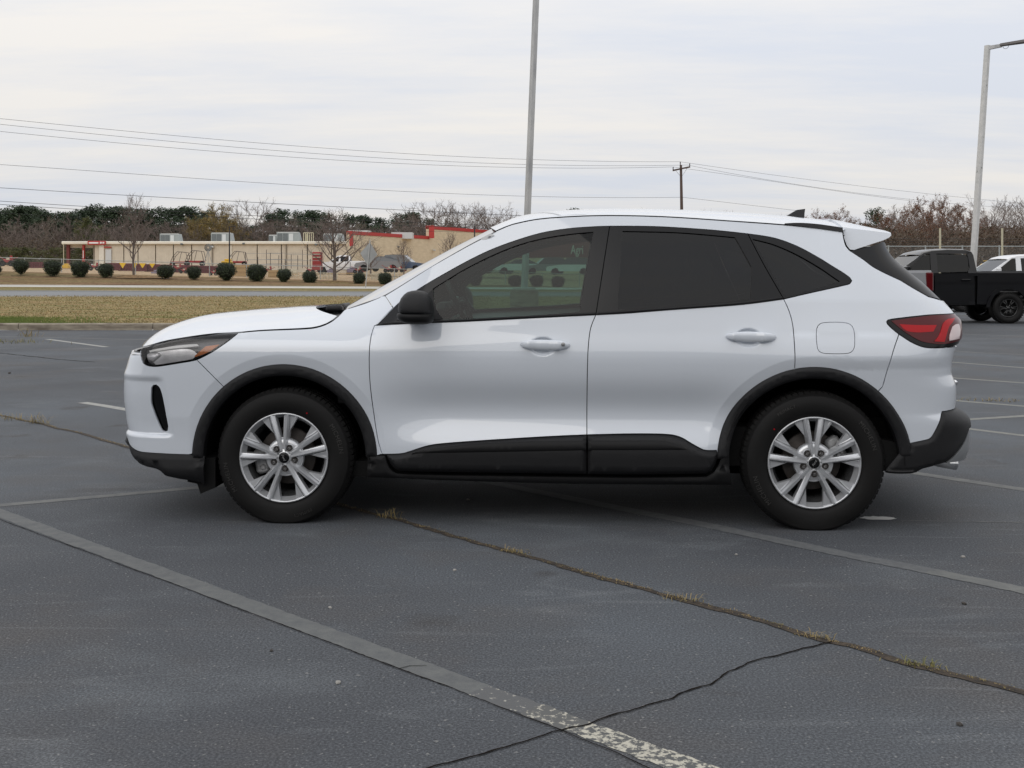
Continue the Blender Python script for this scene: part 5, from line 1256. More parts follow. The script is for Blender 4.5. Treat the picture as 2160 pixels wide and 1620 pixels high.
# ------------------------------------------------------------------ light poles, power line, signs
mat('galvanised', (.50, .50, .49), rough=.6, metal=.1, col2=(.33, .335, .34), vscale=6, stretch=(1, 1, .3), lo=.35, hi=.75)
def peel_mat():
    m, t, b = new_mat('peeling_white'); b.inputs['Roughness'].default_value = .7
    g = t.nodes.new('ShaderNodeTexCoord'); n_ = t.nodes.new('ShaderNodeTexNoise'); n_.inputs['Scale'].default_value = 9; n_.inputs['Detail'].default_value = 6; t.links.new(g.outputs['Object'], n_.inputs['Vector'])
    r = t.nodes.new('ShaderNodeValToRGB'); t.links.new(n_.outputs['Fac'], r.inputs[0]); e = r.color_ramp.elements; e[0].position = .27; e[0].color = (.16, .17, .16, 1); e[1].position = .33; e[1].color = (.55, .55, .53, 1); e.new(.6); e[2].color = (.64, .63, .61, 1)
    t.links.new(r.outputs[0], b.inputs['Base Color'])
peel_mat()
mat('lamp_bronze', (.10, .09, .085), rough=.5); mat('old_wood', (.075, .05, .04), rough=.9, var=.3, vscale=5, stretch=(6, 6, .4)); mat('wire_black', (.03, .03, .035), rough=.7)
mat('insulator', (.06, .055, .055), rough=.4); mat('steel_grey', (.30, .31, .31), rough=.5, metal=.4); mat('sign_back', (.33, .34, .345), rough=.5, metal=.3, var=.15, vscale=2)
def light_pole(label, base, top, arm, wid=.15, pedestal=True, lean_base=None):
    base = Vector(base); top = Vector(top); t = thing('light_pole', label, 'light pole', base); d = top - base
    m = MB(); n_ = 14; u = Vector((1, 0, 0)); v = Vector((0, 1, 0)); rt = Matrix.Rotation(R(28), 3, 'Z'); u = rt @ u; v = rt @ v; rows = []
    for i in range(n_ + 1):
        c = d * (i / n_); w = lerp(wid, wid * .88, i / n_) / 2; b_ = w * .35
        rows.append([tuple(c + u * sx * (w if k else w - b_) + v * sy * (w - b_ if k else w)) for sx, sy, k in ((1, 1, 0), (1, 1, 1), (1, -1, 1), (1, -1, 0), (-1, -1, 0), (-1, -1, 1), (-1, 1, 1), (-1, 1, 0))])
    rows = [[r[0], r[1], r[2], r[3], r[4], r[5], r[6], r[7]] for r in rows]
    m.grid(rows, closed=True); m.build('shaft', 'peeling_white' if label.startswith('tall') else 'galvanised', t)
    m = MB(); m.box((0, 0, .03 - 0), (.44, .44, .09), bev=.015, rz=R(28)); m.build('base_cover', 'galvanised', t)
    m = MB(); m.box(d * .055 + Vector((0, -.093, 0)), (.07, .02, .14), bev=.01); m.build('hand_hole_cover', 'galvanised', t)
    if pedestal:
        p = MB(); p.lathe([(.001, .02), (.33, .02), (.36, -.02), (.365, -base.z + .0), (.365, -base.z - .2)], 28, 'z'); p.build('pedestal', 'kerb_concrete', t, smooth=True, angle=R(40))
    if arm:
        a0 = d; e = Vector(arm)
        m = MB(); m.tube([a0 + Vector((0, 0, -.07)), a0 + e * .3 + Vector((0, 0, -.05))], [.07, .06], 4); m.build('arm', 'galvanised', t)
        m = MB(); f = e.normalized(); s = Vector((-f.y, f.x, 0)).normalized() * .16; h0 = a0 + e * .26; h1 = a0 + e; hm = h0.lerp(h1, .8); up = Vector((0, 0, .07))
        P_ = [h0 + s * .6 - up * .9, h0 - s * .6 - up * .9, h0 - s * .5 + up * .0, h0 + s * .5 + up * .0, hm + s - up * .7, hm - s - up * .7, hm - s * .7 + up * .35, hm + s * .7 + up * .35, h1 + s * .5 - up * .3, h1 - s * .5 - up * .3]
        m.add(P_, [(0, 1, 2, 3), (0, 1, 5, 4), (3, 2, 6, 7), (0, 3, 7, 4), (1, 2, 6, 5), (4, 5, 9, 8), (7, 6, 9, 8), (4, 7, 8), (5, 6, 9)]); m.build('lamp_head', 'lamp_bronze', t)
        m = MB(); c = h0.lerp(h1, .16) - up * 1.1; m.tube([c + f * .07 * math.cos(a) + Vector((0, 0, -.075 * math.sin(a))) for a in [R(x) for x in range(0, 181, 18)]], .006, 4); m.build('hanging_wire', 'wire_black', t)
    return t
Yp = 29.0
b_ = P(1106, 612, Yp); tp = P(1131.5, -20, Yp); tp2 = b_ + (tp - b_) * 1.25
light_pole('light pole with weathered paint rising behind the car roof', (b_.x, Yp, b_.z), tp2, (.9, -.9, .05))
b_ = P(2049, 612, 31); tp = P(2083, 96, 31)
light_pole('tall white peeling light pole with one lamp behind the black truck', (b_.x, 31, b_.z), tp, (1.12, -.45, .08), wid=.155, pedestal=False)
# power pole
Pp = Vector(((1437 - CX) / F * 99, 99, 0)); t = thing('power_pole', 'brown wooden power pole with a single crossarm on the skyline', 'power pole', (Pp.x, 99, gz(Pp.x, 99)))
zt = P(1434, 348, 99).z - gz(Pp.x, 99)
m = MB(); m.tube([(.12, 0, -.3), (0.06, 0, zt * .5), (-.03, 0, zt)], [.17, .15, .11], 10); m.build('pole', 'old_wood', t, smooth=True)
m = MB(); za = P(1434, 356, 99).z - gz(Pp.x, 99); m.box((0, -.1, za), (1.55, .12, .13), M=Matrix.Rotation(R(-12), 4, 'Y')); m.build('crossarm', 'old_wood', t)
m = MB(); m.bar((-.5, -.1, za - .15), (0, -.05, za - .75), .02); m.bar((.5, -.1, za + .05), (0, -.05, za - .75), .02); m.build('brace', 'steel_grey', t)
for dx, dzz in ((-.72, -.13), (.72, .17), (-.08, .55)):
    m = MB(); m.lathe([(.001, .30), (.04, .28), (.05, .2), (.035, .15), (.05, .1), (.03, .0)], 8, 'z', (dx, -.1 if abs(dx) > .1 else 0, za + dzz if abs(dx) > .1 else zt)); m.build('insulator', 'insulator', t, smooth=True)
def ray_plane(px, py, A, B):
    n_ = Vector((-(B.y - A.y), B.x - A.x, 0)); d = Vector(((px - CX) / F, 1, -(py - HY) / F)); o = Vector((0, 0, H)); k = (A - o).dot(n_) / d.dot(n_); return o + d * k
def wire(pts, A, B, label, rad=.014, span=(None, None)):
    xs = [p[0] for p in pts]
    def q(x):
        r = 0
        for i, (xi, yi) in enumerate(pts):
            l = 1
            for j, (xj, _) in enumerate(pts):
                if i != j: l *= (x - xj) / (xi - xj)
            r += yi * l
        return r
    x0 = xs[0] - (260 if xs[0] == 0 else 0); x1 = xs[-1] + (200 if xs[-1] > 2000 else 0); m = MB(); P_ = [ray_plane(lerp(x0, x1, i / 40), q(lerp(x0, x1, i / 40)), A, B) for i in range(41)]
    m.tube(P_, rad, 3); o = m.build('power_line', 'wire_black'); o['label'] = label; o['category'] = 'power line'; o['group'] = 'overhead wires'
A = Vector((Pp.x, 99, 0)); B = Vector((-62, 60, 0)); B2 = Vector((95, 150, 0)); C1 = Vector((0, 82, 0)); C2 = Vector((-62, 70, 0))
wire([(0, 250), (540, 301), (1080, 335), (1434, 341)], A, B, 'topmost overhead wire running left from the power pole')
wire([(0, 262), (540, 314), (1080, 346), (1450, 348)], A + Vector((0, .4, 0)), B, 'second overhead wire from the top, left of the power pole')
wire([(0, 277), (540, 326), (1080, 353), (1418, 352)], A - Vector((0, .4, 0)), B, 'third overhead wire from the top, left of the power pole')
wire([(0, 347), (540, 385), (1080, 413), (1437, 416)], A, B, 'single wire below the top three, left of the power pole')
wire([(0, 396), (540, 427), (1100, 455)], C1, C2, 'dark cable crossing just above the pine tops', .018)
wire([(0, 424), (540, 455), (1100, 477)], C1, C2, 'upper of two cables crossing in front of the pines', .018)
wire([(0, 431), (540, 462), (1100, 484)], C1 + Vector((0, .5, 0)), C2 + Vector((0, .5, 0)), 'lower of two cables crossing in front of the pines', .018)
wire([(0, 449), (540, 476), (1100, 492)], C1 + Vector((0, .5, 0)), C2 + Vector((0, .5, 0)), 'thin lowest cable passing above the store roof', .010)
wire([(1434, 341), (1880, 400), (2085, 422)], A, B2, 'topmost overhead wire descending right of the power pole')
wire([(1450, 348), (1755, 400), (2080, 435)], A, B2, 'middle overhead wire descending right of the power pole')
wire([(1419, 352), (1600, 378), (1830, 412), (1945, 426)], A, B2, 'third overhead wire descending right of the power pole')
wire([(1440, 416), (1550, 429), (1680, 444)], A, B2, 'lowest wire right of the power pole, meeting the roof')
# diamond road sign seen from behind
bs = P(771, 606, 79); t = thing('road_sign', 'grey back of a diamond road sign on a leaning post', 'road sign', (bs.x, 79, bs.z), tilt=(0, R(5.5), 0))
m = MB(); m.box((0, 0, 1.65), (.06, .06, 3.35)); m.build('post', 'galvanised', t)
m = MB(); m.prism([(0, .83), (.60, 0), (0, -.83), (-.60, 0)], -.06, -.045); m.v = [(x + .0, y + .12, z + 2.33) for x, y, z in m.v]; m.build('panel', 'sign_back', t)
# thin dark yard light poles
for px, yt, yb, Y, lab in ((484, 478, 568, 97, 'thin dark lamp post in the store yard, above the yellow crate'), (1001, 476, 560, 97, 'thin dark post in front of the tan block wall')):
    b0 = P(px, yb, Y); hh = P(px, yt, Y).z - b0.z; t = thing('lamp_post', lab, 'lamp post', tuple(b0)); m = MB(); m.tube([(0, 0, 0), (0, 0, hh)], [.07, .05], 8); m.build('post', 'wire_black', t)
    if px < 600: m = MB(); m.tube([(0, 0, hh), (.25, 0, hh + .04)], .035, 5); m.box((.38, 0, hh + .03), (.32, .2, .08), bev=.02); m.build('lamp_head', 'wire_black', t)

# ------------------------------------------------------------------ the farm store
mat('store_wall', (.58, .52, .42), rough=.8, var=.06, vscale=2); mat('store_fascia', (.74, .70, .60), rough=.6, var=.06, vscale=1); mat('store_seam', (.24, .21, .165), rough=.9)
def ribbed():
    t = MAT['store_wall'].node_tree; b = t.nodes['Principled BSDF']; g = t.nodes.new('ShaderNodeTexCoord'); w = t.nodes.new('ShaderNodeTexWave'); w.inputs['Scale'].default_value = 1.6; t.links.new(g.outputs['Object'], w.inputs[0]); bu = t.nodes.new('ShaderNodeBump'); bu.inputs['Strength'].default_value = .4; bu.inputs['Distance'].default_value = .03; t.links.new(w.outputs['Fac'], bu.inputs['Height']); t.links.new(bu.outputs[0], b.inputs['Normal'])
ribbed()
mat('block_wall', (.58, .49, .34), rough=.9, col2=(.68, .58, .42), vscale=1.5, stretch=(1, 1, 3), bump=.8, bscale=6); mat('store_red', (.42, .035, .03), rough=.5); mat('column_maroon', (.14, .028, .026), rough=.6)
mat('white_metal', (.55, .57, .57), rough=.5); mat('duct_grey', (.30, .33, .33), rough=.5, metal=.2); mat('vent_dark', (.12, .135, .14), rough=.6); mat('cream', (.5, .46, .33), rough=.6)
Ys = 125.0
def sx(px, Y=Ys): return (px - CX) / F * Y
def sz(py, Y=Ys): return H - (py - HY) * Y / F
st = thing('farm_store', 'long low tan metal store building with open canopy at its left end', 'building', (sx(470), Ys, sz(575)))
ox, oy, oz = st.location
ztop, zbot = sz(515.5), sz(585)
m = MB(); m.box((sx(475) - ox, 8, (ztop + zbot) / 2 - oz - .1), (sx(760) - sx(200), 15.6, ztop - zbot - .3)); m.build('core', 'store_seam', st)
seams = [200, 262, 292, 329, 366.5, 405, 449, 488, 543, 594, 604.5, 649, 700, 760]
for a, b in zip(seams, seams[1:]):
    m = MB(); m.box(((sx(a) + sx(b)) / 2 - ox, 0, (ztop + zbot) / 2 - oz), (sx(b) - sx(a) - .12, .3, ztop - zbot)); m.build('wall_panel', 'store_wall', st)
m = MB(); m.box(((sx(133) + sx(745)) / 2 - ox, -.3, sz(512.3) - oz), (sx(745) - sx(133), .35, .33), bev=.06); m.build('fascia', 'store_fascia', st)
m = MB(); m.box(((sx(138) + sx(760)) / 2 - ox, 8, sz(511) - oz), (sx(760) - sx(138), 16, .2)); m.build('roof', 'store_fascia', st)
m = MB(); m.box(((sx(138) + sx(208)) / 2 - ox, .6, sz(518) - oz), (sx(208) - sx(138), .3, .45)); m.build('canopy_beam', 'store_wall', st)
for px, mm, w in ((142, 'column_maroon', 6), (174.5, 'store_red', 4)):
    m = MB(); m.box((sx(px) - ox, .3, (sz(516) + zbot) / 2 - oz), (w / F * Ys, .3, sz(516) - zbot)); m.build('canopy_post', mm, st)
m = MB(); m.tube([(sx(134) - ox, -.5, sz(514) - oz), (sx(138) - ox, -.5, sz(517) - oz), (sx(138) - ox, -.5, sz(563) - oz)], .05, 6); m.build('downpipe', 'cream', st)
for px in (449, 488.5, 604.5):
    m = MB(); m.box((sx(px) - ox, -.22, (sz(517) + zbot) / 2 - oz), (.12, .1, sz(517) - zbot)); m.build('downpipe', 'store_seam' if px != 488.5 else 'store_fascia', st)
m = MB(); m.box(((sx(211) + sx(221)) / 2 - ox, -.05, (sz(517) + zbot) / 2 - oz), (sx(221) - sx(211), .5, sz(517) - zbot)); m.build('corner_wall', 'store_fascia', st)
m = MB(); m.box((sx(230.5) - ox, -.25, (sz(526) + zbot) / 2 - oz), (sx(236.5) - sx(224.5), .12, sz(526) - zbot)); m.build('roller_door', 'white_metal', st)
m = MB(); m.box((sx(229) - ox, -.3, sz(521.5) - oz), (sx(237) - sx(222), .15, .12)); m.build('door_canopy', 'store_red', st)
m = MB(); m.box((sx(208) - ox, -.56, sz(512.5) - oz), (sx(227) - sx(189), .12, .42), bev=.02); sg = m.build('red_sign', 'store_red', st)
m = MB(); m.box((sx(202) - ox, -.64, sz(512.6) - oz), (sx(212) - sx(192), .04, .16)); m.box((sx(216.5) - ox, -.64, sz(512.3) - oz), (.14, .04, .2)); m.box((sx(219.5) - ox, -.64, sz(512.3) - oz), (.10, .04, .2)); m.box((sx(223) - ox, -.64, sz(512.3) - oz), (.14, .04, .18)); m.build('sign_lettering', 'sticker_white', sg)
m = MB(); m.box((sx(174.7) - ox, .12, sz(536.5) - oz), (.07, .04, .85)); m.build('post_lettering', 'sticker_white', st)
for px, py in ((385.5, 515), (516, 514), (450, 521), (668, 516)):
    m = MB(); m.box((sx(px) - ox, -.35, sz(py) - oz), (.28, .4, .18), bev=.04); m.build('wall_lamp', 'vent_dark' if px != 450 else 'white_metal', st)
def hvac(x0, x1, y0, y1, lab, kind=0, Y=Ys + 3):
    w = sx(x1, Y) - sx(x0, Y); h = sz(y0, Y) - sz(y1, Y) + .3; c = (sx((x0 + x1) / 2, Y), Y, sz(y1, Y) - .3); t = thing('rooftop_unit', lab, 'rooftop unit', c, group='units on the store roof')
    if kind == 2:
        m = MB()
        for z in (0.1, h): m.bar((-w / 2, 0, z), (w / 2, 0, z), .06)
        for i in range(6): m.bar((-w / 2 + w * i / 5, 0, 0), (-w / 2 + w * i / 5, 0, h), .05)
        m.box((-w * .2, .3, h * .5), (w * .22, .1, h * .8)); m.build('frame', 'cream', t); return
    m = MB(); m.prism([(-w / 2, 0), (-w / 2, h), (w * .42, h), (w * .5, h * .35), (w * .46, 0)], 0, 1.4); m.build('housing', 'duct_grey' if 1 else '', t)
    for k, (a, b) in enumerate(((-.46, -.26), (-.22, -.02), (.04, .22))):
        m = MB(); m.box((w * (a + b) / 2, -.03, h * .56), (w * (b - a), .05, h * .62)); m.build('louvre', 'vent_dark' if k == 1 else ('vent_dark' if k == 0 else 'white_metal'), t)
    m = MB(); m.box((0, -.02, h - .03), (w * .98 * .92, .05, .08)); m.build('edge_trim', 'white_metal', t)
hvac(337, 379, 493, 511, 'leftmost grey unit on the store roof'); hvac(445, 489, 491, 509.5, 'grey roof unit beside the thin lamp post'); hvac(567, 585, 495.5, 509.5, 'smaller roof unit tucked left of the largest one')
hvac(583.5, 632, 489.5, 508.5, 'largest grey unit on the store roof'); hvac(640.5, 661, 491, 507.5, 'cream open frame on the store roof', 2); hvac(682, 724, 493, 510, 'grey roof unit seen through the bare tree')
# block section
bk = thing('block_building', 'taller tan block store wing with red coping and stepped roof', 'building', (sx(740, 115), 115, sz(590, 115))); q0 = bk.location.copy()
def wallseg(A_, B_, zt_, name, mt, par, th=.3, z0=None, rc=True):
    A_ = Vector((A_[0], A_[1], 0)); B_ = Vector((B_[0], B_[1], 0)); d = B_ - A_; n_ = Vector((-d.y, d.x, 0)).normalized() * th; zb = (0 if z0 is None else z0)
    m = MB(); V = [A_, B_, B_ + n_, A_ + n_]; m.add([Vector((v.x - q0.x, v.y - q0.y, z)) + Vector((0, 0, -q0.z)) for z in (zb, zt_) for v in V], [(0, 1, 5, 4), (1, 2, 6, 5), (2, 3, 7, 6), (3, 0, 4, 7), (4, 5, 6, 7)]); return m.build(name, mt, par)
WA, WB_, WD = (sx(738, 115), 115), (sx(905, 131), 131), (sx(1088, 152), 152); z1, z2 = sz(490, 115), sz(478.5, 131)
def along(P0, P1, off): d = Vector((P1[0] - P0[0], P1[1] - P0[1])).normalized(); n_ = Vector((d.y, -d.x)); return (P0[0] + n_.x * off, P0[1] + n_.y * off), (P1[0] + n_.x * off, P1[1] + n_.y * off)
wallseg(WA, WB_, z1, 'low_wall', 'block_wall', bk, .4); wallseg(WB_, WD, z2, 'high_wall', 'block_wall', bk, .4)
a, b = along(WA, WB_, .06); wallseg(a, b, z1 + .14, 'coping', 'store_red', bk, .5, z1 - .22)
a, b = along(WB_, WD, .06); wallseg(a, b, z2 + .14, 'coping', 'store_red', bk, .5, z2 - .25)
for (xx, yy), za_, zb_2, w in ((WA, z1 - 1.5 + .1, z1 + .14, .35), (WB_, z1 - .1, z2 + .14, .6)):
    m = MB(); m.box((xx + w / 2 - q0.x, yy - .12 - q0.y, (za_ + zb_2) / 2 - q0.z), (w, .3, zb_2 - za_)); m.build('coping_return', 'store_red', bk)
m = MB(); zc2 = sz(566, 118); a, b = along(WA, WB_, .8); wallseg(a, (lerp(a[0], b[0], .35), lerp(a[1], b[1], .35)), zc2 - .8, 'low_red_awning', 'store_red', bk, .8, zc2 - 1.0)
FC = (sx(1075, 150), 149.5); FD = (26, 139)
fr = wallseg(FC, FD, 3.4, 'front_wall', 'block_wall', bk, .4); wallseg(FC, FD, 7.4, 'front_fascia', 'column_maroon', bk, .5, 3.3); wallseg(FC, FD, 8.3, 'front_coping', 'store_red', bk, .6, 7.4)
for px, py, mt in ((841, 521, 'vent_dark'), (917, 528, 'white_metal')):
    k = (px - 738) / (905 - 738); Yk = lerp(115, 131, k); m = MB(); m.box((sx(px, Yk) - q0.x, Yk - .5 - q0.y, sz(py, Yk) - q0.z), (.3, .5, .14), bev=.03); m.build('wall_lamp', mt, bk)
for x0, x1, y0, y1 in ((732, 776, 487, 497), (823, 868, 491, 501)):
    Yk = 124; m = MB(); m.box((sx((x0 + x1) / 2, Yk) - q0.x, Yk + 2 - q0.y, sz((y0 + y1) / 2, Yk) - q0.z), (sx(x1, Yk) - sx(x0, Yk), 2, .7)); m.build('roof_unit', 'white_metal', bk)
me = text_mesh('Agri', 1.62, .03, 'sign_lettering'); mnx = min(v.co.x for v in me.vertices)
for v in me.vertices: v.co.x = (v.co.x - mnx) * .62
d_ = (Vector((FD[0] - FC[0], FD[1] - FC[1], 0))).normalized(); me.materials.append(MAT['lettering_white'])
k_s = None
for i in range(300):
    q = Vector((FC[0], FC[1], 0)) + d_ * i * .05
    if CX + F * q.x / q.y >= 1203: k_s = q; break
sl = link('sign_lettering', me, bk, loc=(k_s.x - q0.x, k_s.y - .35 - q0.y, sz(528, 147) - q0.z), rot=(R(90), 0, math.atan2(d_.y, d_.x)))

# ------------------------------------------------------------------ store yard: fence, stock, cars
def yl(px, Y, z=None): x = sx(px, Y); return (x, Y, gz(x, Y) if z is None else z)
mat('chain_grey', (.36, .38, .37), rough=.5, metal=.3)
def mesh_mat():
    m = bpy.data.materials.new('chain_mesh'); m.use_nodes = True; MAT['chain_mesh'] = m; t = m.node_tree
    b = t.nodes['Principled BSDF']; b.inputs['Base Color'].default_value = (.34, .36, .355, 1); b.inputs['Roughness'].default_value = .5; b.inputs['Alpha'].default_value = .13
mesh_mat()
def fence(name, label, pts, hts, step, Y, rail=True, barb=False):
    a = Vector(pts[0]); b = Vector(pts[1]); L = (b - a).length; n_ = int(L / step); t = thing(name, label, 'fence', tuple(a)); P_ = []
    for i in range(n_ + 1):
        q = a.lerp(b, i / n_); P_.append(q); m = MB(); m.tube([q - a + Vector((0, 0, -.1)), q - a + Vector((0, 0, hts + .05))], .035, 6); m.build('post', 'chain_grey', t)
    m = MB(); m.tube([P_[0] - a + Vector((0, 0, hts)), P_[-1] - a + Vector((0, 0, hts))], .025, 5); m.build('top_rail', 'chain_grey', t)
    m = MB(); d = P_[-1] - a; m.add([(0, .01, .04), (d.x, d.y + .01, d.z + .04), (d.x, d.y + .01, d.z + hts), (0, .01, hts)], [(0, 1, 2, 3)]); m.build('chain_link', 'chain_mesh', t)
    if barb:
        m = MB()
        for k in (.12, .24, .36): m.tube([P_[0] - a + Vector((0, 0, hts + k)), P_[-1] - a + Vector((0, 0, hts + k))], .010, 3)
        m.build('top_wires', 'wire_black', t, kind='stuff')
    return t
Yf = 93.
pa = P(-260, 569, Yf); pb = P(1300, 614, Yf)
fence('chain_link_fence', 'long grey chain link fence behind the round bushes', [(pa.x, Yf, pa.z), (pb.x, Yf, pb.z)], 1.30, 3.0, Yf)
Yg = 55.; fence('chain_link_fence', 'tall chain link fence with top wires behind the pickups', [(sx(1640, Yg), Yg, 0), (sx(2420, Yg), Yg, 0)], 2.6, 1.66, Yg, barb=True)
for px, lab in ((1983, 'left one of two tall pale posts behind the black truck'), (2114, 'right one of two tall pale posts behind the black truck')):
    o = MB().tube([(0, 0, 0), (0, 0, 3.4)], .05, 8).build('tall_post', 'cream', loc=(sx(px, 53), 53, 0)); o['label'] = lab; o['category'] = 'post'
mat('gate_maroon', (.16, .025, .035), rough=.6); mat('stock_red', (.30, .035, .035), rough=.5); mat('pennant_yellow', (.75, .48, .01), rough=.6); mat('crate_wood', (.42, .28, .13), rough=.8); mat('ring_cream', (.55, .50, .38), rough=.6); mat('cage_black', (.06, .05, .05), rough=.6); mat('violet_grey', (.2, .17, .22), rough=.8)
r_ = random.Random(21)
# stacked gates
def gate_proto():
    t = thing('stock_gate', 'x', 'gate', (0, 0, 0), group='maroon livestock gates stacked in the yard'); m = MB()
    for z in (.15, .4, .62, .82, 1.0, 1.16): m.bar((-1.6, 0, z), (1.6, 0, z), .045)
    m.build('rails', 'gate_maroon', t)
    m = MB()
    for x in (-1.6, 0, 1.6): m.bar((x, 0, .1), (x, 0, 1.2), .05)
    m.build('uprights', 'gate_maroon', t)
    m = MB(); m.box((0, .12, .62), (3.1, .1, 1.05)); m.build('sheeting', 'gate_maroon', t)
    return t
gp = gate_proto(); words = ['left end of the row, beside the fourth bush', 'under the first yellow pennant', 'under the bare tree', 'under the third yellow pennant', 'right of the yellow pennants', 'behind the fifth bush', 'behind the first black roll cage', 'behind the second roll cage', 'under the round fan', 'left of the yellow crate', 'right of the yellow crate', 'right end of the row']
for i in range(12):
    Y = 103 + (i % 2) * .3; px = 238 + i * 27.5; loc = yl(px, Y); g = gp if i == 0 else dup(gp); g.location = (loc[0], Y, P(px, 572 + .03 * (px - 240), Y).z); g['label'] = 'maroon gate panel, ' + words[i]; g.scale = (.42 * 1, 1, .62)
# bits of stock
def stock(px, py, Y, kind, lab, s=1.0):
    c = P(px, py, Y); t = thing({'tiller': 'red_implement', 'cage': 'go_kart', 'crate': 'crate', 'ring': 'hay_ring', 'fan': 'garden_windmill', 'cabinet': 'red_cabinet', 'rack': 'wire_rack', 'drum': 'pallet_load'}[kind], lab, {'tiller': 'implement', 'cage': 'go-kart', 'crate': 'crate', 'ring': 'hay ring', 'fan': 'windmill', 'cabinet': 'cabinet', 'rack': 'rack', 'drum': 'pallet'}[kind], tuple(c)); s *= {'tiller': .62, 'cage': .85, 'drum': .7}.get(kind, 1.0); t.scale = (s, s, s); q = random.Random(px)
    if kind == 'tiller':
        m = MB(); m.box((0, 0, .55), (.8, .5, .35), bev=.08); m.box((.3, 0, .85), (.25, .3, .4), bev=.05, rz=.4); m.build('body', 'stock_red', t)
        m = MB(); m.bar((-.3, 0, .6), (-1.0, 0, 1.1), .04); m.bar((.5, 0, .5), (1.1, .1, .25), .05); m.bar((-.4, .1, .4), (.9, 0, .9), .04); m.build('frame', 'stock_red', t)
        for x in (-.45, .4): m = MB(); m.lathe([(.06, -.3), (.28, -.32), (.3, -.25), (.3, -.15)], 14, 'y', (x, 0, .3)); m.build('wheel', 'tyre_rubber', t)
        m = MB(); m.box((.1, -.28, .75), (.3, .04, .2)); m.build('plate', 'ring_cream', t)
    elif kind == 'cage':
        m = MB()
        for y in (-.5, .5):
            m.tube([(-1.1, y, .5), (-.8, y, 1.2), (-.3, y, 1.75), (.7, y, 1.65), (.95, y, .6)], .035, 5)
        for x, z in ((-.8, 1.2), (-.3, 1.75), (.7, 1.65), (.1, 1.72)): m.bar((x, -.5, z), (x, .5, z), .03)
        m.bar((-.1, -.5, .5), (.2, -.5, 1.72), .03); m.build('roll_cage', 'cage_black', t)
        m = MB(); m.box((-.1, 0, .5), (2.0, .8, .25), bev=.06); m.build('body', 'stock_red', t)
        for x in (-.85, .8): m = MB(); m.lathe([(.06, -.65), (.27, -.66), (.3, -.6), (.3, -.45)], 14, 'y', (x, 0, .3)); m.build('wheel', 'tyre_rubber', t)
    elif kind == 'crate':
        m = MB(); m.box((0, 0, .4), (1.2, .8, .8)); m.build('inner', 'crate_wood', t)
        for z in (.1, .4, .7): m = MB(); m.box((0, -.43, z), (1.25, .04, .16)); m.build('slat', 'crate_wood', t)
    elif kind == 'ring':
        for z in (.08, .45, .8):
            m = MB(); m.tube([(.75 * math.cos(a), .75 * math.sin(a), z) for a in [2 * math.pi * i / 20 for i in range(21)]], .03, 5, cap=False); m.build('hoop', 'ring_cream', t)
        m = MB()
        for i in range(14): a = 2 * math.pi * i / 14; m.bar((.75 * math.cos(a), .75 * math.sin(a), .05), (.75 * math.cos(a + .35), .75 * math.sin(a + .35), .85), .025)
        m.build('bars', 'ring_cream', t, kind='stuff')
    elif kind == 'fan':
        m = MB()
        for dx in (-.4, 0, .4): m.bar((dx, 0, 0), (0, 0, 1.3), .03)
        m.build('tripod', 'steel_grey', t); 
        m = MB()
        for i in range(14):
            a = 2 * math.pi * i / 14; c_, s_ = math.cos(a), math.sin(a); c2, s2 = math.cos(a + .36), math.sin(a + .36); m.add([(.08 * c_, 0, 1.55 + .08 * s_), (.34 * c_, -.02, 1.55 + .34 * s_), (.34 * c2, .03, 1.55 + .34 * s2), (.08 * c2, 0, 1.55 + .08 * s2)], [(0, 1, 2, 3)])
        m.build('blades', 'vent_dark', t, kind='stuff')
    elif kind == 'cabinet':
        m = MB(); m.box((0, 0, .6), (.6, .5, 1.2), bev=.04); m.build('body', 'stock_red', t)
        for z in (.85, 1.05): m = MB(); m.box((0, -.27, z), (.5, .03, .06)); m.build('label_strip', 'ring_cream', t)
    elif kind == 'rack':
        m = MB()
        for x in (-1.6, -.5, .6, 1.6): m.bar((x, 0, 0), (x, 0, .9 + .8 * q.random()), .03)
        m.build('uprights', 'cage_black', t)
        m = MB()
        for z in (.4, .8): m.bar((-1.6, 0, z), (1.6, 0, z), .03)
        m.bar((-1.6, .1, 1.35), (1.6, .1, 1.35), .02); m.build('rails', 'steel_grey', t)
    else:
        m = MB(); m.box((0, 0, .35), (1.1, .9, .5), bev=.05); m.box((.1, 0, .72), (.7, .6, .25), bev=.06); m.build('load', ['ring_cream', 'white_metal', 'violet_grey', 'machine_yellow'][px % 4], t)
        m = MB(); m.box((0, 0, .05), (1.3, 1.1, .1)); m.build('pallet', 'crate_wood', t)
    return t
stock(375, 574, 100, 'tiller', 'bright red implement under the first black roll cage', 1.1); stock(388, 577, 99, 'tiller', 'small red implement just right of the fifth bush', .8)
stock(382, 563, 106, 'cage', 'black framed go-kart above the red implements', .95); stock(414, 562, 106, 'cage', 'second black framed go-kart from the left'); stock(503, 562, 106, 'cage', 'black framed go-kart right of the yellow crate', .95)
stock(439, 560, 99, 'fan', 'round grey garden windmill on a tripod', 1.0); stock(479, 562, 98.5, 'drum', 'bright yellow machine load above the seventh bush', 1.1)
stock(451, 582, 96, 'tiller', 'pinkish red cart left of the seventh bush', .85); stock(509, 583, 96, 'crate', 'pale wooden crate between the seventh and eighth bush', 1.2); stock(508, 572, 97, 'tiller', 'red implement on top behind the pale crate', .9)
stock(566, 578, 96, 'tiller', 'red implement right of the eighth bush', 1.0); stock(583, 590, 95, 'crate', 'orange wooden crate left of the ninth bush', 1.0); stock(556, 567, 100, 'rack', 'dark upright rack above the eighth bush'); stock(600, 566, 101, 'rack', 'dark rack above the ninth bush')
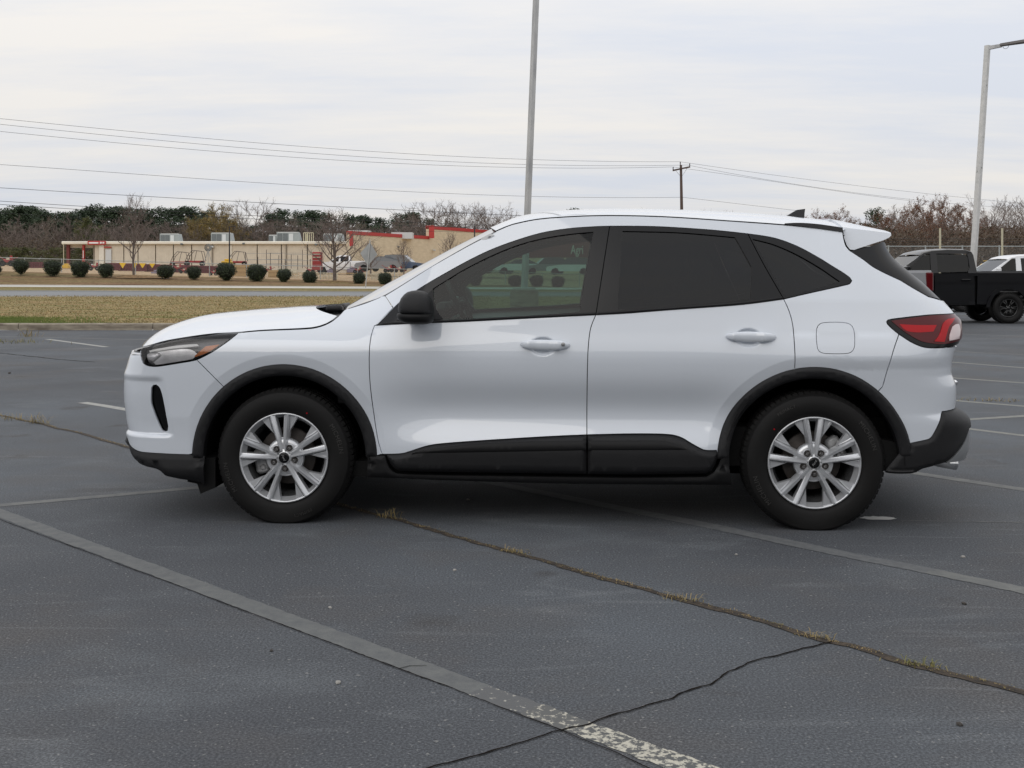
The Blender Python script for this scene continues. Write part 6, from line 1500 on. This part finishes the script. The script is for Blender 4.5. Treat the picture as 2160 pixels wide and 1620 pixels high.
stock(640, 569, 100, 'rack', 'tall black rack left of the red cabinet'); stock(669.5, 570, 101, 'cabinet', 'red cabinet against the tan store wall', 1.35); stock(655, 577, 98, 'tiller', 'low red implement below the red cabinet', .9)
for px, py, lab in ((630, 590, 'cream hay ring right of the ninth bush'), (683, 592, 'cream hay ring right of the tenth bush'), (697, 592, 'cream hay ring left of the bare tree trunk'), (782, 594, 'cream hay ring beside the sign post'), (798, 596, 'cream hay ring left of the twelfth bush'), (826, 594, 'cream hay ring nearest the windscreen')): stock(px, py, 95, 'ring', lab, .8)
stock(742, 577, 99, 'drum', 'pale pallet load under the white pickup'); stock(755, 577, 98, 'tiller', 'red implement left of the road sign', .9); stock(668 + 30, 578, 99, 'drum', 'small pallet load by the bare tree', .8); stock(820, 575, 100, 'tiller', 'red implement right of the road sign'); stock(842, 575, 100, 'tiller', 'red implement near the windscreen edge', .9)
stock(136 + 3, 567, 104, 'drum', 'yellow pallet load under the canopy', .8); stock(200, 571, 101, 'tiller', 'maroon implement left of the fourth bush', 1.1); stock(17, 562, 103, 'tiller', 'red implement at the far left edge', 1.5); stock(330, 584, 97, 'drum', 'grey boxed load left of the fifth bush', 1.0); stock(620, 579, 98, 'drum', 'violet grey load behind the ninth bush', .8)
for i, px in enumerate((68, 88)):
    c = P(px, 566.5, 105); g = dup(gp, label=['maroon gate panel behind the first gap in the bushes', 'maroon gate panel left of the second bush'][i]); g.location = tuple(c); g.scale = (.42, 1, .5)
# yellow pennants
pl = thing('pennant_string', 'string of four yellow pennants in front of the maroon gates', 'pennants', tuple(P(253, 554, 98)))
for i, (a, b, h) in enumerate(((251, 266, 12), (279, 290, 11), (293, 308, 11.5), (314, 328, 11))):
    o_ = pl.location; m = MB(); A_ = P(a, 554 + i * .3, 98) - o_; B_ = P(b, 554 + i * .3, 98) - o_; C_2 = P((a + b) / 2, 554 + h, 98) - o_; m.add([A_, B_, C_2, A_ + Vector((0, .03, 0)), B_ + Vector((0, .03, 0)), C_2 + Vector((0, .08, 0))], [(0, 1, 2), (3, 5, 4), (0, 3, 4, 1), (1, 4, 5, 2), (2, 5, 3, 0)]); m.build('pennant', 'pennant_yellow', pl)
m = MB(); m.tube([(-.3, 0, .02), tuple(P(335, 555.5, 98) - pl.location)], .02, 4); m.build('cord', 'sticker_white', pl)
# vehicles at the store
wp = pickup('pickup_truck', 'white pickup truck parked at the store behind the bare tree', (sx(758, 114), 114, P(758, 579, 114).z), R(4), 'truck_white')
cars = [(800, 573, 108, 'truck_grey', 'grey car parked right of the road sign', 0), (822, 573, 112, 'truck_white', 'white van-like car right of the road sign', 1), (852, 574, 110, 'truck_blue', 'dark blue car by the block wall', 1),
        (1000, 577, 112, 'truck_white', 'white car seen through the front window, leftmost', 1), (1045, 578, 114, 'truck_grey', 'grey car seen through the front window, second from the left', 0), (1090, 578, 112, 'truck_white', 'white car seen just left of the light pole', 0), (1150, 579, 112, 'truck_grey', 'grey car seen right of the light pole', 1), (1200, 580, 110, 'truck_white', 'white car seen through the window below the sign letters', 1)]
for px, py, Y, pm, lab, suv in cars: small_car(lab, tuple(P(px, py, Y)), R(r_.choice([0, 8, 172])), pm, suv)

# ------------------------------------------------------------------ bushes and trees
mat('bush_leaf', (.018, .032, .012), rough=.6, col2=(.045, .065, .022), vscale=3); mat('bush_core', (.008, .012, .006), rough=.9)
mat('pine_leaf', (.022, .042, .020), rough=.7, col2=(.05, .075, .035), vscale=.7); mat('bark_grey', (.16, .13, .11), rough=.9, col2=(.09, .072, .062), vscale=2); mat('twig_brown', (.115, .085, .075), rough=.9, col2=(.19, .155, .135), vscale=.4)
mat('twig_pale', (.20, .165, .135), rough=.9, col2=(.13, .105, .09), vscale=.4)
mat('leaf_gold', (.30, .20, .05), rough=.8, col2=(.16, .14, .045), vscale=.6); mat('leaf_rust', (.20, .075, .035), rough=.8, col2=(.13, .07, .04), vscale=.7); mat('leaf_green', (.06, .08, .02), rough=.8, col2=(.12, .12, .035), vscale=.8); mat('brush_brown', (.12, .085, .06), rough=.95, col2=(.07, .06, .045), vscale=.8)
def leafquad(mb, c, s, rr):
    u = Vector((rr.gauss(0, 1), rr.gauss(0, 1), rr.gauss(0, 1))).normalized(); v = u.orthogonal().normalized(); w = u.cross(v); s2 = s * rr.uniform(.5, .9)
    mb.add([c - v * s, c + w * s2 * .5, c + v * s, c - w * s2 * .5], [(0, 1, 2, 3)])
def bush_mesh(seed, flat=1.0, taper=.25):
    rr = random.Random(seed); mb = MB(); core = MB()
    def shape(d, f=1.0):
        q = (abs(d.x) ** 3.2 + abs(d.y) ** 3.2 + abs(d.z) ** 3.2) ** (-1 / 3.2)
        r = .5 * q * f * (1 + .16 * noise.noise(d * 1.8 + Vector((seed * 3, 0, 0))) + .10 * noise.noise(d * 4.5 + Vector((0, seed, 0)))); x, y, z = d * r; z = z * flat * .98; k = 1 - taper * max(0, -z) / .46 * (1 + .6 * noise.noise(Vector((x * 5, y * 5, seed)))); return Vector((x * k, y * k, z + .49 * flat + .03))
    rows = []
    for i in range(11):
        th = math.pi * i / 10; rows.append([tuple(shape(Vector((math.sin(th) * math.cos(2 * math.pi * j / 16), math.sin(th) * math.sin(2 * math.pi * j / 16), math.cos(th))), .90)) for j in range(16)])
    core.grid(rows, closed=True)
    for _ in range(1500):
        d = Vector((rr.gauss(0, 1), rr.gauss(0, 1), rr.gauss(0, 1))).normalized(); leafquad(mb, shape(d, rr.uniform(.88, 1.09)), rr.uniform(.03, .065), rr)
    return core.mesh('core', 'bush_core', smooth=True), mb.mesh('leaves', 'bush_leaf', fix=False)
bm_ = [bush_mesh(1), bush_mesh(2, .86), bush_mesh(5, 1.04, .45), bush_mesh(7, .95, .15)]
stem = MB().tube([(0, 0, -.1), (0, 0, .25)], [.04, .03], 6).mesh('stem', 'bark_grey')
blist = [(-8, 578, 20, 2), (44, 576, 30, 2), (111, 579.5, 33, 0), (169, 582, 34, 0), (223, 582, 30, 3), (349, 585, 33, 1), (409, 587, 27, 0), (477, 590, 38, 2), (541, 592, 37, 0), (599, 593.5, 28, 2), (653, 596, 28, 3), (758, 597.5, 25, 3), (812, 598.5, 27, 3), (1003, 601, 26, 0), (1086, 603, 26, 3), (1132, 604, 26, 0), (1177, 605, 26, 3)]
bl = ['cut off by the left edge', 'ragged with a narrow foot, first whole one from the left', 'second whole one from the left', 'third whole one from the left', 'fourth from the left, left of the tall bare tree', 'low and wide, right of the tall bare tree', 'small, right of the low wide bush', 'widest, below the yellow load', 'large, left of the orange crate', 'wedge shaped, left of the hay rings', 'between the two groups of hay rings', 'touching the left of the sign post', 'last before the windscreen', 'seen through the front window near the steering wheel', 'seen through the window left of the pole', 'seen through the window right of the pole', 'seen through the window below the sign letters']
for i, (px, py, w, k) in enumerate(blist):
    Y = 87.6; c = P(px, py + 1.5, Y); t = thing('round_bush', 'clipped dark green bush, ' + bl[i], 'bush', tuple(c), group='round bushes on the mulch bank'); s = w / F * Y / .98; t.scale = (s, s, s * .90); t.rotation_euler = (0, 0, i * 1.3)
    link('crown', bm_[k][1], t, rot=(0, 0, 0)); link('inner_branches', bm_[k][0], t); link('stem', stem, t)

def bare_mesh(seed, Ht=10.0, trunk_f=.28, spread=.42, n1=11, n2=5, n3=5, n4=4, up=.55, tw=.022):
    rr = random.Random(seed); tk, br = MB(), MB()
    def pt(base, d, L, r0, r1, mb, n_, k=3, wob=.10):
        pts = [base]; dd = d.copy()
        for i in range(k):
            dd = (dd + Vector((rr.gauss(0, wob), rr.gauss(0, wob), rr.gauss(0, wob) + wob * .35))).normalized(); pts.append(pts[-1] + dd * L / k)
        mb.tube(pts, [lerp(r0, r1, i / k) for i in range(k + 1)], n_, cap=False); return pts, dd
    top = Ht * .93; tp_, _ = pt(Vector((0, 0, -.3)), Vector((0, 0, 1)), top + .3, Ht * .021, .02, tk, 7, 8, .04)
    def on(pts, f):
        x = f * (len(pts) - 1); i = min(int(x), len(pts) - 2); return pts[i].lerp(pts[i + 1], x - i)
    for i in range(n1):
        f = lerp(trunk_f, .93, (i + rr.random() * .6) / n1); b = on(tp_, f); a = i * 2.4 + rr.uniform(-.4, .4); u = up + .5 * (f - .3) + rr.gauss(0, .06)
        d = Vector((math.cos(a) * math.cos(u), math.sin(a) * math.cos(u), math.sin(u))); L = Ht * spread * (1.1 - .75 * (f - trunk_f) / (1 - trunk_f)) * rr.uniform(.8, 1.15); q, dd = pt(b, d, L, Ht * .0095 * (1.25 - f), .018, br, 4, 4, .12)
        for j in range(n2):
            b2 = on(q, lerp(.25, 1.0, (j + rr.random()) / n2)); d2 = (dd + Vector((rr.gauss(0, .6), rr.gauss(0, .6), rr.gauss(.25, .35)))).normalized(); L2 = L * .52 * rr.uniform(.7, 1.2); q2, dd2 = pt(b2, d2, L2, .026, .014, br, 3, 3, .16)
            for k in range(n3):
                b3 = on(q2, lerp(.2, 1, (k + rr.random()) / n3)); d3 = (dd2 + Vector((rr.gauss(0, .6), rr.gauss(0, .6), rr.gauss(.2, .4)))).normalized(); L3 = L2 * .55 * rr.uniform(.7, 1.2); q3, dd3 = pt(b3, d3, L3, tw * .8, tw * .5, br, 3, 2, .18)
                for l in range(n4):
                    b4 = on(q3, rr.uniform(.2, 1)); d4 = (dd3 + Vector((rr.gauss(0, .7), rr.gauss(0, .7), rr.gauss(.15, .45)))).normalized(); e = b4 + d4 * L3 * .6; s_ = d4.orthogonal().normalized() * tw * .5; br.add([b4 - s_, b4 + s_, e], [(0, 1, 2)])
    return tk, br
def treeset(seed, leaf=None, nleaf=0, ls=.12, twig='twig_brown', **k):
    tk, br = bare_mesh(seed, **k); a = tk.mesh('trunk', 'bark_grey', smooth=True, fix=False); b = br.mesh('crown', twig, fix=False); c = None
    if leaf:
        rr = random.Random(seed + 50); lv = MB(); V = br.v; nV = len(V)
        for _ in range(nleaf):
            p = Vector(V[int(nV * rr.random())]); leafquad(lv, p + Vector((rr.gauss(0, .12), rr.gauss(0, .12), rr.gauss(0, .12))), ls * rr.uniform(.6, 1.3), rr)
        c = lv.mesh('leaves', leaf, fix=False)
    return a, b, c
def pine_mesh(seed):
    rr = random.Random(seed); tk = MB(); tk.tube([(0, 0, -.3), (.1, 0, 5), (0, 0, 9.6)], [.2, .15, .04], 7, cap=False); lv = MB(); clumps = []
    for i in range(44):
        z = rr.uniform(3.0, 9.5); r = 2.0 * min(1.0, (10.2 - z) / 3.2) * min(1, (z - 1.5) / 3) * rr.random() ** .5; a = rr.random() * 6.28; c = Vector((r * math.cos(a), r * math.sin(a), z)); clumps.append((c, rr.uniform(.5, .95)))
        if i % 2: tk.tube([(0, 0, z - .5), tuple(c)], [.06, .03], 3, cap=False)
    for c, s in clumps:
        for _ in range(110):
            d = Vector((rr.gauss(0, 1), rr.gauss(0, 1), rr.gauss(0, 1))); d = d.normalized() * s * rr.random() ** .4; d.z *= .85; leafquad(lv, c + d, rr.uniform(.12, .24), rr)
    return tk.mesh('trunk', 'bark_grey', smooth=True, fix=False), lv.mesh('crown', 'pine_leaf', fix=False), None
KIT = {'bare': [treeset(s, spread=.36) for s in (1, 2, 3)] + [treeset(9, spread=.50, n1=13, trunk_f=.2, twig='twig_pale')], 'oak': [treeset(s, spread=.62, n1=14, n2=6, trunk_f=.22, up=.35) for s in (4, 5)],
       'gold': [treeset(6, 'leaf_gold', 5200, .12, spread=.45)], 'rust': [treeset(7, 'leaf_rust', 2600, .12, spread=.45), treeset(8, 'leaf_rust', 1500, .12, spread=.5, twig='twig_pale')], 'green': [treeset(10, 'leaf_green', 6000, .14, spread=.42, trunk_f=.1)],
       'pine': [pine_mesh(s) for s in (11, 12, 13)], 'young': [treeset(s, spread=.42, trunk_f=.17, n1=20, n2=6, n3=4, n4=3, up=.75, tw=.017) for s in (14, 15)]}
MH = {}
for kk_ in KIT.values():
    for a_, b_2, c_2 in kk_:
        zz = sorted(v.co.z for v in b_2.vertices); MH[b_2.name] = zz[int(len(zz) * .997)]
NAMES = {'bare': ('bare_tree', 'bare grey brown tree'), 'oak': ('bare_tree', 'broad bare tree'), 'gold': ('autumn_tree', 'yellow leafed tree'), 'rust': ('autumn_tree', 'rust leafed tree'), 'green': ('green_tree', 'low green leafed tree'), 'pine': ('pine_tree', 'dark green pine'), 'young': ('young_tree', 'young bare tree')}
def tree(kind, px, ytop, Y, lab, i=0, wide=1.0, yb=None, group=None):
    x = sx(px, Y); z0 = gz(x, Y) if yb is None else P(px, yb, Y).z; ht = sz(ytop, Y) - z0; a, b, c = KIT[kind][i % len(KIT[kind])]; s = ht / MH[b.name]; t = thing(NAMES[kind][0], lab, 'tree', (x, Y, z0), group=group); t.scale = (s * wide, s * wide, s); t.rotation_euler = (0, 0, (px * 1.7) % 6.28)
    link('trunk', a, t); link('crown', b, t)
    if c: link('leaves', c, t)
    return t
tree('young', 282, 408, 89.5, 'tall young bare tree on a mulch mound among the bushes', 0, .80, 578)
tree('young', 706, 438, 91, 'spreading young bare tree in front of the store, near the sign', 1, 1.45, 597)
tree('young', 852, 505, 100, 'small bare tree in front of the block wall', 0, 1.0, 577); tree('young', 950, 488, 100, 'small bare tree against the block wall beside the windscreen', 1, 1.1, 577); tree('young', 782, 508, 99, 'small bare tree behind the diamond sign', 1, 1.5, 577)
# mulch mounds
for px, py, w in ((282, 579, 3.3), (706, 599, 3.0)):
    m = MB(); rows = [[((w * (1 - j / 6)) * math.cos(2 * math.pi * k / 20) * .8, w * (1 - j / 6) * math.sin(2 * math.pi * k / 20) * .4, .26 * smooth01(j / 6) - .12) for k in range(20)] for j in range(7)]; m.grid(rows, closed=True); o = m.build('mulch_mound', 'mulch', smooth=True, loc=(sx(px, 88.3), 88.3, gz(sx(px, 88.3), 88.3) + .04)); o['kind'] = 'structure'
# left treeline
rr = random.Random(33); G1 = 'trees of the far left treeline'
def nm(kind, px, extra=''):
    return f"{NAMES[kind][1]} in the far treeline"
front = [(8, 'bare', 462), (30, 'bare', 455), (60, 'oak', 468), (95, 'bare', 452), (120, 'bare', 462), (150, 'bare', 446), (178, 'bare', 470), (188, 'green', 460), (412, 'gold', 462), (215, 'bare', 462), (245, 'bare', 458), (270, 'bare', 470), (300, 'bare', 462), (335, 'bare', 468), (365, 'oak', 466), (395, 'bare', 472), (425, 'gold', 455), (455, 'gold', 430), (480, 'gold', 448), (505, 'bare', 452), (532, 'oak', 420), (560, 'bare', 448), (588, 'oak', 462), (620, 'bare', 458), (650, 'bare', 466), (680, 'bare', 452), (712, 'bare', 450), (745, 'bare', 462), (775, 'bare', 470), (805, 'bare', 468), (840, 'bare', 462), (872, 'oak', 452), (905, 'oak', 425), (945, 'oak', 428), (985, 'oak', 424), (1025, 'oak', 426), (1060, 'oak', 446), (1090, 'bare', 470)]
back = [(-12, 440), (24, 442), (58, 440), (92, 444), (128, 448), (185, 440), (226, 440), (270, 438), (316, 442), (368, 440), (428, 446), (10, 446), (38, 434), (75, 436), (110, 452), (148, 450), (165, 444), (205, 432), (248, 436), (292, 440), (340, 438), (398, 436), (415, 452), (490, 470), (575, 450), (600, 442), (628, 446), (660, 444), (692, 450), (735, 452), (768, 455), (800, 460), (845, 452), (870, 448), (910, 462), (1210, 441)]
where = lambda px: f"{'above the store canopy' if 130 < px < 240 else 'left of the store canopy' if px <= 130 else 'behind the tall young tree' if px < 330 else 'above the leftmost roof unit' if px < 400 else 'behind the second roof unit' if px < 520 else 'behind the largest roof unit' if px < 640 else 'behind the right roof units' if px < 740 else 'above the low block wall' if px < 880 else 'above the high block wall' if px < 1080 else 'showing just over the car roof'}"
for k, (px, kind, yt) in enumerate(front): tree(kind, px, yt, 178 + (k % 3) * 5, NAMES[kind][1] + ' in the treeline ' + where(px), k, 1.15 if kind != 'gold' else 1.0, group='treeline trees ' + where(px))
for k, (px, yt) in enumerate(back): tree('pine', px, yt, 200 + (k % 3) * 6, 'dark pine in the treeline ' + where(px), k, 1.5, group='treeline trees ' + where(px))
for k in range(34):
    px = -20 + k * 33 + rr.uniform(-8, 8); kind = rr.choice(['bare', 'bare', 'oak', 'pine']) if px < 860 else 'oak'; tree(kind, px, rr.uniform(462, 482), 188 + rr.random() * 8, NAMES[kind][1] + ' deeper in the treeline ' + where(px), k + 1, 1.3, group='treeline trees ' + where(px))
for px, w in ((5, 60), (35, 50), (62, 50), (112, 40), (172, 30)): tree('green', px, 522 if px != 172 else 524, 150, 'low evergreen at the foot of the woods', 0, 2.2, 572, group='evergreens at the foot of the woods')
# right treeline
Rt = [(1712, 'rust', 446), (1740, 'rust', 440), (1768, 'rust', 436), (1795, 'rust', 448), (1822, 'bare', 456), (1848, 'pine', 440), (1862, 'rust', 446), (1885, 'bare', 434), (1905, 'rust', 434), (1928, 'rust', 424), (1950, 'rust', 416), (1972, 'rust', 411), (1992, 'rust', 414), (2015, 'bare', 436), (2035, 'rust', 432), (2060, 'rust', 446), (2082, 'bare', 440), (2105, 'oak', 411), (2130, 'bare', 428), (2152, 'oak', 414), (2178, 'bare', 424)]
wr = lambda px: 'behind the roof aerial' if px < 1800 else 'above the spoiler' if px < 1890 else 'left of the peeling pole' if px < 2056 else 'right of the peeling pole'
for k, (px, kind, yt) in enumerate(Rt): tree(kind, px, yt, 128 + (k % 3) * 6, NAMES[kind][1] + ' ' + wr(px), k, 1.0 if kind != 'pine' else 1.1, 572, group='trees ' + wr(px))
for k in range(22):
    px = 1690 + k * 23; kind = rr.choice(['bare', 'rust', 'bare', 'oak']); tree(kind, px, rr.uniform(455, 480), 142 + rr.random() * 14, NAMES[kind][1] + ' deeper in the wood ' + wr(px), k, 1.25, 572, group='trees ' + wr(px))
for px, kind, yt in ((1395, 'oak', 441), (1505, 'oak', 442), (1660, 'oak', 452)): tree(kind, px, yt, 170, 'bare treetop barely showing over the car roof', 0, 1.0, 572, group='treetops over the car roof')
# undergrowth
def undergrowth(name, x0, x1, Y0, Y1, htop, n_, m_, lab, qs=1.0):
    r2 = random.Random(int(x0 * 7 + n_)); mb = MB()
    for _ in range(n_):
        px = r2.uniform(x0, x1); Y = r2.uniform(Y0, Y1); x = sx(px, Y); h = htop * (.72 + .34 * noise.noise(Vector((x * .22, 1, 0))) + .25 * noise.noise(Vector((x * .8, 5, 0)))); z = gz(x, Y) + h * r2.random() ** .8; leafquad(mb, Vector((x, Y, z)), r2.uniform(.09, .24) * qs, r2)
    o = mb.build(name, m_, fix=False); o['kind'] = 'stuff'; o['label'] = lab
undergrowth('undergrowth', -60, 1150, 172, 186, 5.5, 24000, 'brush_brown', 'brown undergrowth below the far left treeline')
undergrowth('undergrowth', -60, 1150, 174, 190, 3.2, 9000, 'bush_leaf', 'dark green undergrowth at the foot of the woods')
undergrowth('undergrowth', 1640, 2260, 112, 124, 6.5, 26000, 'brush_brown', 'brown undergrowth behind the right hand fence')
mat('wood_brown', (.060, .047, .042), rough=.95, col2=(.10, .075, .065), vscale=.15); mat('wood_dark', (.035, .042, .028), rough=.95, col2=(.06, .05, .04), vscale=.12)
undergrowth('far_woods', -60, 1150, 206, 226, 10.2, 30000, 'wood_brown', 'dense brown mass of bare woods filling the left treeline', 2.3)
undergrowth('far_woods', -60, 1150, 226, 240, 10.4, 14000, 'wood_dark', 'dark depth of the left woods', 2.8)
undergrowth('far_woods', 1640, 2260, 150, 166, 8.2, 16000, 'wood_brown', 'dense brown mass of the right hand wood', 2.0)

# trees whose labels coincide are told apart by their order from the left
ords = 'first second third fourth fifth sixth seventh eighth ninth tenth eleventh twelfth thirteenth fourteenth'.split(); byl = {}
for o in sc.objects:
    if o.get('category') == 'tree': byl.setdefault(o['label'], []).append(o)
for l, os_ in byl.items():
    if len(os_) > 1:
        os_.sort(key=lambda o: o.location.x / o.location.y)
        for i_, o in enumerate(os_): o['label'] = l + ', ' + ords[min(i_, 13)] + ' from left'
